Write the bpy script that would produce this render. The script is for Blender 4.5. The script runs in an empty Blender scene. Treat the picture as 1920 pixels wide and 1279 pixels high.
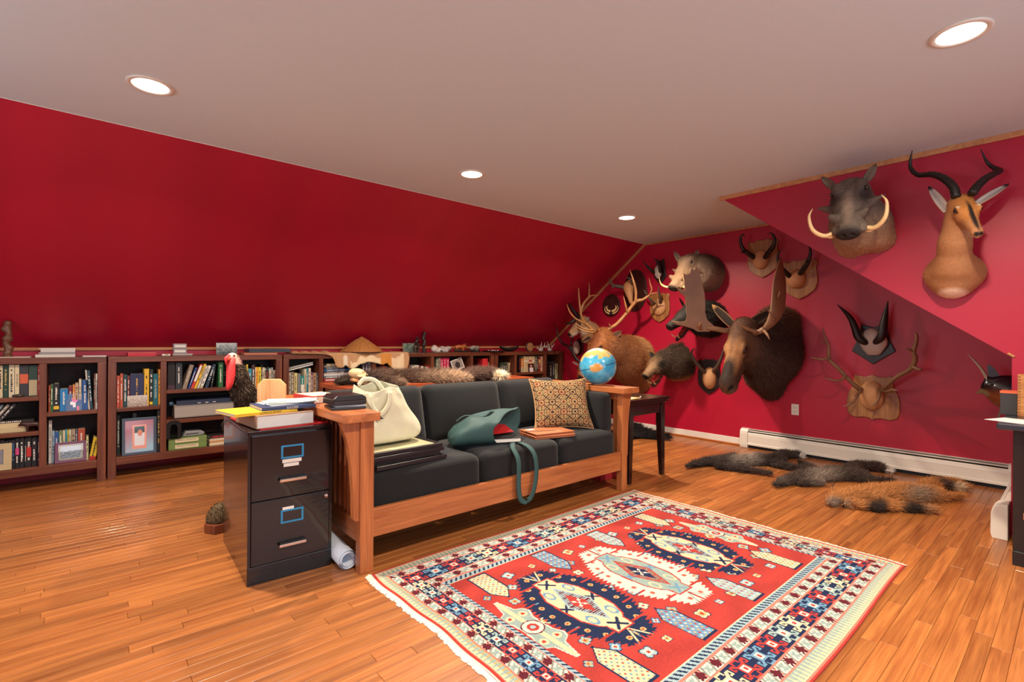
import bpy, bmesh, math, random
import numpy as np
from mathutils import Vector, Matrix, noise as mnoise
random.seed(7); rng = np.random.default_rng(7)
scene = bpy.context.scene
COL = scene.collection
R = math.radians
# ------------------------------------------------------------------ camera
F, PX, PY, CAMH, YAW, ROLL = 930.0, 960.0, 639.5, 1.154, R(49.13), R(0.37)
cam = bpy.data.cameras.new('camera'); camo = bpy.data.objects.new('camera', cam); COL.objects.link(camo)
cam.sensor_width = 36.0; cam.lens = 36.0 * F / 1920.0; cam.clip_start = 0.05
camo.matrix_world = Matrix.Translation((0, 0, CAMH)) @ Matrix.Rotation(YAW - R(90), 4, 'Z') @ Matrix.Rotation(R(90), 4, 'X') @ Matrix.Rotation(ROLL, 4, 'Z')
scene.camera = camo
# ------------------------------------------------------------------ world, daylight, exposure
w = bpy.data.worlds.new('world'); scene.world = w; w.use_nodes = True
w.node_tree.nodes['Background'].inputs[0].default_value = (0.75, 0.86, 1.0, 1)
w.node_tree.nodes['Background'].inputs[1].default_value = 1.0
vs = scene.view_settings
vs.view_transform = 'Standard'; vs.look = 'None'; vs.gamma = 1.0; vs.use_curve_mapping = False
vs.exposure = -0.2
def area(name, loc, direction, sx, sy, power, color):
    l = bpy.data.lights.new(name, 'AREA'); l.shape = 'RECTANGLE'; l.size = sx; l.size_y = sy; l.energy = power; l.color = color
    o = bpy.data.objects.new(name, l); COL.objects.link(o); o.location = loc
    o.rotation_euler = Vector(direction).to_track_quat('-Z', 'Y').to_euler()
    return o
DAY = (0.76, 0.91, 1.0)
area('added_window_fill_back', (-2.52, 2.2, 1.45), (1, 0, 0.35), 2.4, 1.3, 60, DAY)  # window light added behind the camera as soft ambient fill, tilted up
area('daylight_window_dormer', (1.2, -2.02, 1.45), (0, 1, 0.42), 3.2, 1.3, 74, DAY)
# ------------------------------------------------------------------ pixel -> place (a pixel gives a direction, the plane it lies on the distance)
fw = (math.cos(YAW), math.sin(YAW)); rt = (math.sin(YAW), -math.cos(YAW))
def ray(x, y):
    a = (x - PX) / F; b = (PY - y) / F
    u = a * math.cos(ROLL) - b * math.sin(ROLL); v = b * math.cos(ROLL) + a * math.sin(ROLL)
    return Vector((fw[0] + u * rt[0], fw[1] + u * rt[1], v))
CAMP = Vector((0, 0, CAMH))
def pz(x, y, z): r = ray(x, y); return CAMP + r * ((z - CAMH) / r.z)
def pX(x, y, X): r = ray(x, y); return CAMP + r * (X / r.x)
def pY(x, y, Y): r = ray(x, y); return CAMP + r * (Y / r.y)
# ------------------------------------------------------------------ materials
def s2l(c): return tuple(((x / 255.0) / 12.92 if x <= 10.31 else (((x / 255.0) + 0.055) / 1.055) ** 2.4) for x in c)
MATS = {}
def newmat(name):
    m = bpy.data.materials.new(name); m.use_nodes = True
    nt = m.node_tree; return m, nt, nt.nodes['Principled BSDF']
def plain(name, rgb, rough=0.5, metal=0.0, bump=0.0, bscale=200.0, var=0.06, spec=0.5, coat=0.0):
    if name in MATS: return MATS[name]
    m, nt, b = newmat(name); c = s2l(rgb)
    b.inputs['Roughness'].default_value = rough; b.inputs['Metallic'].default_value = metal
    b.inputs['Specular IOR Level'].default_value = spec; b.inputs['Coat Weight'].default_value = coat
    tc = nt.nodes.new('ShaderNodeTexCoord'); n = nt.nodes.new('ShaderNodeTexNoise')
    n.inputs['Scale'].default_value = bscale * 0.12; n.inputs['Detail'].default_value = 4
    nt.links.new(tc.outputs['Object'], n.inputs['Vector'])
    mx = nt.nodes.new('ShaderNodeMix'); mx.data_type = 'RGBA'
    mx.inputs[6].default_value = (*[x * (1 - var) for x in c], 1); mx.inputs[7].default_value = (*[min(1, x * (1 + var)) for x in c], 1)
    nt.links.new(n.outputs['Fac'], mx.inputs[0]); nt.links.new(mx.outputs[2], b.inputs['Base Color'])
    if bump:
        n2 = nt.nodes.new('ShaderNodeTexNoise'); n2.inputs['Scale'].default_value = bscale; n2.inputs['Detail'].default_value = 3
        nt.links.new(tc.outputs['Object'], n2.inputs['Vector'])
        bp = nt.nodes.new('ShaderNodeBump'); bp.inputs['Strength'].default_value = bump; bp.inputs['Distance'].default_value = 0.004
        nt.links.new(n2.outputs['Fac'], bp.inputs['Height']); nt.links.new(bp.outputs[0], b.inputs['Normal'])
    MATS[name] = m; return m
def wood(name, c1, c2, axis='X', rough=0.35, grain=1.0, islands=None, coat=0.0, spread=0.25):
    """procedural timber: long noise streaks with cathedral waves along one axis; tone differs per object or island"""
    if name in MATS: return MATS[name]
    m, nt, b = newmat(name); N = nt.nodes; L = nt.links
    g = N.new('ShaderNodeNewGeometry'); oi = N.new('ShaderNodeObjectInfo'); tc = N.new('ShaderNodeTexCoord')
    rnd = g.outputs['Random Per Island'] if islands else oi.outputs['Random']
    pos = g.outputs['Position'] if islands is not None else tc.outputs['Object']
    ml = N.new('ShaderNodeMath'); ml.operation = 'MULTIPLY'; ml.inputs[1].default_value = 37.0; L.new(rnd, ml.inputs[0])
    cb = N.new('ShaderNodeCombineXYZ'); L.new(ml.outputs[0], cb.inputs[0]); L.new(ml.outputs[0], cb.inputs[1]); L.new(ml.outputs[0], cb.inputs[2])
    ad = N.new('ShaderNodeVectorMath'); ad.operation = 'ADD'; L.new(pos, ad.inputs[0]); L.new(cb.outputs[0], ad.inputs[1])
    def streak(sl, sc, detail, dist):
        mp = N.new('ShaderNodeVectorMath'); mp.operation = 'MULTIPLY'
        v = [sc] * 3; v['XYZ'.index(axis)] = sl; mp.inputs[1].default_value = v; L.new(ad.outputs[0], mp.inputs[0])
        n = N.new('ShaderNodeTexNoise'); n.inputs['Scale'].default_value = 1.0; n.inputs['Detail'].default_value = detail; n.inputs['Distortion'].default_value = dist
        L.new(mp.outputs[0], n.inputs['Vector']); return n
    a = streak(1.6, 26 * grain, 5, 0.6); f = streak(5, 160 * grain, 3, 0.2)
    rp = N.new('ShaderNodeValToRGB'); L.new(a.outputs['Fac'], rp.inputs[0])
    rp.color_ramp.elements[0].position = 0.28; rp.color_ramp.elements[1].position = 0.66
    rp.color_ramp.elements[0].color = (*s2l(c2), 1); rp.color_ramp.elements[1].color = (*s2l(c1), 1)
    mx = N.new('ShaderNodeMix'); mx.data_type = 'RGBA'; mx.blend_type = 'MULTIPLY'; mx.inputs[0].default_value = 0.4
    L.new(rp.outputs[0], mx.inputs[6])
    rp2 = N.new('ShaderNodeValToRGB'); L.new(f.outputs['Fac'], rp2.inputs[0]); rp2.color_ramp.elements[0].position = 0.35; rp2.color_ramp.elements[1].position = 0.6
    rp2.color_ramp.elements[0].color = (0.45, 0.4, 0.38, 1); L.new(rp2.outputs[0], mx.inputs[7])
    hs = N.new('ShaderNodeHueSaturation'); L.new(mx.outputs[2], hs.inputs['Color'])
    mr = N.new('ShaderNodeMapRange'); mr.inputs[3].default_value = 1 - spread; mr.inputs[4].default_value = 1 + spread; L.new(rnd, mr.inputs[0]); L.new(mr.outputs[0], hs.inputs['Value'])
    L.new(hs.outputs[0], b.inputs['Base Color']); b.inputs['Roughness'].default_value = rough; b.inputs['Coat Weight'].default_value = coat
    b.inputs['Coat Roughness'].default_value = 0.12
    bp = N.new('ShaderNodeBump'); bp.inputs['Strength'].default_value = 0.08; bp.inputs['Distance'].default_value = 0.003
    L.new(f.outputs['Fac'], bp.inputs['Height']); L.new(bp.outputs[0], b.inputs['Normal'])
    MATS[name] = m; return m
def vcol(name, rough=0.6, bump=0.0, bscale=300, spec=0.5, coat=0.0):
    """colour comes from the thing's own colour attribute 'Col'"""
    if name in MATS: return MATS[name]
    m, nt, b = newmat(name); a = nt.nodes.new('ShaderNodeAttribute'); a.attribute_name = 'Col'
    nt.links.new(a.outputs['Color'], b.inputs['Base Color']); b.inputs['Roughness'].default_value = rough; b.inputs['Specular IOR Level'].default_value = spec
    b.inputs['Coat Weight'].default_value = coat
    if bump:
        tc = nt.nodes.new('ShaderNodeTexCoord'); n2 = nt.nodes.new('ShaderNodeTexNoise'); n2.inputs['Scale'].default_value = bscale; n2.inputs['Detail'].default_value = 4
        nt.links.new(tc.outputs['Object'], n2.inputs['Vector'])
        bp = nt.nodes.new('ShaderNodeBump'); bp.inputs['Strength'].default_value = bump; bp.inputs['Distance'].default_value = 0.004
        nt.links.new(n2.outputs['Fac'], bp.inputs['Height']); nt.links.new(bp.outputs[0], b.inputs['Normal'])
    MATS[name] = m; return m
def emit(name, rgb, s):
    m, nt, b = newmat(name); b.inputs['Base Color'].default_value = (*s2l(rgb), 1)
    b.inputs['Emission Color'].default_value = (*s2l(rgb), 1); b.inputs['Emission Strength'].default_value = s; return m
def glassy(name, tint=(1, 1, 1), refl=0.12):
    if name in MATS: return MATS[name]
    m, nt, b = newmat(name); t = nt.nodes.new('ShaderNodeBsdfTransparent'); t.inputs[0].default_value = (*tint, 1)
    g = nt.nodes.new('ShaderNodeBsdfGlossy'); g.inputs['Roughness'].default_value = 0.03; mx = nt.nodes.new('ShaderNodeMixShader'); mx.inputs[0].default_value = refl
    nt.links.new(t.outputs[0], mx.inputs[1]); nt.links.new(g.outputs[0], mx.inputs[2]); nt.links.new(mx.outputs[0], nt.nodes['Material Output'].inputs[0])
    MATS[name] = m; return m
# ------------------------------------------------------------------ objects
def link(name, me, parent=None, loc=None):
    o = bpy.data.objects.new(name, me); COL.objects.link(o)
    if parent is not None: o.parent = parent
    if loc is not None: o.location = loc
    return o
def tag(o, label=None, cat=None, group=None, kind=None):
    if label: o['label'] = label
    if cat: o['category'] = cat
    if group: o['group'] = group
    if kind: o['kind'] = kind
    return o
def thing(name, loc, label, cat, group=None, rz=0.0):
    o = link(name, None, None, loc); o.rotation_euler = (0, 0, rz); o.empty_display_size = 0.05
    return tag(o, label, cat, group)
class MB:
    """collects shapes of one part; o is the parent's origin, subtracted so parts sit in their thing's frame"""
    def __init__(s, o=(0, 0, 0)): s.v = []; s.f = []; s.o = Vector(o); s.c = None
    def add(s, vs, fs):
        k = len(s.v); s.v += [Vector(p) - s.o for p in vs]; s.f += [tuple(i + k for i in q) for q in fs]; return s
    def box(s, a, b, m=None):
        x0, y0, z0 = a; x1, y1, z1 = b
        vs = [Vector(p) for p in ((x0, y0, z0), (x1, y0, z0), (x1, y1, z0), (x0, y1, z0), (x0, y0, z1), (x1, y0, z1), (x1, y1, z1), (x0, y1, z1))]
        if m is not None: vs = [m @ p for p in vs]
        return s.add(vs, [(0, 3, 2, 1), (4, 5, 6, 7), (0, 1, 5, 4), (1, 2, 6, 5), (2, 3, 7, 6), (3, 0, 4, 7)])
    def prism(s, poly, h, m=None):
        """poly in local xy, extruded to z = h, moved by matrix m"""
        n = len(poly); vs = [Vector((x, y, 0)) for x, y in poly] + [Vector((x, y, h)) for x, y in poly]
        if m is not None: vs = [m @ p for p in vs]
        return s.add(vs, [tuple(range(n))[::-1], tuple(range(n, 2 * n))] + [(i, (i + 1) % n, n + (i + 1) % n, n + i) for i in range(n)])
    def tube(s, pts, rad, seg=10, side=None, cap=True, tip=False):
        """pts along a path, rad = number or (across, thick) per point; side = direction that 'across' follows"""
        P = [Vector(p) for p in pts]; n = len(P)
        if not isinstance(rad, (list, tuple)): rad = [rad] * n
        T = [(P[min(i + 1, n - 1)] - P[max(i - 1, 0)]).normalized() for i in range(n)]
        up = Vector(side) if side is not None else (Vector((0, 0, 1)) if abs(T[0].z) < 0.9 else Vector((1, 0, 0)))
        vs = []
        for i in range(n):
            a = (up - T[i] * up.dot(T[i])).normalized(); b = T[i].cross(a)
            if side is None: up = a
            ra, rb = rad[i] if isinstance(rad[i], (list, tuple)) else (rad[i], rad[i])
            vs += [P[i] + a * (ra * math.cos(t * 2 * math.pi / seg)) + b * (rb * math.sin(t * 2 * math.pi / seg)) for t in range(seg)]
        fs = [(i * seg + t, i * seg + (t + 1) % seg, (i + 1) * seg + (t + 1) % seg, (i + 1) * seg + t) for i in range(n - 1) for t in range(seg)]
        if cap: fs += [tuple(range(seg))[::-1], tuple(range((n - 1) * seg, n * seg))]
        return s.add(vs, fs)
    def lathe(s, prof, c=(0, 0, 0), seg=24, m=None):
        """prof = (r, z) pairs around z"""
        n = len(prof); vs = []
        for r, z in prof:
            vs += [Vector((r * math.cos(t * 2 * math.pi / seg), r * math.sin(t * 2 * math.pi / seg), z)) for t in range(seg)]
        vs = [(m @ p if m is not None else p) + Vector(c) for p in vs]
        fs = [(i * seg + t, i * seg + (t + 1) % seg, (i + 1) * seg + (t + 1) % seg, (i + 1) * seg + t) for i in range(n - 1) for t in range(seg)]
        if prof[0][0] > 1e-5: fs.append(tuple(range(seg))[::-1])
        if prof[-1][0] > 1e-5: fs.append(tuple(range((n - 1) * seg, n * seg)))
        return s.add(vs, fs)
    def ball(s, c, r, seg=14, rings=8, m=None):
        rr = r if isinstance(r, (list, tuple)) else (r, r, r)
        vs = []; c = Vector(c)
        for i in range(rings + 1):
            th = math.pi * i / rings
            for t in range(seg):
                p = Vector((rr[0] * math.sin(th) * math.cos(2 * math.pi * t / seg), rr[1] * math.sin(th) * math.sin(2 * math.pi * t / seg), rr[2] * math.cos(th)))
                vs.append(c + (m @ p if m is not None else p))
        fs = [((i + 1) * seg + t, (i + 1) * seg + (t + 1) % seg, i * seg + (t + 1) % seg, i * seg + t) for i in range(rings) for t in range(seg)]
        return s.add(vs, fs)
    def grid(s, fn, nu, nv):
        vs = [fn(i / nu, j / nv) for j in range(nv + 1) for i in range(nu + 1)]
        return s.add(vs, [(j * (nu + 1) + i, j * (nu + 1) + i + 1, (j + 1) * (nu + 1) + i + 1, (j + 1) * (nu + 1) + i) for j in range(nv) for i in range(nu)])
    def mesh(s, name, smooth=False):
        me = bpy.data.meshes.new(name); me.from_pydata([tuple(p) for p in s.v], [], s.f); me.update()
        if smooth: me.polygons.foreach_set('use_smooth', [True] * len(me.polygons))
        return me
    def build(s, name, mat, parent=None, smooth=False, bev=0.0, solid=0.0, sub=0, loc=None, auto=False):
        me = s.mesh(name, smooth); me.materials.append(mat); o = link(name, me, parent, loc)
        if solid: md = o.modifiers.new('solid', 'SOLIDIFY'); md.thickness = solid; md.offset = 0
        if bev: md = o.modifiers.new('bevel', 'BEVEL'); md.width = bev; md.segments = 2; md.limit_method = 'ANGLE'; md.angle_limit = R(40)
        if sub: md = o.modifiers.new('sub', 'SUBSURF'); md.levels = sub; md.render_levels = sub
        return o
def setcol(me, cols, domain='POINT'):
    a = me.color_attributes.new('Col', 'FLOAT_COLOR', domain)
    c = np.ones((len(cols), 4), np.float32); c[:, :3] = cols; a.data.foreach_set('color', c.ravel())
def bez(pts, n=12):
    """Catmull-Rom through the points (tuples of any length)"""
    P = [np.array(p, float) for p in pts]; P = [2 * P[0] - P[1]] + P + [2 * P[-1] - P[-2]]; out = []
    for i in range(1, len(P) - 2):
        for k in range(n):
            t = k / n; a, b, c, d = P[i - 1:i + 3]
            out.append(0.5 * (2 * b + (c - a) * t + (2 * a - 5 * b + 4 * c - d) * t * t + (-a + 3 * b - 3 * c + d) * t ** 3))
    out.append(P[-2]); return out
def frame(x, y, o):
    """matrix with local x, y given, z = x cross y, origin o"""
    x = Vector(x).normalized(); z = x.cross(Vector(y)).normalized(); y = z.cross(x)
    return Matrix(((x.x, y.x, z.x, o[0]), (x.y, y.y, z.y, o[1]), (x.z, y.z, z.z, o[2]), (0, 0, 0, 1)))
TEXTCACHE = {}
def lettering(text, size, mat, m, parent, o=(0, 0, 0), name='lettering', depth=0.0004):
    """flat print set as real letters; m places local xy (baseline, up) in the world"""
    cu = bpy.data.curves.new(name, 'FONT'); cu.body = text; cu.size = size; cu.align_x = 'CENTER'; cu.align_y = 'CENTER'; cu.extrude = depth; cu.resolution_u = 2
    t = bpy.data.objects.new(name, cu); COL.objects.link(t)
    me = bpy.data.meshes.new_from_object(t); bpy.data.objects.remove(t); bpy.data.curves.remove(cu)
    me.transform(Matrix.Translation(-Vector(o)) @ m); me.materials.clear(); me.materials.append(mat)
    return link(name, me, parent)
# ------------------------------------------------------------------ room shell
GX, CHX, CEIL, YL, YR, KL, KR, KZ = 5.58, 4.26, 2.44, 3.80, 2.13, 5.58, 0.29, 1.075
BX, DY = -2.5, -2.0          # wall behind the camera, dormer window wall
def mat_wall():
    m, nt, b = newmat('red_wall_paint'); N = nt.nodes; L = nt.links; tc = N.new('ShaderNodeTexCoord')
    n = N.new('ShaderNodeTexNoise'); n.inputs['Scale'].default_value = 1.3; n.inputs['Detail'].default_value = 3; vm = N.new('ShaderNodeVectorMath'); vm.operation = 'MULTIPLY'; vm.inputs[1].default_value = (1.8, 0.35, 0.35); L.new(tc.outputs['Object'], vm.inputs[0]); L.new(vm.outputs[0], n.inputs['Vector'])
    rp = N.new('ShaderNodeValToRGB'); rp.color_ramp.elements[0].position = 0.3; rp.color_ramp.elements[1].position = 0.7
    rp.color_ramp.elements[0].color = (*s2l((164, 14, 46)), 1); rp.color_ramp.elements[1].color = (*s2l((180, 17, 51)), 1)
    L.new(n.outputs['Fac'], rp.inputs[0]); L.new(rp.outputs[0], b.inputs['Base Color']); b.inputs['Roughness'].default_value = 0.42
    n2 = N.new('ShaderNodeTexNoise'); n2.inputs['Scale'].default_value = 380; n2.inputs['Detail'].default_value = 2; L.new(tc.outputs['Object'], n2.inputs['Vector'])
    bp = N.new('ShaderNodeBump'); bp.inputs['Strength'].default_value = 0.12; bp.inputs['Distance'].default_value = 0.002
    L.new(n2.outputs['Fac'], bp.inputs['Height']); L.new(bp.outputs[0], b.inputs['Normal']); return m
RED = mat_wall()
WHITE_P = plain('white_ceiling_paint', (210, 221, 226), 0.7, bump=0.05, bscale=250, var=0.02)
TRIM = wood('pine_trim', (205, 142, 92), (176, 112, 68), 'X', 0.5, spread=0.08)
WHITE_E = plain('white_enamel', (222, 214, 202), 0.35, var=0.02)
BASEW = plain('white_baseboard_paint', (225, 218, 208), 0.4, var=0.02)
def structure(o): o['kind'] = 'structure'; return o
def slab(name, poly, th, mat, bev=0):
    """thick wall: poly = planar points, extruded away from the room"""
    P = [Vector(p) for p in poly]; n = (P[1] - P[0]).cross(P[2] - P[0]).normalized() * th
    k = len(P); me = bpy.data.meshes.new(name)
    me.from_pydata([tuple(p) for p in P] + [tuple(p - n) for p in P], [], [tuple(range(k)), tuple(range(2 * k - 1, k - 1, -1))] + [(i, k + i, k + (i + 1) % k, (i + 1) % k) for i in range(k)])
    me.materials.append(mat); return structure(link(name, me))
T = 0.1
# normals of the polygons face the room
slab('floor', [(BX, DY, -0.016), (GX + T, DY, -0.016), (GX + T, KL + T, -0.016), (BX, KL + T, -0.016)], T, plain('floor_joint_dark', (58, 26, 12), 0.7))
FLOOR = bpy.data.objects['floor']
slab('ceiling', [(BX, DY, CEIL), (BX, YL, CEIL), (GX + T, YL, CEIL), (GX + T, YR, CEIL), (CHX, YR, CEIL), (CHX, DY, CEIL)], T, WHITE_P)
slab('wall_slope_left', [(BX, YL, CEIL), (BX, KL, KZ), (GX, KL, KZ), (GX, YL, CEIL)], T, RED)
slab('wall_knee_left', [(BX, KL, KZ), (BX, KL, -0.016), (GX, KL, -0.016), (GX, KL, KZ)], T, RED)
slab('wall_gable', [(GX, KL, -0.016), (GX, KR, -0.016), (GX, KR, KZ), (GX, YR, CEIL), (GX, YL, CEIL), (GX, KL, KZ)], T, RED)
slab('wall_slope_right', [(CHX + 0.02, YR, CEIL), (GX, YR, CEIL), (GX, KR, KZ), (CHX + 0.02, KR, KZ)], T, RED)
slab('wall_knee_right', [(CHX + 0.02, KR, KZ), (GX, KR, KZ), (GX, KR, -0.016), (CHX + 0.02, KR, -0.016)], T, RED)
slab('wall_cheek', [(CHX, KR, -0.016), (CHX, DY, -0.016), (CHX, DY, CEIL), (CHX, YR, CEIL), (CHX, KR, KZ)], 0.02, RED)
def wall_with_window(name, axis, pos, a0, a1, h, wa0, wa1, wz0, wz1):
    b = MB()
    for (p0, p1, z0, z1) in ((a0, wa0, -0.016, h), (wa1, a1, -0.016, h), (wa0, wa1, -0.016, wz0), (wa0, wa1, wz1, h)):
        if axis == 'X': b.box((pos - T, p0, z0), (pos, p1, z1))
        else: b.box((p0, pos - T, z0), (p1, pos, z1))
    structure(b.build(name, RED))
wall_with_window('wall_back', 'X', BX, DY, KL, CEIL, 1.0, 3.4, 0.8, 2.1)  # unseen wall; its window is added so fill light can enter
wall_with_window('wall_dormer', 'Y', DY, BX, CHX, CEIL, -0.4, 2.8, 0.8, 2.1)
for k, (axis, pos, a0, a1) in enumerate((('X', BX, 1.0, 3.4), ('Y', DY, -0.4, 2.8))):
    wt = structure(link('window_%d' % (k + 1), None))
    b = MB(); mid = (a0 + a1) / 2
    for q0, q1, z0, z1 in ((a0, a1, 0.8, 0.85), (a0, a1, 2.05, 2.1), (a0, a0 + 0.05, 0.85, 2.05), (a1 - 0.05, a1, 0.85, 2.05), (mid - 0.03, mid + 0.03, 0.85, 2.05), (a0 + 0.05, mid - 0.03, 1.43, 1.47), (mid + 0.03, a1 - 0.05, 1.43, 1.47)):
        if axis == 'X': b.box((pos - 0.07, q0, z0), (pos - 0.02, q1, z1))
        else: b.box((q0, pos - 0.07, z0), (q1, pos - 0.02, z1))
    b.build('window_frame', BASEW, wt)
    for q0, q1, z0, z1 in ((a0 + 0.05, mid - 0.03, 0.85, 1.43), (mid + 0.03, a1 - 0.05, 0.85, 1.43), (a0 + 0.05, mid - 0.03, 1.47, 2.05), (mid + 0.03, a1 - 0.05, 1.47, 2.05)):
        b = MB()
        if axis == 'X': b.box((pos - 0.048, q0, z0), (pos - 0.044, q1, z1))
        else: b.box((q0, pos - 0.048, z0), (q1, pos - 0.044, z1))
        b.build('pane', glassy('window_glass', refl=0.06), wt)
# trims
def trim(n, mat, a, b, w, h, up):
    a = Vector(a); b = Vector(b); d = b - a; m = frame(d, Vector(up), a)
    q = MB(); q.box((0, -h / 2, -w / 2), (d.length, h / 2, w / 2), m); return structure(q.build('trim_%d' % n, mat, bev=0.003))
trim(1, TRIM, (BX, KL - 0.008, KZ - 0.012), (GX, KL - 0.008, KZ - 0.012), 0.016, 0.026, (0, 0, 1))
sl = Vector((0, KL - YL, KZ - CEIL)).normalized(); nn = Vector((0, sl.z, -sl.y))
trim(2, TRIM, (GX - 0.008, YL - 0.01, CEIL - 0.012), (GX - 0.008, KL - 0.02, KZ - 0.01), 0.016, 0.036, nn)
trim(3, TRIM, (GX - 0.006, YR + 0.1, CEIL - 0.012), (GX - 0.006, YL, CEIL - 0.012), 0.014, 0.024, (0, 0, 1))
trim(4, TRIM, (CHX - 0.008, DY, CEIL - 0.018), (CHX - 0.008, YR - 0.01, CEIL - 0.018), 0.016, 0.036, (0, 0, 1))
trim(6, TRIM, (CHX - 0.004, KR - 0.012, KZ + 0.002), (CHX - 0.004, KR + 0.018, KZ + 0.024), 0.008, 0.014, (0, -0.6, 0.8))
trim(7, BASEW, (BX, YL - 0.003, CEIL - 0.002), (GX - 0.016, YL - 0.003, CEIL - 0.002), 0.006, 0.004, (0, 0, 1))
b = MB(); b.box((GX - 0.014, 2.5, 0), (GX, KL, 0.085)); structure(b.build('baseboard_gable', BASEW, bev=0.004))
b = MB(); b.box((GX - 0.03, 2.5, 0), (GX - 0.0145, KL, 0.02)); structure(b.build('trim_5', wood('oak_shoe', (214, 128, 62), (180, 92, 40), 'Y', 0.35), bev=0.006))
# floor boards: strips running along X, staggered joints
PW = 0.0572; LENS = (0.42, 0.6, 0.78, 0.98, 1.25)
def board_mesh(l, w):
    c = 0.0012; h = 0.016; q = MB()
    q.add([(0, 0, 0), (l, 0, 0), (l, w, 0), (0, w, 0), (0, 0, h - c), (l, 0, h - c), (l, w, h - c), (0, w, h - c), (c, c, h), (l - c, c, h), (l - c, w - c, h), (c, w - c, h)],
          [(8, 9, 10, 11), (4, 5, 9, 8), (5, 6, 10, 9), (6, 7, 11, 10), (7, 4, 8, 11), (0, 1, 5, 4), (1, 2, 6, 5), (2, 3, 7, 6), (3, 0, 4, 7)])
    return q
FA, FB = (178, 112, 58), (138, 77, 37)
M_FL1 = wood('oak_floor_board', FA, FB, 'X', 0.36, islands=False, coat=0.15, spread=0.22)
M_FL2 = wood('oak_floor_far_boards', FA, FB, 'X', 0.36, islands=True, coat=0.15, spread=0.22)
BM = []
for l in LENS:
    me = board_mesh(l - 0.0008, PW - 0.0008).mesh('board'); me.materials.append(M_FL1); BM.append(me)
boards = []
nrow = int((KL - DY) / PW) + 1
for r in range(nrow):
    x = BX - random.random() * 1.0; y = DY + r * PW
    while x < GX:
        k = random.randrange(5); l = LENS[k]
        boards.append((x, y, k)); x += l
def seen(bd):
    x, y, k = bd; x += LENS[k] / 2; d = x * fw[0] + y * fw[1]; u = x * rt[0] + y * rt[1]
    if d < 0.6 or abs(u) > d * 1.1 + LENS[k] * 0.4: return 0
    if F * CAMH / d > 700: return 0
    if 1.1 < x < 3.2 and 0.65 < y < 2.2: return 0
    return LENS[k] * PW / d ** 3
boards.sort(key=seen, reverse=True)
far = MB()
for i, (x, y, k) in enumerate(boards):
    xe = min(x + LENS[k], GX); x0 = max(x, BX)
    if i < 300 and xe == x + LENS[k]:
        o = link('floor_board', BM[k], FLOOR, (x, y, -0.016))
    else:
        q = board_mesh(xe - x0 - 0.0008, min(PW, KL + 0.02 - y) - 0.0008); far.add([p + Vector((x0, y, -0.016)) for p in q.v], q.f)
far.build('floor_boards_far', M_FL2, FLOOR)['kind'] = 'stuff'
# recessed ceiling lamps
LAMP = emit('lamp_glow', (255, 240, 218), 9.0)
CANS = [(0.254, 3.11, 'recessed ceiling lamp nearest the left edge, above the bookcases'), (2.261, 3.10, 'recessed ceiling lamp in the middle of the ceiling row'),
        (4.252, 3.11, 'recessed ceiling lamp farthest away, near the gable wall'), (2.739, 0.343, 'large bright recessed ceiling lamp at the top right above the rug'), (0.7, 0.343, None)]
for x, y, lab in CANS:
    t = thing('ceiling_lamp', (x, y, CEIL), lab or 'recessed ceiling lamp above the camera', 'ceiling lamp', 'recessed ceiling lamps')
    q = MB(); q.lathe([(0.078, -0.001), (0.080, -0.006), (0.096, -0.007), (0.102, -0.003), (0.102, 0.0)], seg=40); q.build('trim_ring', WHITE_E, t, True)
    q = MB(); q.lathe([(0.0, -0.004), (0.06, -0.0045), (0.079, -0.003)], seg=40); q.build('lens', LAMP, t, True)
    l = bpy.data.lights.new('lamp_light', 'AREA'); l.shape = 'DISK'; l.size = 0.10; l.energy = 64; l.color = (1.0, 0.84, 0.66); l.spread = R(152)
    lo = bpy.data.objects.new('lamp_light', l); COL.objects.link(lo); lo.parent = t; lo.location = (0, 0, -0.012)
# ------------------------------------------------------------------ bookcases
WB = wood('mahogany_bookcase', (122, 66, 42), (84, 42, 28), 'X', 0.38, spread=0.06)
WBV = wood('mahogany_bookcase_upright', (126, 68, 44), (88, 44, 30), 'Z', 0.38, spread=0.06)
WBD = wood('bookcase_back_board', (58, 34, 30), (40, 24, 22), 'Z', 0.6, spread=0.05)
BY, BS, BT = 5.21, 5.21 / 5.27, 1.004       # front plane, scale of the measured bays, top height
PITCH = 1.3665 * BS; UX0 = 0.158 * BS
BAYS = [(0.057, 0.357), (0.400, 0.956), (0.999, 1.301)]; UW = 1.358
BOT, SH_N, SH_W1, SH_W2 = 0.172, 0.580, 0.708, 0.444
ULAB = ['low mahogany bookcase cut off by the left edge, with black paperbacks at the bottom', 'low mahogany bookcase holding the printer and green paper reams',
        'low mahogany bookcase under the conical straw hat and draped hide', 'low mahogany bookcase with three magenta volumes and a leaning white frame', 'low mahogany bookcase in the corner against the gable wall']
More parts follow.
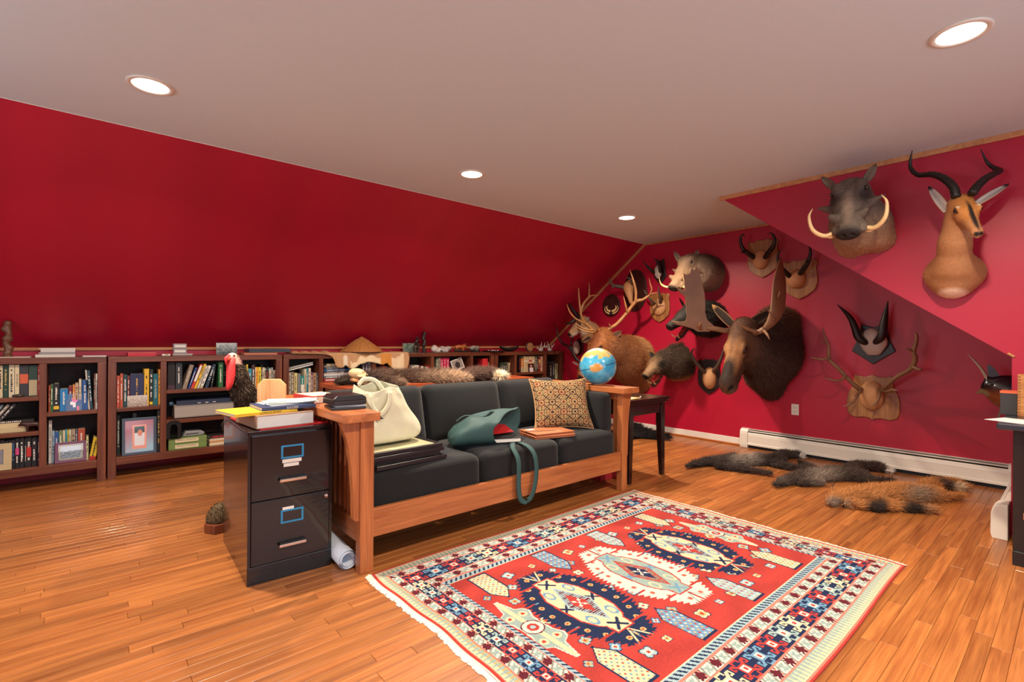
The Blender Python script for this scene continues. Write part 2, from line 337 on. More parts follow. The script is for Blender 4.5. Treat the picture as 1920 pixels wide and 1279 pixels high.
for u in range(5):
    x0 = UX0 + (u - 1) * PITCH; X = lambda t: x0 + t * BS
    bc = thing('bookcase', (x0, BY, 0), ULAB[u], 'bookcase', 'low mahogany bookcases along the knee wall'); O = (x0, BY, 0)
    q = MB(O); q.box((x0 + 0.001, BY, 0.957), (X(UW) - 0.001, BY + 0.345, BT)); q.build('top', WB, bc, bev=0.003)
    for a in (0, UW - 0.057):
        q = MB(O); q.box((X(a) + (0.001 if a == 0 else 0), BY + 0.002, 0), (X(a + 0.057) - (0.001 if a else 0), BY + 0.05, 0.957)); q.build('stile', WBV, bc, bev=0.003)
        s = X(0.012) if a == 0 else X(UW - 0.03); q = MB(O); q.box((s, BY + 0.05, 0), (s + 0.02, BY + 0.34, 0.957)); q.build('side_panel', WBV, bc)
    for a, b_ in ((0.357, 0.400), (0.956, 0.999)):
        q = MB(O); q.box((X(a), BY + 0.004, 0.172), (X(b_), BY + 0.335, 0.957)); q.build('divider', WBV, bc, bev=0.002)
    q = MB(O); q.box((X(0.057), BY + 0.004, 0.11), (X(UW - 0.057), BY + 0.028, 0.171)); q.build('bottom_rail', WB, bc, bev=0.003)
    q = MB(O); q.box((X(0.032), BY + 0.028, 0.148), (X(UW - 0.032), BY + 0.335, 0.172)); q.build('bottom_shelf', WB, bc)
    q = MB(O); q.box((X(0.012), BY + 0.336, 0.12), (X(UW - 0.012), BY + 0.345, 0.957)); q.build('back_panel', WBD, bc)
    for k, zs in ((0, (SH_N,)), (1, (SH_W1, SH_W2)), (2, (SH_N,))):
        for z in zs:
            q = MB(O); q.box((X(BAYS[k][0]), BY + 0.010, z - 0.032), (X(BAYS[k][1]), BY + 0.335, z)); q.build('shelf', WB, bc, bev=0.002)
# ------------------------------------------------------------------ sofa
WS = wood('oak_sofa', (190, 116, 68), (152, 84, 46), 'X', 0.35, spread=0.05)
WSV = wood('oak_sofa_upright', (192, 117, 68), (152, 84, 46), 'Z', 0.35, spread=0.05)
WSY = wood('oak_sofa_arm', (192, 117, 68), (154, 86, 48), 'Y', 0.35, spread=0.05)
def fabric(name, rgb, fleck):
    m, nt, b = newmat(name); N = nt.nodes; L = nt.links; tc = N.new('ShaderNodeTexCoord')
    n = N.new('ShaderNodeTexNoise'); n.inputs['Scale'].default_value = 700; n.inputs['Detail'].default_value = 2; L.new(tc.outputs['Object'], n.inputs['Vector'])
    rp = N.new('ShaderNodeValToRGB'); rp.color_ramp.elements[0].position = 0.45; rp.color_ramp.elements[1].position = 0.75
    rp.color_ramp.elements[0].color = (*s2l(rgb), 1); rp.color_ramp.elements[1].color = (*s2l(fleck), 1); L.new(n.outputs['Fac'], rp.inputs[0]); L.new(rp.outputs[0], b.inputs['Base Color'])
    b.inputs['Roughness'].default_value = 0.9; b.inputs['Specular IOR Level'].default_value = 0.2; b.inputs['Sheen Weight'].default_value = 0.15
    bp = N.new('ShaderNodeBump'); bp.inputs['Strength'].default_value = 0.3; bp.inputs['Distance'].default_value = 0.003; L.new(n.outputs['Fac'], bp.inputs['Height']); L.new(bp.outputs[0], b.inputs['Normal']); return m
FAB = fabric('charcoal_wool_upholstery', (17, 18, 20), (42, 43, 46))
SO = (2.1, 2.8, 0)
sofa = thing('sofa', SO, 'oak mission style sofa with slatted arms and charcoal cushions', 'sofa')
SX0, SX1, SFY, SBY = 1.035, 3.205, 2.325, 3.30
for nm, xa, xb, y0, y1 in (('post', SX0, SX0 + 0.07, SFY, SFY + 0.055), ('post', SX1 - 0.065, SX1, SFY, SFY + 0.055), ('post', SX0, SX0 + 0.07, SBY - 0.055, SBY), ('post', SX1 - 0.065, SX1, SBY - 0.055, SBY)):
    q = MB(SO); q.box((xa, y0, 0), (xb, y1, 0.757)); q.build(nm, WSV, sofa, bev=0.003)
for xa, xb in ((0.925, 1.115), (3.09, 3.285)):
    q = MB(SO); q.box((xa, SFY - 0.05, 0.757), (xb, SBY + 0.04, 0.80)); q.build('arm_cap', WSY, sofa, bev=0.004)
for s, x in ((-1, SX0), (1, SX1)):
    for y in (SFY + 0.012, SBY - 0.05):
        pts = [(0, 0.26), (0.022, 0.262), (0.03, 0.275), (0.033, 0.40), (0.042, 0.52), (0.058, 0.63), (0.078, 0.70), (0.1, 0.757), (0, 0.757)]
        wdt = 1.0 if s < 0 else 0.72
        poly = [(s * p * wdt, z) for p, z in pts];  poly = poly if s > 0 else poly[::-1]
        q = MB(SO); q.prism(poly, 0.036, frame((1, 0, 0), (0, 0, 1), (x, y + 0.036, 0))); q.build('corbel', WSV, sofa, bev=0.002)
    xi = SX0 + 0.02 if s < 0 else SX1 - 0.05
    q = MB(SO); q.box((xi, SFY + 0.055, 0.70), (xi + 0.026, SBY - 0.055, 0.757)); q.build('side_rail', WSY, sofa, bev=0.002)
    q = MB(SO); q.box((xi, SFY + 0.055, 0.13), (xi + 0.026, SBY - 0.055, 0.24)); q.build('side_rail', WSY, sofa, bev=0.002)
    n = 13
    for k in range(n):
        y = SFY + 0.055 + (k + 0.5) * (SBY - SFY - 0.11) / n
        q = MB(SO); q.box((xi + 0.006, y - 0.017, 0.24), (xi + 0.02, y + 0.017, 0.70)); q.build('slat', WSV, sofa)
q = MB(SO); q.box((SX0 + 0.07, SFY + 0.012, 0.163), (SX1 - 0.065, SFY + 0.04, 0.305)); q.build('front_rail', WS, sofa, bev=0.003)
q = MB(SO); q.box((SX0 + 0.07, SBY - 0.045, 0.163), (SX1 - 0.065, SBY - 0.015, 0.305)); q.build('back_rail', WS, sofa, bev=0.003)
q = MB(SO); q.box((SX0 + 0.07, SBY - 0.045, 0.68), (SX1 - 0.065, SBY - 0.015, 0.77)); q.build('back_rail', WS, sofa, bev=0.003)
for k in range(24):
    x = SX0 + 0.1 + k * (SX1 - SX0 - 0.2) / 23; q = MB(SO); q.box((x - 0.017, SBY - 0.037, 0.305), (x + 0.017, SBY - 0.023, 0.68)); q.build('back_slat', WSV, sofa)
def cushion(name, c, hx, hy, hz, parent, rot=None, r=0.055, crown=0.02, mat=FAB, n=22):
    """rounded box pillow: soft edges and a slight crown"""
    q = MB(SO); M_ = Matrix.Translation(c) @ (rot if rot is not None else Matrix.Identity(4))
    b = bmesh.new(); bmesh.ops.create_cube(b, size=2.0); bmesh.ops.subdivide_edges(b, edges=b.edges[:], cuts=n, use_grid_fill=True)
    for v in b.verts:
        x, y, z = v.co; w3 = Vector((x * hx, y * hy, z * hz)); c3 = Vector([max(-(hh - r), min(hh - r, t_)) for t_, hh in zip(w3, (hx, hy, hz))]); d3 = w3 - c3
        if d3.length > 1e-6: w3 = c3 + d3.normalized() * r
        w3.z += (crown if z > 0 else -crown) * (1 - x * x) * (1 - y * y) * abs(z); v.co = w3
    b.verts.index_update(); vs = [M_ @ v.co for v in b.verts]; fs = [tuple(v.index for v in f.verts) for f in b.faces]; b.free()
    q.add(vs, fs); return q.build(name, mat, parent, True)
SE = [SX0 + 0.072, 1.83, 2.515, SX1 - 0.067]
for k in range(3):
    x = (SE[k] + SE[k + 1]) / 2; hw = (SE[k + 1] - SE[k]) / 2 - 0.002
    cushion('seat_cushion', (x, 2.735, 0.352), hw, 0.36, 0.108, sofa, Matrix.Rotation(R(-2), 4, 'X'), r=0.055, crown=0.014)
BE = [SX0 + 0.075, 1.81, 2.50, SX1 - 0.07]
for k in range(3):
    x = (BE[k] + BE[k + 1]) / 2; hw = (BE[k + 1] - BE[k]) / 2 - 0.002
    cushion('back_cushion', (x, 3.075, 0.625), hw, 0.21, 0.085, sofa, Matrix.Rotation(R(77), 4, 'X'), crown=0.02)
cushion('arm_cushion', (3.08, 2.68, 0.605), 0.15, 0.27, 0.05, sofa, Matrix.Rotation(R(86), 4, 'Y'), r=0.035, crown=0.01)
# ------------------------------------------------------------------ filing cabinet
MET = plain('black_enamelled_steel', (30, 27, 31), 0.2, 0.35, bump=0.02, bscale=900, var=0.03, coat=0.4)
CHROME = plain('chrome', (205, 190, 180), 0.15, 1.0, var=0.02)
BLUE = plain('blue_label_frame', (44, 136, 188), 0.35, 0.2, var=0.04)
PAPER = plain('white_paper', (226, 222, 214), 0.75, var=0.03)
CW, CD, CH = 0.388, 0.67, 0.722; CO = Vector((0.582, 2.544, 0)); CR = R(-2.5)
cab = thing('filing_cabinet', CO, 'black steel two drawer filing cabinet with blue label frames', 'filing cabinet', rz=CR)
q = MB(); q.box((0, 0.012, 0), (CW, CD, CH - 0.016)); q.build('body', MET, cab, bev=0.002)
q = MB(); q.box((0, 0, CH - 0.016), (CW, CD, CH)); q.build('top_panel', MET, cab, bev=0.003)
q = MB(); q.box((0.0, 0.0, 0), (CW, 0.012, 0.085)); q.build('plinth', MET, cab, bev=0.002)
for x in (0, CW - 0.012): q = MB(); q.box((x, 0.0, 0.085), (x + 0.012, 0.012, CH - 0.016)); q.build('front_edge', MET, cab)
for k, (z0, z1) in enumerate(((0.392, 0.700), (0.089, 0.388))):
    q = MB(); q.box((0.014, -0.006, z0), (CW - 0.014, 0.0115, z1)); d = q.build('drawer', MET, cab, bev=0.003)
    zc = z1 - 0.088; xc = 0.195
    q = MB()
    for a, b_ in (((-0.052, -0.034), (0.052, -0.026)), ((-0.052, 0.022), (0.052, 0.030)), ((-0.052, -0.026), (-0.043, 0.022)), ((0.043, -0.026), (0.052, 0.022))):
        q.box((xc + a[0], -0.0095, zc + a[1]), (xc + b_[0], -0.006, zc + b_[1]))
    q.build('label_frame', BLUE, d)
    q = MB(); hz = z0 + 0.128 if k == 0 else z0 + 0.135
    hz = zc - 0.134
    q.box((xc - 0.062, -0.03, hz - 0.008), (xc + 0.062, -0.022, hz + 0.006)); q.build('handle', CHROME, d, bev=0.002)
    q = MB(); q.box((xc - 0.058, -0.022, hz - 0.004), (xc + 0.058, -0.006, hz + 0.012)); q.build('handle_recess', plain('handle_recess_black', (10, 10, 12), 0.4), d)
    tags_ = ((-0.046, 0.042, -0.055, -0.038), (-0.04, 0.03, -0.074, -0.058)) if k == 0 else ((-0.044, 0.008, 0.030, 0.043),)
    for x0, x1, za, zb in tags_:
        q = MB(); q.box((xc + x0, -0.0075, zc + za), (xc + x1, -0.006, zc + zb)); q.build('label_strip', PAPER, d)
q = MB(); q.lathe([(0, 0.012), (0.006, 0.012), (0.0075, 0.009), (0.011, 0.008), (0.012, 0)], (CW - 0.028, -0.004, 0.362), 20, Matrix.Rotation(R(90), 4, 'X')); q.build('lock', CHROME, cab, True)
# ------------------------------------------------------------------ tables and desk
DARKW = wood('espresso_table_wood', (38, 22, 22), (26, 15, 16), 'X', 0.22, spread=0.05, coat=0.3)
TO = (3.6, 2.75, 0); tb = thing('side_table', TO, 'dark espresso side table standing past the right sofa arm', 'table')
q = MB(TO); q.box((3.30, 2.37, 0.655), (3.885, 3.12, 0.68)); q.build('top', DARKW, tb, bev=0.006)
q = MB(TO); q.box((3.315, 2.385, 0.635), (3.87, 3.105, 0.655)); q.build('top_moulding', DARKW, tb, bev=0.005)
for a, b_ in (((3.345, 2.41, 0.545), (3.84, 2.435, 0.635)), ((3.345, 3.055, 0.545), (3.84, 3.08, 0.635)), ((3.345, 2.435, 0.545), (3.37, 3.055, 0.635)), ((3.815, 2.435, 0.545), (3.84, 3.055, 0.635))):
    q = MB(TO); q.box(a, b_); q.build('apron', DARKW, tb, bev=0.002)
for x, sx in ((3.335, 1), (3.85, -1)):
    for y, sy in ((2.40, 1), (3.09, -1)):
        q = MB(TO); n = 8; vs = []
        for z, t in ((0, 0.036), (0.30, 0.05), (0.48, 0.056), (0.54, 0.056), (0.60, 0.050), (0.634, 0.050)):
            vs += [(x, y, z), (x + sx * t, y, z), (x + sx * t, y + sy * t, z), (x, y + sy * t, z)]
        fl = sx * sy > 0
        fs = [(i * 4 + t, i * 4 + (t + 1) % 4, i * 4 + 4 + (t + 1) % 4, i * 4 + 4 + t)[::1 if fl else -1] for i in range(5) for t in range(4)] + [(0, 1, 2, 3)[::-1 if fl else 1], (20, 21, 22, 23)[::1 if fl else -1]]
        q.add(vs, fs); q.build('leg', DARKW, tb, bev=0.003)
WT = wood('cherry_sofa_table', (176, 88, 52), (140, 64, 36), 'X', 0.3, spread=0.05)
UO = (2.42, 3.85, 0); st = thing('sofa_table', UO, 'long cherry table behind the sofa, covered with pelts', 'table')
q = MB(UO); q.box((1.475, 3.56, 0.765), (3.37, 4.12, 0.80)); q.build('top', WT, st, bev=0.003)
for a, b_ in (((1.52, 3.60, 0.66), (3.33, 3.62, 0.765)), ((1.52, 4.06, 0.66), (3.33, 4.08, 0.765)), ((1.50, 3.62, 0.66), (1.52, 4.06, 0.765)), ((3.33, 3.62, 0.66), (3.35, 4.06, 0.765))):
    q = MB(UO); q.box(a, b_); q.build('apron', WT, st)
for x in (1.50, 3.295):
    for y in (3.595, 4.03): q = MB(UO); q.box((x, y, 0), (x + 0.055, y + 0.055, 0.66)); q.build('leg', WSV, st, bev=0.003)
BLK = plain('black_desk_lacquer', (20, 19, 22), 0.3, 0.0, var=0.05, coat=0.3)
DO = (3.93, -0.3, 0); dk = thing('desk', DO, 'black desk with a cabinet front at the right edge', 'desk')
DX, DYY = 3.66, 0.275
q = MB(DO); q.box((DX - 0.015, -1.2, 0.705), (4.235, DYY + 0.03, 0.74)); q.build('top', plain('blue_black_desk_top', (48, 52, 62), 0.25, 0.2, coat=0.3), dk, bev=0.008)
q = MB(DO); q.box((DX + 0.03, -0.45, 0.075), (4.21, 0.245, 0.705)); q.build('carcass', BLK, dk, bev=0.003)
q = MB(DO); q.box((DX + 0.02, -0.45, 0), (4.2, 0.245, 0.075)); q.build('plinth', BLK, dk, bev=0.003)
q = MB(DO); q.box((DX + 0.012, -0.43, 0.09), (DX + 0.0295, 0.2, 0.29)); q.build('door', BLK, dk, bev=0.003)
q = MB(DO); q.box((DX + 0.012, -0.43, 0.30), (DX + 0.0295, 0.2, 0.695)); d = q.build('door', BLK, dk, bev=0.003)
q = MB(DO); q.box((DX + 0.006, 0.19, 0.25), (DX + 0.0118, 0.205, 0.285)); q.build('hinge', CHROME, dk)
q = MB(DO); q.box((DX + 0.03, -1.2, 0), (4.21, -1.15, 0.705)); q.build('side_panel', BLK, dk)
# ------------------------------------------------------------------ baseboard heaters
FIN = plain('heater_fin_dark', (30, 34, 40), 0.5, 0.4)
def heater(name, a, b_, n, label, capa, capb):
    """run from a to b on the floor line of a wall; n = direction into the room"""
    a = Vector(a); b_ = Vector(b_); L_ = (b_ - a).length; m = frame(n, (0, 0, 1), a)      # local x = out, y = up, z = along
    if (m.to_3x3() @ Vector((0, 0, 1))).dot(b_ - a) < 0: a, b_ = b_, a; capa, capb = capb, capa; m = frame(n, (0, 0, 1), a)
    t = thing(name, a, label, 'heater'); O = a
    za, zb = capa, L_ - capb
    def ex(nm, poly, z0, z1, mat, bev=0.0):
        q = MB(O); q.prism(poly, z1 - z0, m @ Matrix.Translation((0, 0, z0))); return q.build(nm, mat, t, bev=bev)
    ex('back_plate', [(0.001, 0.02), (0.004, 0.02), (0.004, 0.192), (0.03, 0.199), (0.03, 0.203), (0.001, 0.203)], za, zb, WHITE_E)
    ex('front_panel', [(0.058, 0.04), (0.072, 0.034), (0.072, 0.052), (0.0655, 0.058), (0.0655, 0.130), (0.067, 0.133), (0.0655, 0.136), (0.062, 0.160), (0.055, 0.168), (0.052, 0.165), (0.058, 0.158), (0.06, 0.13)], za, zb, WHITE_E)
    ex('damper', [(0.036, 0.185), (0.0475, 0.179), (0.0485, 0.182), (0.037, 0.188)], za, zb, WHITE_E)
    ex('fins', [(0.006, 0.05), (0.054, 0.05), (0.054, 0.155), (0.03, 0.18), (0.006, 0.185)], za + 0.002, zb - 0.002, FIN)
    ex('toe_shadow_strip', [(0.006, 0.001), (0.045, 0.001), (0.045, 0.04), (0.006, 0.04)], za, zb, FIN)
    capp = [(0.001, 0.0), (0.07, 0.0), (0.076, 0.03), (0.0745, 0.15), (0.068, 0.18), (0.052, 0.2), (0.03, 0.207), (0.001, 0.208)]
    if capa: ex('end_cap', capp, 0, capa, WHITE_E, 0.004)
    if capb: ex('end_cap', capp, L_ - capb, L_, WHITE_E, 0.004)
    return t
heater('baseboard_heater', (GX, 2.5, 0), (GX, KR + 0.002, 0), (-1, 0, 0), 'long white baseboard heater along the gable wall behind the pelts', 0.085, 0.1)
heater('baseboard_heater', (CHX - 0.16, KR, 0), (GX - 0.09, KR, 0), (0, 1, 0), 'short white baseboard heater beside the black desk', 0.14, 0.03)
# wall socket
so_ = pX(1491, 768, GX); t = thing('wall_socket', (GX, so_.y, so_.z), 'white wall socket low on the red gable wall', 'socket')
q = MB(); q.box((-0.006, -0.036, -0.057), (0, 0.036, 0.057)); q.build('cover_plate', WHITE_E, t, bev=0.003)
for z in (-0.022, 0.022):
    q = MB(); q.box((-0.009, -0.017, z - 0.015), (-0.006, 0.017, z + 0.015)); s = q.build('receptacle', WHITE_E, t, bev=0.003)
    for y in (-0.007, 0.007): q = MB(); q.box((-0.0095, y - 0.0015, z - 0.005), (-0.009, y + 0.0015, z + 0.006)); q.build('slot', FIN, s)
# ------------------------------------------------------------------ sculpting: smooth blended volumes turned into one skin (surface nets)
V3 = lambda *a: np.array(a, np.float32)
def rc(P, a, b, ra, rb, sq=None):
    a = np.array(a, np.float32); b = np.array(b, np.float32)
    if sq is not None:
        s = np.array(sq[0], np.float32); s = s / np.linalg.norm(s); f = sq[1] - 1
        P = P + np.outer((P - a) @ s, s) * f; b = b + s * ((b - a) @ s) * f
    ab = b - a; t = np.clip(((P - a) @ ab) / max(float(ab @ ab), 1e-9), 0, 1)
    return np.linalg.norm(P - a - t[:, None] * ab, axis=1) - (ra + (rb - ra) * t)
def el(P, c, r, m=None):
    Q = P - np.array(c, np.float32)
    if m is not None: Q = Q @ np.array(m, np.float32)
    r = np.array(r, np.float32); k0 = np.linalg.norm(Q / r, axis=1); k1 = np.linalg.norm(Q / (r * r), axis=1) + 1e-6
    return k0 * (k0 - 1) / k1
def surface_nets(d, org, h):
    nx, ny, nz = d.shape; ins = d < 0
    acc = np.zeros((nx - 1, ny - 1, nz - 1, 3), np.float32); cnt = np.zeros((nx - 1, ny - 1, nz - 1), np.float32)
    cs = [(i, j, k) for i in (0, 1) for j in (0, 1) for k in (0, 1)]
    sub = lambda A, c: A[c[0]:nx - 1 + c[0], c[1]:ny - 1 + c[1], c[2]:nz - 1 + c[2]]
    for a in cs:
        for ax in range(3):
            if a[ax] == 0:
                b = list(a); b[ax] = 1; da, db = sub(d, a), sub(d, b); x = (da < 0) != (db < 0)
                t = np.where(x, da / np.where(np.abs(da - db) < 1e-9, 1e-9, da - db), 0)
                for q in range(3): acc[..., q] += np.where(x, a[q] + (t if q == ax else 0), 0)
                cnt += x
    act = cnt > 0; idx = -np.ones(act.shape, np.int64); idx[act] = np.arange(act.sum())
    ijk = np.argwhere(act); V = (ijk + acc[act] / cnt[act][:, None]) * h + org
    Fs = []
    for ax in range(3):
        o1, o2 = [q for q in range(3) if q != ax]
        if ax == 1: o1, o2 = o2, o1
        sl0 = [slice(1, -1)] * 3; sl0[ax] = slice(0, -1); sl1 = list(sl0); sl1[ax] = slice(1, None)
        A, B = ins[tuple(sl0)], ins[tuple(sl1)]; x = np.argwhere(A != B)
        if len(x) == 0: continue
        flip = A[tuple(x.T)]; base = x.copy(); base[:, o1] += 1; base[:, o2] += 1
        def cell(p, q): c = base.copy(); c[:, o1] -= p; c[:, o2] -= q; return idx[c[:, 0], c[:, 1], c[:, 2]]
        f = np.stack([cell(1, 1), cell(0, 1), cell(0, 0), cell(1, 0)], 1)
        f[~flip] = f[~flip][:, ::-1]; Fs.append(f)
    return V, np.concatenate(Fs)
def np_mesh(name, V, Fc, mat, smooth=True):
    me = bpy.data.meshes.new(name); n = Fc.shape[1]
    me.vertices.add(len(V)); me.vertices.foreach_set('co', np.asarray(V, np.float32).ravel())
    me.loops.add(Fc.size); me.loops.foreach_set('vertex_index', Fc.astype(np.int32).ravel())
    me.polygons.add(len(Fc)); me.polygons.foreach_set('loop_start', np.arange(0, Fc.size, n, dtype=np.int32)); me.polygons.foreach_set('loop_total', np.full(len(Fc), n, np.int32))
    me.update(calc_edges=True); me.validate()
    if smooth: me.polygons.foreach_set('use_smooth', np.ones(len(me.polygons), bool))
    me.materials.append(mat); return me
FURM = vcol('fur_strands', 0.75, spec=0.25); SKIN = vcol('animal_hide', 0.7, 0.6, 150, spec=0.3)
def fur_on(name, V, Fc, C, n, length, width, comb, parent, O, lift=0.45, jit=0.35, mask=None, cvar=0.22, tipl=1.25, lenfn=None):
    """short tapering hairs as thin triangles; comb(P, N) = direction the coat lies in"""
    T = np.concatenate([Fc[:, [0, 1, 2]], Fc[:, [0, 2, 3]]]) if Fc.shape[1] == 4 else Fc
    A, B, D = V[T[:, 0]], V[T[:, 1]], V[T[:, 2]]; nr = np.cross(B - A, D - A); ar = np.linalg.norm(nr, axis=1); nr = nr / (ar[:, None] + 1e-9)
    w = ar.copy()
    if mask is not None: w = w * mask((A + B + D) / 3)
    w = np.maximum(w, 0); w /= w.sum(); i = rng.choice(len(T), n, p=w)
    r1 = np.sqrt(rng.random(n))[:, None]; r2 = rng.random(n)[:, None]
    P = A[i] * (1 - r1) + B[i] * r1 * (1 - r2) + D[i] * r1 * r2; N = nr[i]
    c = (C[T[i, 0]] + C[T[i, 1]] + C[T[i, 2]]) / 3
    g = comb(P, N); g = g - N * np.sum(g * N, 1)[:, None]; g /= np.linalg.norm(g, axis=1)[:, None] + 1e-6
    dr = g + N * lift + rng.normal(0, jit, (n, 3)); dr /= np.linalg.norm(dr, axis=1)[:, None]
    L_ = length * rng.uniform(0.6, 1.3, n)[:, None]
    if lenfn is not None: L_ = L_ * lenfn(P)[:, None]
    sd = np.cross(dr, N) + rng.normal(0, 0.3, (n, 3)); sd /= np.linalg.norm(sd, axis=1)[:, None] + 1e-6
    VV = np.empty((n, 3, 3), np.float32); VV[:, 0] = P - sd * width / 2 - N * 0.002; VV[:, 1] = P + sd * width / 2 - N * 0.002; VV[:, 2] = P + dr * L_
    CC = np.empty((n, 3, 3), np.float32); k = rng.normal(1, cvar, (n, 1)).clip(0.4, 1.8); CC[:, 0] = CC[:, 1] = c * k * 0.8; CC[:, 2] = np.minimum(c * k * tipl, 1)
    me = np_mesh(name, VV.reshape(-1, 3) - np.array(O, np.float32), np.arange(3 * n).reshape(-1, 3), FURM, False)
    setcol(me, CC.reshape(-1, 3)); return link(name, me, parent)
class Beast:
    def __init__(s, O, hp, nose, up=(0, 0, 1), wall=None):
        s.O = Vector(O); hp = Vector(hp); f = (Vector(nose) - hp); s.L = f.length; f.normalize()
        u = Vector(up); u = (u - f * u.dot(f)).normalized(); l = u.cross(f)
        s.R3 = np.array([list(f), list(l), list(u)], np.float32); s.hp = np.array(hp, np.float32); s.ops = []; s.pt = []; s.wall = wall; s.rough = None
        s.H = Matrix(((f.x, l.x, u.x, hp.x), (f.y, l.y, u.y, hp.y), (f.z, l.z, u.z, hp.z), (0, 0, 0, 1)))
    def hw(s, x, y, z): return s.H @ Vector((x, y, z))
    def m(s, fn, *a, k=0.05, **kw): s.ops.append(('m', fn, a, k, kw, 1)); return s
    def h(s, fn, *a, k=0.03, **kw): s.ops.append(('h', fn, a, k, kw, 1)); return s
    def cut(s, fn, *a, k=0.01, **kw): s.ops.append(('h', fn, a, k, kw, -1)); return s
    def neck(s, nodes, sq=None, k=0.06):
        for (p, ra), (q_, rb) in zip(nodes[:-1], nodes[1:]): s.m(rc, tuple(p), tuple(q_), ra, rb, k=k, sq=sq)
        return s
    def paint(s, sp, c, r, rgb, soft=0.5): s.pt.append((sp, c, r, rgb, soft)); return s
    def q(s, P): Q = (P - s.hp) @ s.R3.T; return Q
    def field(s, P):
        Q = s.q(P); Q[:, 1] = np.abs(Q[:, 1]); d = None
        for sp, fn, a, k, kw, sg in s.ops:
            e = fn(P if sp == 'm' else Q, *a, **kw)
            if d is None: d = e; continue
            if sg > 0: h = np.clip(0.5 + 0.5 * (e - d) / k, 0, 1); d = e * (1 - h) + d * h - k * h * (1 - h)
            else: e = -e; h = np.clip(0.5 - 0.5 * (e - d) / k, 0, 1); d = e * (1 - h) + d * h + k * h * (1 - h)
        if s.rough: a_, f_ = s.rough; d = d + a_ * np.sin(P[:, 0] * f_ + 2 * np.sin(P[:, 2] * f_ * .6)) * np.sin(P[:, 1] * f_ * .8 + 1.5 * np.sin(P[:, 0] * f_ * .5)) * np.sin(P[:, 2] * f_ * .9 + np.sin(P[:, 1] * f_ * .7))
        if s.wall is not None: d = np.maximum(d, (P - np.array(s.wall[0], np.float32)) @ -np.array(s.wall[1], np.float32))
        return d
    def colours(s, V, base):
        Q = s.q(V); Q[:, 1] = np.abs(Q[:, 1]); C = np.tile(np.array(s2l(base), np.float32), (len(V), 1))
        for sp, c, r, rgb, soft in s.pt:
            r = np.array(r if isinstance(r, (tuple, list)) else (r, r, r), np.float32)
            t = np.linalg.norm(((V if sp == 'm' else Q) - np.array(c, np.float32)) / r, axis=1)
            a = np.clip((1 + soft / 2 - t) / soft, 0, 1)[:, None]; C = C * (1 - a) + np.array(s2l(rgb), np.float32) * a
        n = rng.normal(1, 0.06, (len(V), 1)); return np.clip(C * n, 0, 1)
    def build(s, name, lo, hi, vx, base, parent, mat=None):
        lo = np.array(lo, float); hi = np.array(hi, float); n = np.ceil((hi - lo) / vx).astype(int) + 1
        g = np.stack(np.meshgrid(*[lo[i] + np.arange(n[i]) * vx for i in range(3)], indexing='ij'), -1).reshape(-1, 3).astype(np.float32)
        d = s.field(g).reshape(n); d[0] = d[-1] = 1; d[:, 0] = d[:, -1] = 1; d[:, :, 0] = d[:, :, -1] = 1
        V, Fc = surface_nets(d, lo, vx); V = V.astype(np.float32)
        s.V, s.F = V, Fc; s.C = s.colours(V, base)
        me = np_mesh(name, V - np.array(s.O, np.float32), Fc, mat or SKIN); setcol(me, s.C); s.parent = parent
        return link(name, me, parent)
    def fur(s, n, length, width, comb, **kw): return fur_on('fur', s.V, s.F, s.C, n, length, width, comb, s.parent, s.O, **kw)
    def eyes(s, x, y, z, r):
        for sg in (1, -1): q = MB(s.O); q.ball(s.hw(x, sg * y, z), r, 12, 8); q.build('eye', GLASSEYE, s.parent, True)
    def ear(s, base, tip, w, face, ic, oc, cup=0.35, name='ear', head=True, sides=(1, -1), th=0.005, tipc=None):
        for sg in sides:
            f3 = lambda p: s.hw(p[0], sg * p[1], p[2]) if head else Vector(p)
            a, b = f3(base), f3(tip); fc = (s.H.to_3x3() @ Vector((face[0], sg * face[1], face[2]))) if head else Vector(face)
            leaf(name, a, b, w, fc, ic, oc, s.parent, s.O, cup, th, tipc)
def leaf(name, a, b, w, face, ic, oc, parent, O, cup=0.35, th=0.005, tipc=None):
    """ear: cupped pointed leaf from a to b, hollow side towards face"""
    a, b = Vector(a), Vector(b); ax = b - a; L_ = ax.length; ax.normalize(); fc = Vector(face); fc = (fc - ax * fc.dot(ax)).normalized(); sd = ax.cross(fc)
    nu, nv = 8, 10; vs = []; cols = []; o = np.array(s2l(oc)); i_ = np.array(s2l(ic)); tc = np.array(s2l(tipc or oc))
    for layer in (0, 1):
        for j in range(nv + 1):
            t = j / nv; ww = w * (0.55 + 1.1 * t) * (1 - t) ** 0.75 * 1.15 if t < 1 else 0; ww = max(ww, 0.002)
            for i in range(nu + 1):
                v = i / nu * 2 - 1; p = a + ax * (t * L_) + sd * (v * ww) + fc * (cup * ww * (v * v) - cup * ww * 0.6 - layer * th * (1 - t * 0.6))
                vs.append(p); e = abs(v) > 0.75 or t > 0.86
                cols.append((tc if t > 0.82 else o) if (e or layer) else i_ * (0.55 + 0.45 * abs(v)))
    q = MB(O); W_ = nu + 1; n0 = W_ * (nv + 1); fs = []
    for j in range(nv):
        for i in range(nu):
            k = j * W_ + i; fs += [(k, k + 1, k + W_ + 1, k + W_), (n0 + k, n0 + k + W_, n0 + k + W_ + 1, n0 + k + 1)]
    for j in range(nv):
        for i in (0, nu):
            k = j * W_ + i; f = (k, k + W_, n0 + k + W_, n0 + k); fs.append(f if i == 0 else f[::-1])
    q.add(vs, fs); ob = q.build(name, SKIN, parent, True); setcol(ob.data, np.array(cols)); return ob
GLASSEYE = plain('dark_glass_eye', (14, 9, 6), 0.08, var=0.02, coat=1.0)
HORNB = plain('black_horn', (30, 24, 22), 0.42, bump=0.5, bscale=90, var=0.3)
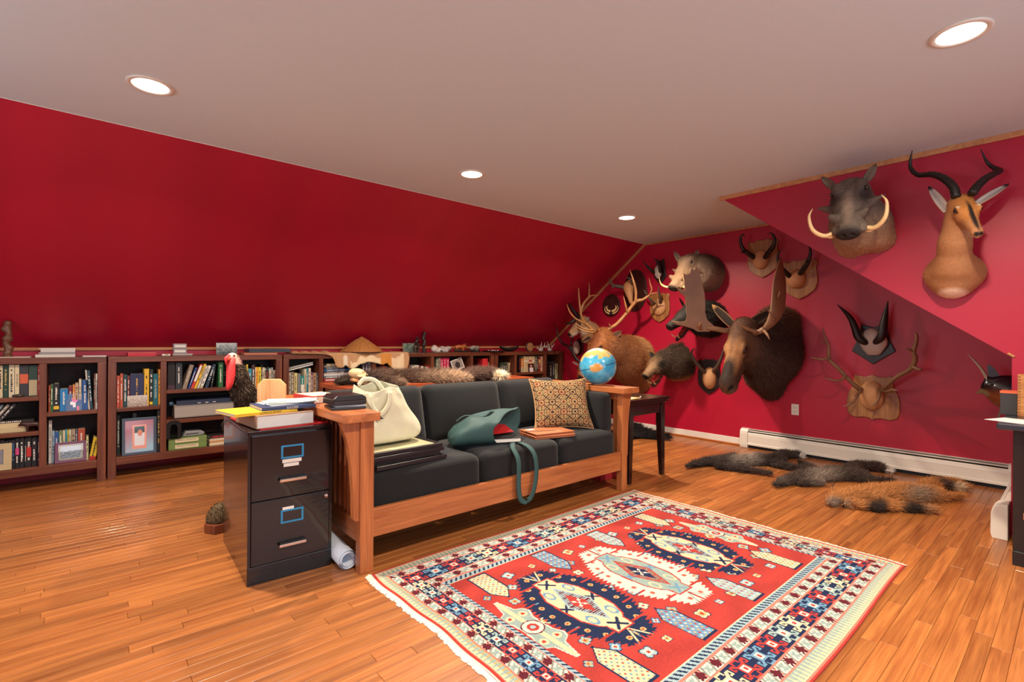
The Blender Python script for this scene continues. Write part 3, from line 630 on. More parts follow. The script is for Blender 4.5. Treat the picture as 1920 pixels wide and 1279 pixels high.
HORNG = plain('grey_horn', (84, 70, 60), 0.55, bump=0.5, bscale=120, var=0.3)
ANTL = plain('elk_antler_bone', (168, 118, 72), 0.5, bump=0.35, bscale=110, var=0.35)
ANTM = plain('moose_antler_bone', (140, 100, 70), 0.5, bump=0.35, bscale=60, var=0.3)
ANTD = plain('dark_antler_bone', (128, 92, 66), 0.5, bump=0.4, bscale=110, var=0.35)
IVORY = plain('ivory_tusk', (232, 196, 140), 0.3, bump=0.1, bscale=80, var=0.15)
BONE = plain('bleached_skull_bone', (196, 184, 172), 0.6, bump=0.3, bscale=120, var=0.15)
BUFF = plain('buff_leather_cap', (196, 142, 96), 0.65, bump=0.2, bscale=150, var=0.1)
PLQ = wood('plaque_oak', (176, 122, 70), (140, 88, 46), 'Z', 0.4, spread=0.06)
PLQD = wood('plaque_walnut_dark', (70, 34, 28), (48, 24, 20), 'Z', 0.35, spread=0.05)
PLQB = plain('plaque_black', (36, 28, 30), 0.4, var=0.1)
def Wp(px, py, out, X=GX): return pX(px, py, X - out)
def horn(name, nodes, mat, parent, O, X=GX, seg=9, rip=0.0, n=6, world=False):
    """nodes = (px, py, out, radius) along the horn"""
    P = bez([((*nd[:3],) if world else tuple(Wp(nd[0], nd[1], nd[2], X))) + (nd[3],) for nd in nodes], n)
    q = MB(O); rr = [max(p[3], 0.0012) * (1 + (rip * (1 if i % 2 else -1) if i < len(P) * 0.75 else 0)) for i, p in enumerate(P)]
    q.tube([p[:3] for p in P], rr, seg); return q.build(name, mat, parent, True)
def antler(name, tines, mat, parent, O, X=GX, n=5, seg=8, extra=None):
    q = MB(O)
    for nodes in tines:
        P = bez([tuple(Wp(a, b, o, X)) + (r,) for a, b, o, r in nodes], n)
        rg = [max(p[3], 0.0012) * (1 + 0.07 * math.sin(i * 1.7)) for i, p in enumerate(P)]; q.tube([p[:3] for p in P], rg, seg)
    if extra: extra(q)
    return q.build(name, mat, parent, True)
def plaque(style, px, py, w_, h_, mat, parent, O, X=GX, depth=0.02):
    c = Wp(px, py, 0, X); w2, h2 = w_ / 2, h_ / 2
    if style == 'oval': pl = [(w2 * math.cos(t), h2 * math.sin(t)) for t in np.linspace(0, 2 * math.pi, 40)[:-1]]
    elif style == 'shield':
        half = [(0, 0.93), (0.35, 0.98), (0.62, 0.86), (0.80, 0.96), (0.98, 0.80), (0.90, 0.55), (0.97, 0.2), (0.98, -0.2), (0.86, -0.55), (0.45, -0.82), (0, -1.0)]
        pl = [(x * w2, y * h2) for x, y in half] + [(-x * w2, y * h2) for x, y in half[-2:0:-1]]; pl = pl[::-1]
    elif style == 'ornate':
        half = [(0, 1.0), (0.25, 0.90), (0.45, 0.92), (0.68, 0.98), (0.72, 0.70), (0.78, 0.40), (0.92, 0.15), (0.98, -0.2), (0.97, -0.6), (0.88, -0.85), (0.65, -0.95), (0.35, -0.90), (0.12, -0.92), (0, -1.02)]
        pl = [(x * w2, y * h2) for x, y in half] + [(-x * w2, y * h2) for x, y in half[-2:0:-1]]; pl = pl[::-1]
    else:
        half = [(0, 0.8), (0.55, 0.98), (0.78, 0.1), (1.0, -0.35), (0, -1)]
        pl = [(x * w2, y * h2) for x, y in half] + [(-x * w2, y * h2) for x, y in half[-2:0:-1]]; pl = pl[::-1]
    q = MB(O); q.prism(pl, depth, frame((0, -1, 0), (0, 0, 1), c)); return q.build('plaque', mat, parent, bev=0.006)
def mount(name, px, py, label, cat='trophy mount', X=GX, group=None):
    c = Wp(px, py, 0, X); return thing(name, c, label, cat, group), c
OUTW = np.array((-1, 0, 0), np.float32)
def halfball(q, c, r):
    k = len(q.v); q.ball(c, r, 16, 12)
    for i in range(k, len(q.v)): q.v[i].x = min(q.v[i].x, GX - 0.012 - q.o.x)
# ------------------------------------------------------------------ elk
t, O = mount('elk_mount', 1195, 690, 'shoulder mount of a brown elk with tall antlers, behind the globe')
poll, nose = Vector((4.93, 4.005, 1.225)), Vector((4.595, 4.085, 0.70))
B = Beast(O, poll, nose, (-0.6, 0, 1), ((GX - 0.001, 0, 0), (-1, 0, 0)))
B.neck([((5.66, 3.87, 0.90), 0.30), ((5.36, 3.89, 0.95), 0.275), ((5.14, 3.92, 1.04), 0.20), ((5.0, 3.97, 1.13), 0.135)], sq=((0, 1, 0), 1.12))
B.m(rc, (5.6, 3.87, 0.66), (5.25, 3.9, 0.82), 0.19, 0.14, k=0.1)
L = B.L
B.h(rc, (-0.02, 0, -0.05), (0.2, 0, -0.05), 0.115, 0.098).h(rc, (0.18, 0, -0.05), (0.52, 0, -0.06), 0.085, 0.058, sq=((0, 1, 0), 1.12)).h(el, (0.56, 0, -0.065), (0.055, 0.058, 0.06))
B.h(rc, (0.05, 0, -0.15), (0.46, 0, -0.12), 0.06, 0.035).h(el, (0.15, 0.085, 0.0), (0.05, 0.022, 0.028), k=0.02).cut(el, (0.17, 0.108, -0.012), (0.024, 0.012, 0.014)).cut(el, (0.60, 0.03, -0.045), (0.02, 0.012, 0.012))
B.paint('m', (5.05, 3.95, 0.98), (0.32, 0.4, 0.42), (112, 66, 36), 0.8).paint('m', (5.58, 3.87, 1.1), (0.2, 0.4, 0.35), (186, 140, 92), 0.8)
B.paint('h', (0.15, 0, 0.0), (0.32, 0.2, 0.16), (152, 92, 48), 0.7).paint('h', (0.1, 0, 0.06), (0.16, 0.09, 0.06), (120, 66, 34), 0.6).paint('h', (0.6, 0, -0.06), (0.06, 0.06, 0.06), (34, 24, 22), 0.4).paint('h', (0.17, 0.1, -0.01), (0.045, 0.03, 0.03), (58, 36, 24), 0.5)
B.build('body', (4.5, 3.5, 0.4), (5.6, 4.4, 1.45), 0.0115, (142, 88, 50), t)
B.fur(26000, 0.032, 0.004, lambda P, N: np.array((0.75, 0, -0.7)) + 0 * P, mask=lambda P: (P[:, 0] > 4.9) * 1.0 + 0.25)
B.eyes(0.17, 0.098, -0.012, 0.019)
B.ear(Wp(1143, 638, .56), Wp(1166, 620, .50), 0.055, (-0.8, -0.5, 0.0), (110, 78, 58), (150, 100, 60), head=False, sides=(1,), tipc=(96, 60, 36)); B.ear(Wp(1106, 633, .60), Wp(1090, 641, .66), 0.055, (-0.9, -0.2, 0.2), (110, 78, 58), (150, 100, 60), head=False, sides=(1,), tipc=(96, 60, 36))
antler('antler', [[(1131, 624, .60, .026), (1143, 616, .55, .022), (1157, 607, .5, .021), (1175, 587, .42, .021), (1192, 566, .38, .023), (1205, 562, .34, .018), (1221, 552, .30, .012), (1234, 548, .28, .003)],
                  [(1192, 568, .38, .02), (1192, 545, .42, .017), (1187, 524, .46, .012), (1181, 506, .48, .002)], [(1219, 554, .31, .012), (1222, 542, .33, .010), (1219, 532, .35, .007), (1217, 522, .36, .002)],
                  [(1176, 587, .42, .014), (1173, 572, .48, .011), (1169, 555, .5, .002)], [(1146, 614, .54, .012), (1143, 610, .58, .008), (1142, 606, .6, .002)], [(1128, 622, .62, .014), (1121, 618, .7, .010), (1118, 609, .76, .002)]], ANTL, t, O)
antler('antler', [[(1115, 624, .60, .026), (1106, 614, .55, .022), (1096, 604, .5, .021), (1089, 588, .42, .019), (1094, 570, .36, .018), (1105, 557, .33, .014), (1113, 554, .32, .010), (1123, 554, .32, .002)],
                  [(1090, 594, .43, .017), (1087, 572, .44, .014), (1085, 548, .46, .011), (1084.5, 521, .48, .002)], [(1104, 558, .33, .011), (1105, 542, .35, .008), (1104, 523, .37, .002)],
                  [(1097, 606, .52, .016), (1080, 598, .66, .012), (1069, 586, .74, .010), (1062.5, 570, .78, .002)], [(1113, 620, .62, .014), (1094, 616, .78, .010), (1079, 606, .86, .002)], [(1115, 624, .63, .013), (1096, 621, .80, .010), (1081, 613, .88, .002)]], ANTL, t, O)
# ------------------------------------------------------------------ moose
t, O = mount('moose_mount', 1452, 650, 'shoulder mount of a dark moose with broad palmate antlers')
poll, nose = Vector((4.93, 2.245, 1.285)), Vector((4.64, 2.275, 0.70))
B = Beast(O, poll, nose, (-0.6, 0, 1), ((GX - 0.001, 0, 0), (-1, 0, 0)))
B.neck([((5.66, 2.15, 1.06), 0.33), ((5.4, 2.17, 1.06), 0.315), ((5.18, 2.20, 1.10), 0.24), ((5.02, 2.225, 1.17), 0.155)], sq=((0, 1, 0), 1.25), k=0.08)
B.m(rc, (5.6, 2.08, 1.34), (5.36, 2.1, 1.37), 0.17, 0.14, k=0.1).m(rc, (5.62, 2.2, 0.68), (5.3, 2.2, 0.80), 0.13, 0.12, k=0.1)
B.h(rc, (-0.03, 0, -0.07), (0.2, 0, -0.05), 0.125, 0.105).h(rc, (0.18, 0, -0.05), (0.52, 0, -0.055), 0.09, 0.078, sq=((0, 1, 0), 1.1)).h(el, (0.56, 0, -0.08), (0.1, 0.085, 0.10))
B.h(rc, (0.05, 0, -0.17), (0.48, 0, -0.165), 0.07, 0.05).h(el, (0.2, 0.088, -0.005), (0.055, 0.022, 0.028), k=0.02).cut(el, (0.22, 0.112, -0.02), (0.022, 0.012, 0.013)).cut(el, (0.62, 0.055, -0.05), (0.03, 0.018, 0.014))
B.cut(rc, (0.5, 0.06, -0.155), (0.66, 0.03, -0.155), 0.006, 0.005)
B.paint('h', (0.2, 0, 0.0), (0.3, 0.2, 0.2), (84, 52, 32), 0.9).paint('h', (0.3, 0.05, 0.02), (0.16, 0.06, 0.08), (166, 118, 76), 0.9).paint('h', (0.46, 0, 0.02), (0.14, 0.07, 0.06), (44, 30, 22), 0.7).paint('h', (0.62, 0, -0.12), (0.09, 0.09, 0.1), (110, 76, 56), 0.8).paint('h', (0.6, 0.05, -0.04), (0.05, 0.03, 0.03), (30, 22, 18), 0.6)
B.paint('m', (5.55, 2.1, 1.5), (0.25, 0.3, 0.2), (96, 66, 46), 0.9).paint('h', (0.22, 0.11, -0.02), (0.05, 0.03, 0.03), (30, 20, 14), 0.5)
B.build('body', (4.48, 1.65, 0.42), (5.6, 2.65, 1.72), 0.0125, (62, 39, 31), t)
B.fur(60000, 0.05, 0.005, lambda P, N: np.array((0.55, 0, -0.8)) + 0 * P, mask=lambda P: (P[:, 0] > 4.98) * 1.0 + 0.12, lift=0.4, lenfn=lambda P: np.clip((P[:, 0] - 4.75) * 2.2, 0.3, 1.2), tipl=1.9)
B.eyes(0.22, 0.1, -0.02, 0.02)
B.ear(Wp(1374, 610, .55), Wp(1335, 571, .60), 0.058, (-0.8, -0.45, 0.1), (60, 44, 36), (176, 132, 84), head=False, sides=(1,), tipc=(190, 140, 84)); B.ear(Wp(1404, 608, .52), Wp(1450, 582, .40), 0.058, (-0.8, -0.5, 0.0), (60, 44, 36), (150, 110, 72), head=False, sides=(1,), tipc=(150, 110, 70))
def blade(pts, th, n):
    P = [Wp(*p) for p in pts]; n = Vector(n).normalized() * th; k = len(P)
    return [p - n / 2 for p in P] + [p + n / 2 for p in P], [tuple(range(k)), tuple(range(2 * k - 1, k - 1, -1))] + [(i, k + i, k + (i + 1) % k, (i + 1) % k) for i in range(k)]
def palm(q):
    up_ = lambda x, y: 0.76 + (610 - y) * 0.0005 + (1325 - x) * 0.0033
    cont = [(1340, 612), (1326, 600), (1322, 585), (1322.5, 566), (1321, 550), (1316, 532), (1312, 514), (1313, 500), (1309, 507), (1305, 497), (1302, 507), (1296, 502), (1293, 513), (1287, 516), (1281, 512), (1283, 530), (1284, 545), (1276, 543), (1269, 540), (1274, 548), (1284, 556), (1286, 575), (1288, 594), (1285, 602), (1272, 604), (1259, 602), (1268, 609), (1284, 612), (1300, 617), (1308, 622), (1330, 622)]
    v, f = blade([(x, y, up_(x, y)) for x, y in cont], 0.022, (-0.84, -0.54, 0.0)); q.add(v, f)
    for nodes in ([(1374, 621, .58, .028), (1358, 620, .64, .027), (1344, 617, .70, .027), (1325, 615, .76, .026)], [(1314, 618, .79, .017), (1313, 610, .88, .013), (1316, 603, .92, .003)], [(1300, 614, .84, .014), (1280, 607, .91, .012), (1259, 602, .98, .002)]):
        P = bez([tuple(Wp(a, b, o)) + (r,) for a, b, o, r in nodes], 5); q.tube([p[:3] for p in P], [p[3] for p in P], 9)
q = MB(O); palm(q); q.build('antler', ANTM, t, False, bev=0.006)
def palm2(q):
    P = bez([tuple(Wp(a, b, o)) + r for a, b, o, r in [(1434, 617, .60, (.03, .026)), (1446, 604, .58, (.06, .03)), (1456, 584, .55, (.095, .026)), (1460, 560, .52, (.11, .02)), (1462, 530, .48, (.10, .018)), (1463, 505, .45, (.06, .014)), (1464, 484, .42, (.012, .006))]], 5)
    q.tube([p[:3] for p in P], [(p[3], p[4]) for p in P], 12, side=(-0.93, 0.22, 0.25))
antler('antler', [[(1398, 622, .58, .028), (1418, 624, .62, .027), (1434, 617, .62, .03)], [(1420, 624, .64, .02), (1400, 616, .74, .015), (1386, 608, .8, .01), (1374, 599, .84, .002)], [(1432, 619, .62, .018), (1439, 628, .68, .012), (1443, 637, .7, .002)], [(1451, 600, .60, .016), (1446, 590, .66, .01), (1440, 581, .7, .002)], [(1458, 560, .56, .012), (1461, 552, .62, .008), (1462, 546, .64, .002)]], ANTM, t, O, extra=palm2)
# ------------------------------------------------------------------ hogs
def hog(name, px, py, label, poll, nose, neck, box, base, kind, X=GX, vx=0.0095, up=(-0.5, 0, 1), furn=12000, furl=0.03):
    t, O = mount(name, px, py, label, X=X)
    B = Beast(O, poll, nose, up, ((X - 0.001, 0, 0), (-1, 0, 0))); s = B.L / 0.42; S = lambda *a: tuple(x * s for x in a)
    B.neck(neck, sq=((0, 1, 0), 1.08))
    B.rough = (0.0035, 85) if kind == 'warthog' else (0.002, 70)
    if kind == 'warthog':
        B.h(rc, S(0, 0, -0.06), S(0.16, 0, -0.055), 0.115 * s, 0.105 * s).h(rc, S(0.15, 0, -0.06), S(0.36, 0, -0.06), 0.095 * s, 0.066 * s, sq=((0, 0, 1), 1.1)).h(el, S(0.405, 0, -0.06), S(0.026, 0.074, 0.056), k=0.02)
        B.h(el, S(0.05, 0.07, 0.04), S(0.06, 0.035, 0.035)).h(rc, S(0.16, 0.09, -0.04), S(0.13, 0.19, -0.02), 0.036 * s, 0.006, k=0.02).h(rc, S(0.28, 0.07, -0.02), S(0.275, 0.1, 0.0), 0.03 * s, 0.018 * s, k=0.02)
        B.h(rc, S(0.04, 0.0, -0.16), S(0.33, 0, -0.12), 0.09 * s, 0.05 * s).h(el, S(0.33, 0.07, -0.085), S(0.05, 0.035, 0.035), k=0.02).cut(el, S(0.43, 0.026, -0.06), S(0.014, 0.013, 0.016)).cut(el, S(0.08, 0.1, 0.035), S(0.02, 0.012, 0.014))
        B.paint('h', S(0.42, 0, -0.06), S(0.035, 0.08, 0.06), (40, 32, 30), 0.5).paint('h', S(0.24, 0, 0.03), S(0.12, 0.03, 0.05), (150, 128, 110), 0.9).paint('h', S(0.1, 0.08, 0.0), S(0.09, 0.05, 0.06), (62, 50, 46), 0.8)
        B.eyes(0.085 * s, 0.088 * s, 0.04 * s, 0.014 * s) if False else None
    else:
        B.h(rc, S(0, 0, -0.06), S(0.15, 0, -0.055), 0.115 * s, 0.10 * s).h(rc, S(0.14, 0, -0.045), S(0.36, 0, -0.04), 0.086 * s, 0.056 * s).h(el, S(0.385, 0, -0.038), S(0.022, 0.058, 0.052), k=0.015)
        B.h(rc, S(0.06, 0, -0.14), S(0.26, 0, -0.235), 0.055 * s, 0.028 * s, k=0.02).h(rc, S(0.26, 0, -0.235), S(0.35, 0, -0.25), 0.028 * s, 0.022 * s, k=0.02)
        B.cut(rc, S(0.16, 0, -0.13), S(0.42, 0, -0.155), 0.018 * s, 0.062 * s, k=0.012).cut(el, S(0.406, 0.022, -0.036), S(0.01, 0.012, 0.014))
        B.h(el, S(0.1, 0.075, -0.005), S(0.04, 0.02, 0.022), k=0.02)
        B.paint('h', S(0.28, 0, -0.15), S(0.14, 0.045, 0.075), (150, 44, 34), 0.3).paint('h', S(0.41, 0, -0.038), S(0.03, 0.06, 0.055), (22, 18, 18), 0.4).paint('h', S(0.12, 0.08, -0.01), S(0.05, 0.04, 0.035), (26, 20, 18), 0.7).paint('h', S(0.32, 0, -0.275), S(0.09, 0.05, 0.03), (36, 28, 26), 0.5)
    return t, O, B, s
# warthog on the gable wall
t, O, B, s = hog('warthog_mount', 1318, 513, 'grey warthog head with upturned tusk, just below the ceiling on the gable wall', Vector((5.29, 2.985, 2.10)), Vector((5.02, 3.075, 1.80)),
    [((5.66, 2.89, 1.95), 0.21), ((5.42, 2.93, 1.97), 0.2), ((5.28, 2.98, 2.03), 0.13)], None, None, 'warthog', furn=0)
B.paint('m', (5.55, 2.89, 2.1), (0.3, 0.4, 0.16), (84, 70, 60), 0.8); B.paint('h', (0.2, 0.02, -0.02), (0.2, 0.1, 0.1), (156, 124, 92), 0.9); B.paint('h', (0.43, 0, -0.06), (0.04, 0.08, 0.06), (60, 46, 40), 0.5)
B.build('body', (4.92, 2.6, 1.66), (5.6, 3.35, 2.3), 0.0095, (146, 120, 98), t); B.eyes(0.08 * s, 0.098 * s, 0.03 * s, 0.013)
B.fur(9000, 0.024, 0.003, lambda P, N: np.array((0.8, 0, -0.3)) + 0 * P, mask=lambda P: (B.q(P)[:, 0] < 0.06) + 0.06, lift=0.25)
B.ear(Wp(1275, 490, .32), Wp(1264, 471, .36), 0.04, (-0.9, -0.3, 0), (150, 128, 110), (96, 78, 64), head=False, sides=(1,)); B.ear(Wp(1301, 488, .28), Wp(1309, 468, .28), 0.04, (-0.8, -0.5, 0), (150, 128, 110), (96, 78, 64), head=False, sides=(1,))
for sg in (1, -1):
    horn('tusk', [tuple(B.hw(0.33 * s, sg * 0.07 * s, -0.09 * s)) + (0.014,), tuple(B.hw(0.37 * s, sg * 0.13 * s, -0.085 * s)) + (0.014,), tuple(B.hw(0.38 * s, sg * 0.185 * s, -0.03 * s)) + (0.011,), tuple(B.hw(0.36 * s, sg * 0.18 * s, 0.06 * s)) + (0.002,)], IVORY, t, O, world=True)
# black boar behind the moose antler
t, O, B, s = hog('boar_mount', 1322, 600, 'black boar head with open mouth, half hidden behind the moose antler', Vector((5.24, 2.95, 1.53)), Vector((4.95, 3.075, 1.335)),
    [((5.66, 2.86, 1.42), 0.22), ((5.42, 2.89, 1.43), 0.19), ((5.26, 2.94, 1.47), 0.125)], None, None, 'boar')
B.build('body', (4.85, 2.5, 1.1), (5.6, 3.35, 1.75), 0.0095, (38, 34, 30), t); B.eyes(0.11 * s, 0.088 * s, -0.005, 0.011)
B.fur(9000, 0.035, 0.0035, lambda P, N: np.array((0.8, 0, -0.3)) + 0 * P, mask=lambda P: (P[:, 0] > 5.12) + 0.1)
B.ear((0.0, 0.08, 0.02), (-0.03, 0.16, 0.12), 0.04, (1, 0.2, 0), (70, 66, 54), (44, 42, 34))
for sg in (1, -1): horn('tusk', [tuple(B.hw(0.32 * s, sg * 0.028, -0.235 * s)) + (0.007,), tuple(B.hw(0.35 * s, sg * 0.045, -0.20 * s)) + (0.006,), tuple(B.hw(0.35 * s, sg * 0.055, -0.16 * s)) + (0.001,)], IVORY, t, O, world=True)
# brown boar
t, O, B, s = hog('boar_mount', 1268, 688, 'brown bristly boar head with open red mouth, right of the elk', Vector((5.24, 3.32, 0.985)), Vector((4.975, 3.40, 0.755)),
    [((5.66, 3.23, 0.86), 0.18), ((5.44, 3.25, 0.88), 0.165), ((5.28, 3.29, 0.93), 0.12)], None, None, 'boar')
B.m(rc, (5.62, 3.23, 1.02), (5.34, 3.26, 1.02), 0.09, 0.06, k=0.06)
B.paint('h', (0.2, 0, 0.0), (0.15, 0.08, 0.06), (140, 108, 76), 0.9).paint('h', (0.12, 0.085, -0.01), (0.05, 0.04, 0.035), (30, 24, 20), 0.7).paint('h', (0.41 * s, 0, -0.038), (0.03, 0.06, 0.05), (22, 18, 18), 0.4).paint('m', (5.55, 3.25, 0.66), (0.2, 0.25, 0.1), (150, 104, 64), 0.7)
B.build('body', (4.88, 2.9, 0.5), (5.6, 3.7, 1.3), 0.009, (62, 47, 36), t); B.eyes(0.11 * s, 0.088 * s, -0.005, 0.011)
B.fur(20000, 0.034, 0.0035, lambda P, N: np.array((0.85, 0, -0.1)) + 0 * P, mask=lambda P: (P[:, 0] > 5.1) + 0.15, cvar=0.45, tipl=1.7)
B.fur(900, 0.09, 0.005, lambda P, N: np.array((0.5, 0, 0.9)) + 0 * P, mask=lambda P: (np.abs(P[:, 1] - 3.26) < 0.04) * (P[:, 2] > 1.0) * (P[:, 0] > 5.3) + 1e-9)
B.ear(Wp(1234, 682, .36), Wp(1218, 659, .40), 0.045, (-0.9, -0.3, 0), (44, 36, 30), (74, 60, 46), head=False, sides=(1,)); B.ear(Wp(1256, 684, .30), Wp(1254, 663, .34), 0.045, (-0.8, -0.6, 0), (30, 24, 22), (74, 60, 46), head=False, sides=(1,))
for sg in (1, -1): horn('tusk', [tuple(B.hw(0.32 * s, sg * 0.028, -0.235 * s)) + (0.008,), tuple(B.hw(0.35 * s, sg * 0.045, -0.20 * s)) + (0.007,), tuple(B.hw(0.35 * s, sg * 0.055, -0.14 * s)) + (0.001,)], IVORY, t, O, world=True)
q = MB(O); q.tube([B.hw(0.14 * s, 0, -0.16 * s), B.hw(0.24 * s, 0, -0.2 * s), B.hw(0.32 * s, 0, -0.215 * s)], [(0.02, 0.01), (0.024, 0.01), (0.016, 0.006)], 8, side=B.H.to_3x3() @ Vector((0, 1, 0))); q.build('tongue', plain('tongue_red', (190, 70, 54), 0.35), t, True)
# warthog on the dormer cheek
t, O, B, s = hog('warthog_mount', 1608, 425, 'dark grey warthog head with curved ivory tusks, beside the impala', Vector((3.955, 1.055, 2.215)), Vector((3.70, 1.005, 1.895)),
    [((4.34, 1.04, 1.98), 0.19), ((4.12, 1.045, 1.99), 0.18), ((3.98, 1.05, 2.1), 0.135)], None, None, 'warthog', X=CHX)
B.m(rc, (4.3, 1.13, 1.86), (4.16, 1.13, 1.86), 0.09, 0.06).m(rc, (4.3, 0.94, 1.88), (4.16, 0.94, 1.88), 0.09, 0.06)
B.paint('m', (4.2, 1.04, 1.84), (0.25, 0.3, 0.2), (158, 118, 88), 0.9)
B.build('body', (3.6, 0.7, 1.7), (4.28, 1.4, 2.42), 0.008, (104, 90, 78), t); B.eyes(0.08 * s, 0.1 * s, 0.03 * s, 0.013)
B.fur(9000, 0.018, 0.0025, lambda P, N: np.array((0.6, 0, -0.6)) + 0 * P, lift=0.22, mask=lambda P: (B.q(P)[:, 0] < 0.33) * 1.0)
B.ear((-0.02, 0.09, 0.015), (-0.06, 0.155, 0.10), 0.038, (1, 0.1, 0), (128, 112, 98), (82, 70, 60))
for sg in (1, -1):
    horn('tusk', [tuple(B.hw(0.33 * s, sg * 0.07 * s, -0.09 * s)) + (0.015,), tuple(B.hw(0.365 * s, sg * 0.14 * s, -0.085 * s)) + (0.015,), tuple(B.hw(0.36 * s, sg * 0.2 * s, -0.02 * s)) + (0.013,), tuple(B.hw(0.30 * s, sg * 0.215 * s, 0.05 * s)) + (0.009,), tuple(B.hw(0.26 * s, sg * 0.19 * s, 0.085 * s)) + (0.002,)], IVORY, t, O, world=True)
    horn('lower_tusk', [tuple(B.hw(0.32 * s, sg * 0.06 * s, -0.1 * s)) + (0.009,), tuple(B.hw(0.36 * s, sg * 0.11 * s, -0.11 * s)) + (0.009,), tuple(B.hw(0.365 * s, sg * 0.17 * s, -0.06 * s)) + (0.002,)], IVORY, t, O, world=True)
# ------------------------------------------------------------------ impala
t, O = mount('impala_mount', 1790, 500, 'tan impala shoulder mount with lyre shaped ringed horns', X=CHX)
poll, nose = Wp(1806, 374, .27, CHX), Wp(1838, 431, .45, CHX)
B = Beast(O, poll, nose, (-0.5, -0.2, 1), ((CHX - 0.001, 0, 0), (-1, 0, 0)))
n0, n1, n2, n3 = Wp(1790, 515, 0.0, CHX), Wp(1788, 500, .12, CHX), Wp(1790, 455, .2, CHX), Wp(1797, 405, .23, CHX)
B.neck([(n0, 0.11), (n1, 0.095), (n2, 0.074), (n3, 0.066)], k=0.04).m(el, tuple(Wp(1789, 513, .03, CHX)), (0.135, 0.155, 0.125), k=0.05).m(el, tuple(Wp(1786, 538, .05, CHX)), (0.10, 0.085, 0.07), k=0.05)
B.h(rc, (-0.01, 0, -0.045), (0.1, 0, -0.04), 0.066, 0.056, k=0.02).h(rc, (0.09, 0, -0.038), (0.26, 0, -0.035), 0.05, 0.029, sq=((0, 1, 0), 1.12), k=0.025).h(el, (0.285, 0, -0.035), (0.028, 0.026, 0.026), k=0.02)
B.h(rc, (0.02, 0, -0.085), (0.26, 0, -0.058), 0.035, 0.018, k=0.02).h(el, (0.09, 0.05, 0.0), (0.028, 0.012, 0.016), k=0.015).cut(el, (0.095, 0.0605, -0.008), (0.015, 0.007, 0.008), k=0.006).cut(el, (0.305, 0.014, -0.022), (0.008, 0.006, 0.005), k=0.004)
B.paint('h', (0.08, 0, 0.0), (0.12, 0.07, 0.06), (188, 122, 62), 0.6).paint('h', (0.17, 0, 0.0), (0.13, 0.012, 0.05), (36, 24, 18), 0.5).paint('h', (0.095, 0.062, -0.006), (0.026, 0.02, 0.014), (24, 18, 14), 0.4).paint('h', (0.08, 0.05, 0.014), (0.018, 0.012, 0.006), (214, 180, 146), 0.6).paint('h', (0.285, 0, -0.062), (0.06, 0.04, 0.016), (226, 204, 186), 0.6).paint('h', (0.307, 0.012, -0.024), (0.014, 0.016, 0.012), (26, 18, 16), 0.4)
B.paint('m', tuple(Wp(1786, 552, .08, CHX)), (0.1, 0.07, 0.045), (232, 196, 168), 0.5)
B.build('body', (3.7, 0.2, 1.4), (4.28, 0.85, 2.2), 0.007, (170, 116, 76), t)
B.fur(14000, 0.010, 0.002, lambda P, N: np.array((0.3, 0, -0.8)) + 0 * P, lift=0.15, cvar=0.12)
B.eyes(0.095, 0.053, -0.008, 0.0155)
B.ear(Wp(1776, 396, .25, CHX), Wp(1741, 349, .22, CHX), 0.034, (-0.75, -0.3, 0.1), (214, 200, 192), (176, 124, 84), head=False, sides=(1,), tipc=(40, 30, 28)); B.ear(Wp(1832, 381, .24, CHX), Wp(1892, 344, .12, CHX), 0.034, (-0.8, 0.3, 0.1), (214, 200, 192), (176, 124, 84), head=False, sides=(1,), tipc=(40, 30, 28))
horn('horn', [(1793, 370, .30, .024), (1788, 352, .29, .023), (1772, 336, .27, .021), (1748, 327, .22, .018), (1722, 328, .17, .015), (1708, 316, .14, .012), (1707, 300, .15, .008), (1710.5, 282, .17, .002)], HORNB, t, O, CHX, 10, 0.09)
horn('horn', [(1822, 364, .30, .024), (1832, 350, .27, .023), (1848, 335, .22, .021), (1866, 325, .14, .018), (1875, 320, .08, .015), (1862, 314, .05, .012), (1850, 303, .05, .008), (1839, 280, .07, .002)], HORNB, t, O, CHX, 10, 0.09)
# ------------------------------------------------------------------ pronghorn shoulder mount and antelope left of the elk
t, O = mount('pronghorn_mount', 1112, 622, 'pale tan pronghorn head with thick dark horn, behind the elk antler')
poll, nose = Wp(1090, 600, .30), Wp(1065, 624, .50)
B = Beast(O, poll, nose, (-0.5, 0, 1), ((GX - 0.001, 0, 0), (-1, 0, 0)))
B.neck([(Wp(1113, 630, -.06), 0.15), (Wp(1105, 622, .15), 0.12), (Wp(1096, 610, .26), 0.085)])
B.h(rc, (-0.01, 0, -0.04), (0.1, 0, -0.04), 0.075, 0.06, k=0.02).h(rc, (0.09, 0, -0.04), (0.26, 0, -0.04), 0.055, 0.035, k=0.02).h(rc, (0.02, 0, -0.09), (0.24, 0, -0.065), 0.04, 0.022)
B.paint('h', (0.22, 0, -0.08), (0.09, 0.06, 0.05), (228, 214, 196), 0.6).paint('h', (0.3, 0, -0.02), (0.04, 0.05, 0.04), (30, 24, 22), 0.5).paint('h', (0.06, 0.05, -0.12), (0.1, 0.06, 0.05), (226, 210, 190), 0.6)
B.build('body', (4.9, 4.1, 1.0), (5.6, 4.85, 1.65), 0.0095, (176, 136, 98), t); B.fur(7000, 0.03, 0.0035, lambda P, N: np.array((0.7, 0, -0.5)) + 0 * P)
B.eyes(0.08, 0.064, 0.0, 0.012); B.ear((0.0, 0.06, -0.02), (-0.06, 0.15, 0.02), 0.03, (0.8, 0.2, 0.3), (190, 170, 150), (60, 50, 44))
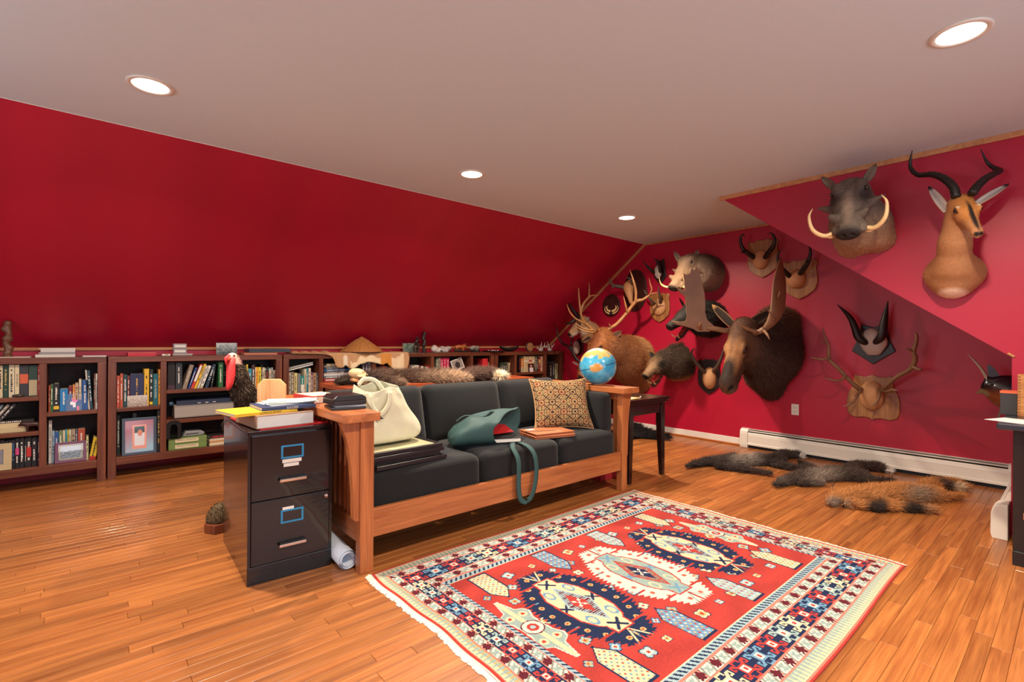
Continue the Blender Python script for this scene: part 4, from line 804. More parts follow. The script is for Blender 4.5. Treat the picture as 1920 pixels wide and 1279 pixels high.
horn('horn', [(1088, 597, .34, .03), (1080, 588, .36, .028), (1071, 577, .38, .02), (1066, 566, .38, .006)], HORNB, t, O); horn('horn', [(1081, 596, .36, .028), (1072, 604, .44, .02), (1064, 607, .47, .012), (1059, 604, .48, .003)], HORNB, t, O)
t, O = mount('antelope_mount', 1095, 690, 'small tan antelope head with one white ear showing, beside the globe')
poll, nose = Wp(1090, 682, .30), Wp(1082, 712, .46)
B = Beast(O, poll, nose, (-0.5, 0, 1), ((GX - 0.001, 0, 0), (-1, 0, 0)))
B.neck([(Wp(1104, 715, -.05), 0.12), (Wp(1100, 705, .15), 0.09), (Wp(1094, 690, .26), 0.06)]).h(rc, (0, 0, -0.04), (0.09, 0, -0.04), 0.06, 0.05, k=0.02).h(rc, (0.08, 0, -0.04), (0.22, 0, -0.04), 0.045, 0.03, k=0.02).paint('h', (0.25, 0, -0.03), (0.04, 0.05, 0.04), (40, 28, 24), 0.5)
B.build('body', (4.95, 4.2, 0.35), (5.6, 4.75, 1.1), 0.009, (170, 108, 62), t); B.eyes(0.07, 0.052, -0.005, 0.011)
B.ear((0.0, 0.05, -0.02), (-0.04, 0.15, 0.01), 0.03, (0.8, 0.2, 0.3), (226, 206, 206), (214, 190, 184))
horn('horn', [(1087, 679, .33, .018), (1079, 670, .36, .017), (1073, 658, .36, .015), (1071, 645, .33, .013), (1074, 634, .3, .010), (1077, 624, .28, .002)], HORNB, t, O, rip=0.05)
horn('horn', [(1082, 677, .35, .018), (1074, 662, .36, .017), (1066, 650, .36, .016), (1055, 644, .36, .014), (1047, 632, .36, .012), (1044, 618, .35, .009), (1038, 604, .34, .002)], HORNB, t, O, rip=0.05)
# ------------------------------------------------------------------ skull and horn plaques
t, O = mount('skull_plaque', 1086, 650, 'small white skull cap on a dark six sided plaque, left of the elk'); q = MB(O)
c = Wp(1086, 651, 0); q.prism([(0.1 * math.cos(a), 0.13 * math.sin(a)) for a in np.linspace(R(30), R(390), 7)[:-1]], 0.025, frame((0, -1, 0), (0, 0, 1), c)); q.build('plaque', PLQD, t, bev=0.006)
q = MB(O); q.ball(Wp(1081, 652, .07), (0.05, 0.055, 0.1)); q.build('skull', BONE, t, True)
t, O = mount('tusk_plaque', 1147, 573, 'oval walnut plaque with four crescent tusks'); plaque('oval', 1147, 573, 0.3, 0.31, PLQD, t, O)
c = Wp(1147, 577, .03)
for s_, (r0, y0) in ((1, (0.085, 0.0)), (-1, (0.085, 0.0)), (1, (0.12, -0.012)), (-1, (0.12, -0.012))):
    nd = [(c.x - 0.008, c.y - s_ * r0 * math.sin(a) * 0.95, c.z - 0.02 - r0 * math.cos(a) * 0.62 + y0 + 0.02, 0.017 * (1 - k / 5) + 0.003 if r0 < 0.1 else 0.01 * (1 - k / 5) + 0.002) for k, a in enumerate(np.linspace(0.25, 2.15, 6))]
    horn('tusk', nd, IVORY, t, O, world=True)
q = MB(O); q.ball(c + Vector((-0.005, 0, -0.075)), (0.02, 0.035, 0.026)); q.build('boss', HORNB, t, True)
t, O = mount('skull_plaque', 1190, 548, 'long tan skull with a grey horn on a large dark oval plaque'); plaque('oval', 1192, 545, 0.36, 0.56, PLQD, t, O)
def skull(name, pts, mat, t, O, seg=12, side=(0, 1, 0)):
    P = bez([tuple(Wp(a, b, o)) + r for a, b, o, r in pts], 4); q = MB(O); q.tube([p[:3] for p in P], [(p[3], p[4]) for p in P], seg, side=side); return q.build(name, mat, t, True)
skull('skull', [(1181, 528, .05, (.03, .03)), (1178, 536, .09, (.075, .05)), (1180, 548, .12, (.06, .05)), (1182, 560, .13, (.035, .035)), (1184, 570, .12, (.02, .02))], BUFF, t, O)
horn('horn', [(1173, 540, .10, .028), (1160, 537, .16, .026), (1150, 535, .2, .022), (1144, 528, .22, .012), (1140, 520, .22, .004)], HORNG, t, O); horn('prong', [(1152, 536, .2, .016), (1148, 539, .23, .01), (1147, 541, .24, .003)], HORNG, t, O)
horn('horn', [(1186, 533, .10, .024), (1184, 525, .16, .018), (1179, 522, .2, .01), (1174, 519, .22, .002)], HORNG, t, O)
t, O = mount('skull_plaque', 1238, 507, 'slender black horns on a small dark pointed plaque, left of the upper warthog'); plaque('jet', 1239, 510, 0.18, 0.34, PLQB, t, O)
skull('skull', [(1235, 497, .04, (.02, .02)), (1233, 505, .06, (.045, .03)), (1234, 514, .06, (.05, .03)), (1235, 522, .05, (.02, .02))], BONE, t, O)
horn('horn', [(1229, 513, .06, .022), (1222, 507, .12, .02), (1214, 500, .16, .014), (1204.5, 487, .2, .002)], HORNB, t, O); horn('horn', [(1238, 511, .06, .024), (1237, 500, .1, .02), (1233, 492, .14, .013), (1224.5, 483, .18, .002)], HORNB, t, O)
t, O = mount('antler_plaque', 1237, 577, 'light oak shield with short grey roe antlers beside the elk antler tips'); plaque('shield', 1238, 577, 0.29, 0.38, PLQ, t, O)
q = MB(O); c = Wp(1236, 576, .02); halfball(q, c, (0.05, 0.10, 0.11)); q.build('skull_cap', BUFF, t, True)
antler('antler', [[(1227, 569, .07, .02), (1219, 561, .14, .016), (1211, 550, .18, .012), (1207, 542, .2, .002)], [(1213, 552, .18, .01), (1215, 545, .2, .002)]], HORNG, t, O); antler('antler', [[(1238, 567, .07, .02), (1237, 556, .13, .016), (1235, 545, .17, .011), (1234, 536, .19, .002)]], HORNG, t, O)
def prong(px, py, w_, h_, label, pm, hornL, hornR, cap, capr):
    t, O = mount('pronghorn_plaque', px, py, label); plaque('shield', px, py, w_, h_, pm, t, O)
    q = MB(O); c = Wp(cap[0], cap[1], .02); halfball(q, c, capr); q.build('skull_cap', BUFF, t, True)
    for h_ in (hornL, hornR):
        horn('horn', h_[0], HORNB if pm is not PLQB else HORNG, t, O, seg=9)
        if len(h_) > 1: horn('prong', h_[1], HORNB if pm is not PLQB else HORNG, t, O)
prong(1431, 485, 0.33, 0.42, 'oak shield with black pronghorn horns, highest on the gable wall', PLQ,
      ([(1416, 484, .06, .026), (1404, 476, .13, .026), (1394, 468, .18, .022), (1389, 456, .2, .017), (1389, 445, .21, .012), (1393, 440, .22, .008), (1397, 444, .23, .002)], [(1398, 471, .17, .016), (1392, 473, .21, .01), (1388, 475, .23, .002)]),
      ([(1434, 483, .06, .026), (1443, 471, .13, .026), (1451, 460, .18, .022), (1452, 448, .2, .016), (1449, 440, .21, .011), (1444, 437, .22, .006), (1438, 439, .23, .002)], [(1445, 468, .15, .014), (1449, 472, .2, .003)]), (1427, 487), (0.075, 0.085, 0.105))
prong(1500, 524, 0.34, 0.41, 'oak shield with black pronghorn horns, right of the moose antler tip', PLQ,
      ([(1483, 520, .06, .026), (1473, 511, .12, .024), (1464, 501, .17, .02), (1459, 488, .2, .015), (1459, 477, .21, .01), (1463, 470, .22, .006), (1467, 469, .23, .002)],),
      ([(1500, 514, .06, .026), (1507, 504, .12, .026), (1514, 493, .16, .022), (1519, 478, .19, .016), (1519, 467, .2, .01), (1514, 459, .2, .002)], [(1513, 490, .17, .013), (1517, 494, .22, .003)]), (1493, 523), (0.075, 0.095, 0.10))
prong(1330, 706, 0.28, 0.42, 'dark shield with curled pronghorn horns, under the moose muzzle', PLQB,
      ([(1324, 700, .06, .024), (1314, 690, .12, .022), (1303, 677, .17, .019), (1297, 664, .2, .014), (1299, 656, .21, .009), (1305, 655, .22, .005), (1308, 658, .23, .002)],),
      ([(1338, 696, .06, .024), (1346, 686, .12, .022), (1352, 673, .16, .017), (1355, 662, .18, .01), (1355, 656, .19, .002)],), (1331, 709), (0.075, 0.085, 0.13))
t, O = mount('skull_plaque', 1637, 640, 'white skull plate with straight black horns on a black shield'); plaque('jet', 1638, 645, 0.34, 0.38, PLQB, t, O)
skull('skull', [(1634, 618, .03, (.03, .02)), (1634, 626, .06, (.075, .05)), (1637, 640, .07, (.11, .05)), (1637, 653, .06, (.09, .04)), (1638, 665, .04, (.05, .02))], BONE, t, O)
horn('horn', [(1628, 643, .08, .02), (1620, 641, .12, .03), (1609, 632, .14, .034), (1602, 612, .14, .03), (1592, 593, .13, .022), (1570, 571, .12, .003)], HORNB, t, O, seg=10); horn('horn', [(1638, 644, .08, .02), (1645, 639, .12, .03), (1653, 629, .14, .036), (1657, 608, .14, .032), (1661, 586, .13, .02), (1665, 564, .12, .003)], HORNB, t, O, seg=10)
t, O = mount('antler_plaque', 1637, 745, 'brown elk antlers on a scalloped oak shield above the heater'); plaque('ornate', 1637, 745, 0.42, 0.42, PLQ, t, O)
q = MB(O); c = Wp(1635, 742, .02); halfball(q, c, (0.09, 0.1, 0.14)); q.build('skull_cap', BUFF, t, True)
antler('antler', [[(1614, 731, .09, .024), (1604, 724, .15, .02), (1586, 706, .2, .018), (1570, 689, .24, .017), (1555, 674, .27, .016), (1554, 656, .3, .012), (1552, 645, .31, .01), (1547, 632, .32, .008), (1542.5, 615, .33, .004)], [(1555, 672, .28, .012), (1540, 674, .33, .010), (1519, 670, .36, .003)], [(1586, 706, .21, .012), (1572, 714, .28, .009), (1545, 709, .33, .003)], [(1613, 733, .11, .016), (1606, 744, .2, .013), (1597, 756, .27, .01), (1581, 763, .3, .003)], [(1549, 643, .31, .008), (1544, 643, .33, .006), (1542, 639, .34, .002)]], ANTD, t, O)
antler('antler', [[(1650, 731, .09, .024), (1660, 725, .15, .02), (1680, 708, .2, .019), (1700, 697, .24, .018), (1711, 688, .26, .02), (1716, 672, .28, .02), (1713, 660, .3, .018), (1717, 645, .31, .016), (1719, 634, .32, .014), (1717, 625, .32, .01)], [(1712, 688, .27, .016), (1721, 692, .31, .013), (1728, 694, .33, .008)], [(1714, 660, .3, .012), (1706, 656, .33, .009), (1698, 653, .35, .006)], [(1652, 732, .11, .016), (1664, 734, .2, .013), (1674, 731, .25, .011), (1683, 733, .28, .004)], [(1648, 733, .12, .016), (1648, 744, .2, .013), (1643, 755, .26, .01), (1632, 763, .3, .003)]], ANTD, t, O)
# ------------------------------------------------------------------ sailfish head leaving the knee wall
FX = 5.2; c = pX(1893, 735, FX); O = Vector((FX, KR, c.z)); t = thing('billfish_mount', O, 'dark billfish head with a long pale bill, beside the desk', 'trophy mount')
fp = lambda x, y, X=FX: tuple(pX(x, y, X))
B = Beast(O, fp(1870, 728), fp(1840, 700), (0, 0, 1), ((0, KR + 0.001, 0), (0, 1, 0)))
B.m(rc, fp(1925, 748), fp(1884, 733), 0.15, 0.115, sq=((1, 0, 0), 1.8)).m(rc, fp(1884, 733), fp(1856, 723), 0.115, 0.04, sq=((1, 0, 0), 1.6)).m(rc, fp(1858, 724), fp(1843, 733), 0.03, 0.014, k=0.03).m(rc, fp(1843, 733), fp(1829, 737.6), 0.014, 0.003, k=0.02).m(rc, fp(1858, 722), fp(1851, 708), 0.024, 0.014, k=0.02)
B.paint('m', fp(1880, 752), (0.3, 0.22, 0.08), (120, 62, 34), 0.6).paint('m', fp(1838, 736), (0.06, 0.07, 0.03), (120, 110, 80), 0.6)
B.build('head', (FX - 0.2, 0.28, 0.4), (FX + 0.2, 0.75, 1.2), 0.008, (22, 16, 26), t, vcol('wet_fish_skin', 0.25, coat=0.5))
horn('bill', [fp(1857, 722) + (0.017,), fp(1848, 704) + (0.013,), fp(1834, 684) + (0.009,), fp(1814, 664) + (0.002,)], plain('bill_grey', (170, 158, 140), 0.4, var=0.15), t, O, world=True)
for nm, ct, rgb in (('dorsal_fin', [(1858, 715), (1852, 700), (1851, 683), (1858, 685), (1868, 695), (1876, 708), (1880, 720), (1870, 722)], (26, 14, 20)), ('pectoral_fin', [(1878, 752), (1874, 770), (1869, 782), (1869, 790), (1875, 780), (1882, 764), (1886, 752)], (104, 84, 62))):
    P = [Vector(fp(x, y, FX - 0.03 if nm[0] == 'p' else FX)) for x, y in ct]; n_ = Vector((0.004, 0, 0)); k = len(P)
    q = MB(O); q.add([p - n_ for p in P] + [p + n_ for p in P], [tuple(range(k)), tuple(range(2 * k - 1, k - 1, -1))] + [(i, k + i, k + (i + 1) % k, (i + 1) % k) for i in range(k)]); q.build(nm, plain(nm + '_skin', rgb, 0.3, var=0.3, coat=0.4), t)
for sg in (-1,): q = MB(O); q.ball(Vector(fp(1862, 722)) + Vector((-0.045, 0, 0)), 0.012); q.build('eye', GLASSEYE, t, True)
# ------------------------------------------------------------------ rug: knotted grid, one colour per knot
RX0, RX1, RY0, RY1, KN = 1.065, 3.225, 0.60, 2.29, 0.004
nx, ny = int((RX1 - RX0) / KN), int((RY1 - RY0) / KN)
gx, gy = np.meshgrid((np.arange(nx) + 0.5) * KN, (np.arange(ny) + 0.5) * KN, indexing='ij')      # metres from the X0 / Y0 corner
IM = np.zeros((nx, ny, 3)); WX, WY = nx * KN, ny * KN
CR_ = dict(red=(170, 60, 54), navy=(34, 44, 74), cream=(208, 192, 156), white=(212, 202, 190), blue=(104, 144, 172), sage=(142, 162, 156), dk=(92, 34, 44), pink=(206, 120, 104), gold=(196, 160, 104), lb=(150, 174, 180), grey=(128, 132, 122))
CR_ = {k: np.array(v, float) for k, v in CR_.items()}
def put(mask, c): IM[mask] = CR_[c] if isinstance(c, str) else c
def side_band(e0, e1, s0, s1):
    """frame between insets e (ends) / s (sides): returns mask, coordinate along, coordinate across 0..1"""
    ex = np.minimum(gx, WX - gx); sy = np.minimum(gy, WY - gy)
    inside = (ex >= e0) & (sy >= s0) & ~((ex >= e1) & (sy >= s1))
    te = (ex - e0) / (e1 - e0); ts = (sy - s0) / (s1 - s0); onend = inside & (te <= ts) & (te < 1); onend |= inside & (ts > 1)
    al = np.where(onend, gy, gx); ac = np.where(onend, te, ts); un = np.where(onend, e1 - e0, s1 - s0)
    return inside, onend, al, np.clip(ac, 0, 1), un
E_ = [0.0, 0.010, 0.022, 0.068, 0.110, 0.182, 0.222, 0.246]; S_ = [0.0, 0.0, 0.010, 0.068, 0.120, 0.232, 0.290, 0.335]
put(gx >= 0, 'red')
m_, on, al, ac, un = side_band(E_[0], E_[1], S_[0], S_[1] + 1e-6); put(m_, 'white')
m_, on, al, ac, un = side_band(E_[1], E_[2], S_[1], S_[2]); put(m_, (172, 58, 50))
m_, on, al, ac, un = side_band(E_[2], E_[3], S_[2], S_[3]); put(m_, 'cream'); tri = ((al / 0.024) % 1.0); put(m_ & (np.abs(tri - 0.5) * 2 < ac), 'sage'); put(m_ & on & (np.abs(tri - 0.5) * 2 > 1.3 - ac), 'gold'); put(m_ & ((ac < 0.08) | (ac > 0.92)), 'pink')
for q0, q1 in ((3, 4), (5, 6)):
    m_, on, al, ac, un = side_band(E_[q0], E_[q1], S_[q0], S_[q1]); put(m_, 'white')
    per = 0.105; u_ = (al / per) % 1.0; A = np.abs(u_ - 0.25) * per / 0.026; Bc = np.abs(ac - 0.5) * un / 0.026
    st = ((A < 0.28) | (Bc < 0.28) | (np.abs(A - Bc) < 0.25)) & (np.maximum(A, Bc) < 0.85); put(m_ & st, 'dk')
    A2 = np.abs(u_ - 0.75) * per / 0.03; st = ((np.abs(A2 - Bc) < 0.22) | (A2 < 0.15)) & (np.maximum(A2, Bc) < 0.62); put(m_ & st, 'sage')
    for cc in (0.5, 0.0): put(m_ & (np.abs(((u_ - cc + 0.5) % 1 - 0.5) * per - (ac - 0.5) * 0.03) < 0.0045) & (np.abs(ac - 0.5) < 0.4), 'grey')
    put(m_ & (np.abs(u_ - 0.38) < 0.03) & (np.abs(np.abs(ac - 0.5) - 0.25) < 0.08), 'pink')
    put(m_ & ((ac < 0.07) | (ac > 0.93)), 'pink')
m_, on, al, ac, un = side_band(E_[4], E_[5], S_[4], S_[5]); put(m_, 'navy')
per = np.where(on, 0.0925, 0.1085); cell = np.floor(al / per).astype(int); a_ = np.abs(((al / per) % 1) * 2 - 1) ; b2 = np.abs(ac * 2 - 1)
pal = np.array([CR_['cream'], CR_['red'] * 1.02, CR_['blue'], CR_['red'] * 1.02, CR_['sage'] * 1.08]); ringc = np.clip(pal[cell % 5], 0, 255)
mx_ = np.maximum(a_ * 0.95, b2 * 0.95); hk = ((np.abs(a_ - b2) < 0.16) & (mx_ > 0.38) & (mx_ < 0.66)) | ((a_ > 0.48) & (a_ < 0.92) & (b2 > 0.54) & (b2 < 0.72)) | ((a_ > 0.78) & (a_ < 0.92) & (b2 > 0.2) & (b2 < 0.72)) | ((a_ > 0.6) & (a_ < 0.92) & (b2 > 0.2) & (b2 < 0.34)) | ((b2 > 0.6) & (b2 < 0.9) & (a_ > 0.22) & (a_ < 0.36)) | ((b2 > 0.78) & (b2 < 0.9) & (a_ > 0.0) & (a_ < 0.36))
rg = (np.maximum(a_, b2) < 0.44) | hk; IM[m_ & rg] = ringc[m_ & rg]; put(m_ & (np.maximum(a_, b2) < 0.29), 'white'); put(m_ & (np.maximum(a_, b2) < 0.13), 'red'); put(m_ & ((ac < 0.05) | (ac > 0.95)), 'pink')
m_, on, al, ac, un = side_band(E_[6], E_[7], S_[6], S_[7]); put(m_, 'lb'); put(m_ & (((al + ac * 0.03) / 0.028 % 1) < 0.42) & (np.abs(ac - 0.55) < 0.33), 'navy'); put(m_ & (ac > 0.9), 'cream'); put(m_ & (ac < 0.12), 'pink')
# field motifs, measured from the field centre
cx, cy = gx - (2.128 - RX0), gy - (1.447 - RY0); fld = (np.minimum(gx, WX - gx) > E_[7]) & (np.minimum(gy, WY - gy) > S_[7])
IM[fld] *= (1 + 0.05 * np.sin(gy[fld] * 31 + 2 * np.sin(gx[fld] * 9)))[:, None]
def flower(x, y, r, c1, c2='white', rot=0):
    dx, dy = cx - x, cy - y; rr = np.hypot(dx, dy); th = np.arctan2(dy, dx) + rot; R_ = r * (0.62 + 0.38 * np.abs(np.cos(2 * th)))
    put(fld & (rr < R_ * 1.16), 'navy'); put(fld & (rr < R_), c1); put(fld & (rr < R_ * 0.62), c2); put(fld & (rr < R_ * 0.3), 'red')
for k in range(-6, 7):
    for j in range(-5, 6):
        x = k * 0.135 + (0.06 if j % 2 else 0); y = j * 0.098
        if abs(x) < 0.79 and abs(y) < 0.47: flower(x + 0.012 * math.sin(k * 3 + j), y, 0.020 + 0.006 * ((k * 7 + j * 3) % 3), ('lb', 'sage', 'cream', 'blue')[(k * 2 + j) % 4], ('white', 'gold')[(k + j) % 2], 0.4 * (j % 3))
def saw(t, p, a): return a * np.abs((t / p) % 1 * 2 - 1)
for k, (mx0, outc, inc, sm) in enumerate(((-0.4725, 'navy', 'cream', 'red'), (-0.02, 'white', 'sage', 'red'), (0.418, 'navy', 'cream', 'red'))):
    dx, dy = cx - mx0, cy; ax_, ay_ = np.abs(dx), np.abs(dy)
    Wd = np.interp(ay_, [0, 0.12, 0.20, 0.27, 0.345], [0.205, 0.198, 0.155, 0.11, 0.07]) - saw(ay_, 0.024, 0.026) + 0.018
    notch = ((np.abs(ay_ - 0.235) < 0.006) & (ax_ > 0.06)) | ((np.abs(ay_ - 0.12) < 0.006) & (ax_ > 0.14)) | ((ax_ < 0.006) & (ay_ > 0.26))
    om = (ax_ < Wd) & (ay_ < 0.345 - saw(ax_, 0.02, 0.02)) & ~notch; put(fld & om, outc)
    for fx, fy in ((0.17, 0.0), (0.16, 0.075), (0.135, 0.16), (0.10, 0.225), (0.045, 0.295)):
        rr = np.hypot(ax_ - fx, ay_ - fy); put(fld & om & (rr < 0.013), 'gold' if outc == 'navy' else 'pink'); put(fld & om & (rr < 0.006), 'red')
    put(fld & om & (np.abs(ax_ - (ay_ - 0.25) * 0.5) < 0.005) & (ay_ > 0.25), 'cream' if outc == 'navy' else 'sage')
    Wi = np.interp(ay_, [0, 0.10, 0.175, 0.19, 0.245], [0.105, 0.102, 0.07, 0.05, 0.046]); im = (ax_ < Wi) & (ay_ < 0.245)
    put(fld & (ax_ < Wi + 0.009) & (ay_ < 0.253), 'red'); put(fld & im, inc)
    for fy in (0.205, ): 
        rr = np.maximum(ax_, np.abs(ay_ - fy)); put(fld & im & (((np.abs(ax_ - np.abs(ay_ - fy)) < 0.009) | (rr < 0.012)) & (rr < 0.034)), 'navy' if outc == 'navy' else 'blue')
    rr = np.maximum(np.abs(ax_ - 0.085), ay_); put(fld & im & (((np.abs(np.abs(ax_ - 0.085) - ay_) < 0.009)) & (rr < 0.028)), 'navy' if outc == 'navy' else 'blue')
    s8 = np.abs(np.hypot((ax_ - 0.062) * 1.3, (ay_ - 0.125) * 0.8) - 0.024); put(fld & im & (s8 < 0.005), 'blue' if inc == 'cream' else 'cream')
    dm = ax_ / 0.062 + ay_ / 0.15; put(fld & (dm < 1.15), 'lb' if inc == 'cream' else 'red'); put(fld & (dm < 1.0) & ((ay_ / 0.011 % 1) < 0.5), 'dk' if inc == 'cream' else 'grey'); put(fld & (dm < 0.62), 'red' if inc == 'cream' else 'navy'); put(fld & (np.hypot(ax_ - 0.014, ay_ - 0.02) < 0.008), 'white'); put(fld & (np.abs(ax_ - ay_ * 0.7) < 0.003) & (dm < 0.6), 'white')
for hx, c1 in ((-0.675, 'cream'), (-0.262, 'blue'), (0.182, 'lb'), (0.655, 'cream')):
    for sg in (1, -1):
        dx, dy = cx - hx, (cy * sg) - 0.37; Wh = np.interp(dy, [-0.125, -0.06, 0.12], [0.0, 0.048, 0.048]); hm = (np.abs(dx) < Wh) & (dy > -0.125) & (dy < 0.115)
        put(fld & (np.abs(dx) < Wh + 0.007) & (dy > -0.135) & (dy < 0.124), 'navy'); put(fld & hm, c1)
        lu, lv = ((dx + dy) / 0.028) % 1, ((dx - dy) / 0.028) % 1; lat = (np.abs(lu - 0.5) < 0.24) & (np.abs(lv - 0.5) < 0.24)
        ci = (np.floor((dx + dy) / 0.028) + 2 * np.floor((dx - dy) / 0.028)).astype(int) % 3; put(fld & hm & lat & (ci == 0), 'red'); put(fld & hm & lat & (ci == 1), 'blue' if c1 == 'cream' else 'white'); put(fld & hm & lat & (ci == 2), 'grey' if c1 == 'cream' else 'gold')
for sg in (1, -1):
    dx, dy = np.abs(cx - sg * 0.755), np.abs(cy); tm = (dx < np.interp(dy, [0, 0.06, 0.1, 0.13, 0.15, 0.235], [0.045, 0.05, 0.07, 0.06, 0.024, 0.006])) & (dy < 0.235)
    put(fld & (dx < np.interp(dy, [0, 0.06, 0.1, 0.13, 0.15, 0.24], [0.052, 0.057, 0.077, 0.067, 0.031, 0.01])) & (dy < 0.242), 'white'); put(fld & tm, 'sage'); put(fld & tm & (dx < 0.012), 'cream')
    rr = np.hypot(dx - 0.035, dy - 0.1); put(fld & (rr < 0.02), 'cream'); put(fld & (rr < 0.009), 'red'); rr = np.hypot(dx, dy); put(fld & (rr < 0.05), 'dk'); put(fld & (rr < 0.044), 'white'); put(fld & (rr < 0.026), 'red'); put(fld & (rr < 0.012), 'lb')
IM = np.clip(IM * rng.normal(1, 0.035, (nx, ny, 1)), 0, 255)
IM *= 0.95
lin = np.where(IM / 255 <= 0.04045, IM / 255 / 12.92, ((IM / 255 + 0.055) / 1.055) ** 2.4)
vx_, vy_ = np.meshgrid(np.arange(nx + 1) * KN, np.arange(ny + 1) * KN, indexing='ij')
ex_ = np.clip(1 - np.minimum(vx_, WX - vx_) / 0.3, 0, 1); VZ = 0.0065 + 0.0012 * np.sin(vx_ * 7 + vy_ * 3) + 0.001 * np.sin(vy_ * 11)
VXX = vx_ + 0.007 * np.sin(vy_ * 7.5) * ex_ + 0.004 * np.sin(vy_ * 19) * ex_; VYY = vy_ + 0.006 * np.sin(vx_ * 4.1) * np.clip(1 - np.minimum(vy_, WY - vy_) / 0.3, 0, 1)
RO = Vector((RX0, RY0, 0)); rug = thing('rug', RO, 'red tribal rug with navy and white medallions on the floor', 'rug')
VV = np.stack([VXX, VYY, VZ], -1).reshape(-1, 3); I0 = (np.arange(nx)[:, None] * (ny + 1) + np.arange(ny)[None, :]).ravel()
FF = np.stack([I0, I0 + ny + 1, I0 + ny + 2, I0 + 1], 1); me = np_mesh('pile', VV, FF, vcol('wool_pile', 0.95, 0.5, 900, spec=0.1))
a = me.attributes.new('Col', 'FLOAT_COLOR', 'FACE'); c4 = np.ones((nx * ny, 4), np.float32); c4[:, :3] = lin.reshape(-1, 3); a.data.foreach_set('color', c4.ravel()); link('pile', me, rug)
ring = [(i, 0) for i in range(0, nx + 1, 6)] + [(nx, j) for j in range(0, ny + 1, 6)] + [(i, ny) for i in range(nx, -1, -6)] + [(0, j) for j in range(ny, -1, -6)]
rp_ = [VV[i * (ny + 1) + j] for i, j in ring]; k = len(rp_); q = MB(); q.add([tuple(p) for p in rp_] + [(p[0], p[1], 0.0) for p in rp_], [(i, k + i, k + (i + 1) % k, (i + 1) % k) for i in range(k)]); q.build('edge_binding', plain('rug_binding_red', (160, 52, 46), 0.9), rug)
q = MB()
for xs, sg in ((0, -1), (WX, 1)):
    y = 0.0
    while y < WY:
        jx = int(min(ny, y / KN)); x0 = VXX[0 if sg < 0 else nx, jx]; l = random.uniform(0.016, 0.026); w_ = 0.011; dy = random.uniform(-0.004, 0.004)
        q.add([(x0, y, 0.006), (x0, y + w_, 0.006), (x0 + sg * l, y + w_ + dy, 0.001), (x0 + sg * l, y + dy, 0.001)], [(0, 1, 2, 3) if sg < 0 else (3, 2, 1, 0)]); y += w_ * 0.92
fr = q.build('fringe', plain('cotton_fringe', (224, 208, 190), 0.9), rug, solid=0.003); fr['kind'] = 'stuff'
# ------------------------------------------------------------------ pelts
def pelt(name, label, body, base, paints, O, zmin, n, fl, box, vx=0.009, tail=None, wf=0.004, ears=None, comb=(1, -0.1, 0), lift=0.5, cvar=0.4, tipl=1.9):
    """flat skin: chains of flattened round cones lying on a surface at zmin"""
    t = thing(name, O, label, 'pelt'); B = Beast(O, (0, 0, 0), (1, 0, 0)); B.wall = ((0, 0, zmin), (0, 0, 1))
    for ch in body:
        for (p, ra), (q_, rb) in zip(ch[:-1], ch[1:]): B.m(rc, tuple(p), tuple(q_), ra, rb, k=0.03, sq=((0, 0, 1), 2.1))
    for c, r, rgb, sf in paints: B.paint('m', tuple(c), r, rgb, sf)
    V_ = np.array([list(p) for ch in body for p, r in ch]); r_ = max(r for ch in body for p, r in ch) + 0.03
    lo = V_.min(0) - r_; hi = V_.max(0) + r_; lo[2] = zmin - 0.02
    B.build('hide', lo, hi, vx, base, t)
    cb = np.array(comb, np.float32); B.fur(n, fl, wf, lambda P, N: cb + 0 * P, lift=lift, cvar=cvar, tipl=tipl); return t, B
Zf = 0.001
def pl(*nodes, z=0.03): return [(pz(x, y, z), r) for x, y, r in nodes]
DK = (52, 42, 38); O = pz(1400, 872, 0)
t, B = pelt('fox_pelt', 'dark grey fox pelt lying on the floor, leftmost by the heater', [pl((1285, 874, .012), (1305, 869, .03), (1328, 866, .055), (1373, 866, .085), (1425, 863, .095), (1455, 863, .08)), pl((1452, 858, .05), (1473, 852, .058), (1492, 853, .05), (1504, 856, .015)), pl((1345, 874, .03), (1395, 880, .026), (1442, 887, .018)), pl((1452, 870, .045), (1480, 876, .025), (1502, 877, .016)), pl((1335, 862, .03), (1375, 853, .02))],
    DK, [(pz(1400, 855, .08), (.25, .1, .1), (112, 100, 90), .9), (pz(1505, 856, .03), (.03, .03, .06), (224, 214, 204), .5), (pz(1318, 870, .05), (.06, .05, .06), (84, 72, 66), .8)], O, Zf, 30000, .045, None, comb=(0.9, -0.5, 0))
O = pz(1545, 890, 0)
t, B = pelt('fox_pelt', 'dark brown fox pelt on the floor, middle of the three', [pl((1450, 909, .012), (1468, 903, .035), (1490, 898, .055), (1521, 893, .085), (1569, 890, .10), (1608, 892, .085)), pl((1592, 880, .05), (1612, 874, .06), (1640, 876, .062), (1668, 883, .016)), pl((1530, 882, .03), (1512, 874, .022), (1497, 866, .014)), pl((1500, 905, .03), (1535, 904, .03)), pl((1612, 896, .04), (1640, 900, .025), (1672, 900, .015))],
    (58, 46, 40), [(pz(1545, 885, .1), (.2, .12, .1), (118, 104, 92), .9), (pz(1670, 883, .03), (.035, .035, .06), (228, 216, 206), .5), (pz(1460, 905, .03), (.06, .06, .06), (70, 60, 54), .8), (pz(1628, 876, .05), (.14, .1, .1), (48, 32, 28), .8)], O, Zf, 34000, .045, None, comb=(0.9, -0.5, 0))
O = pz(1660, 935, 0)
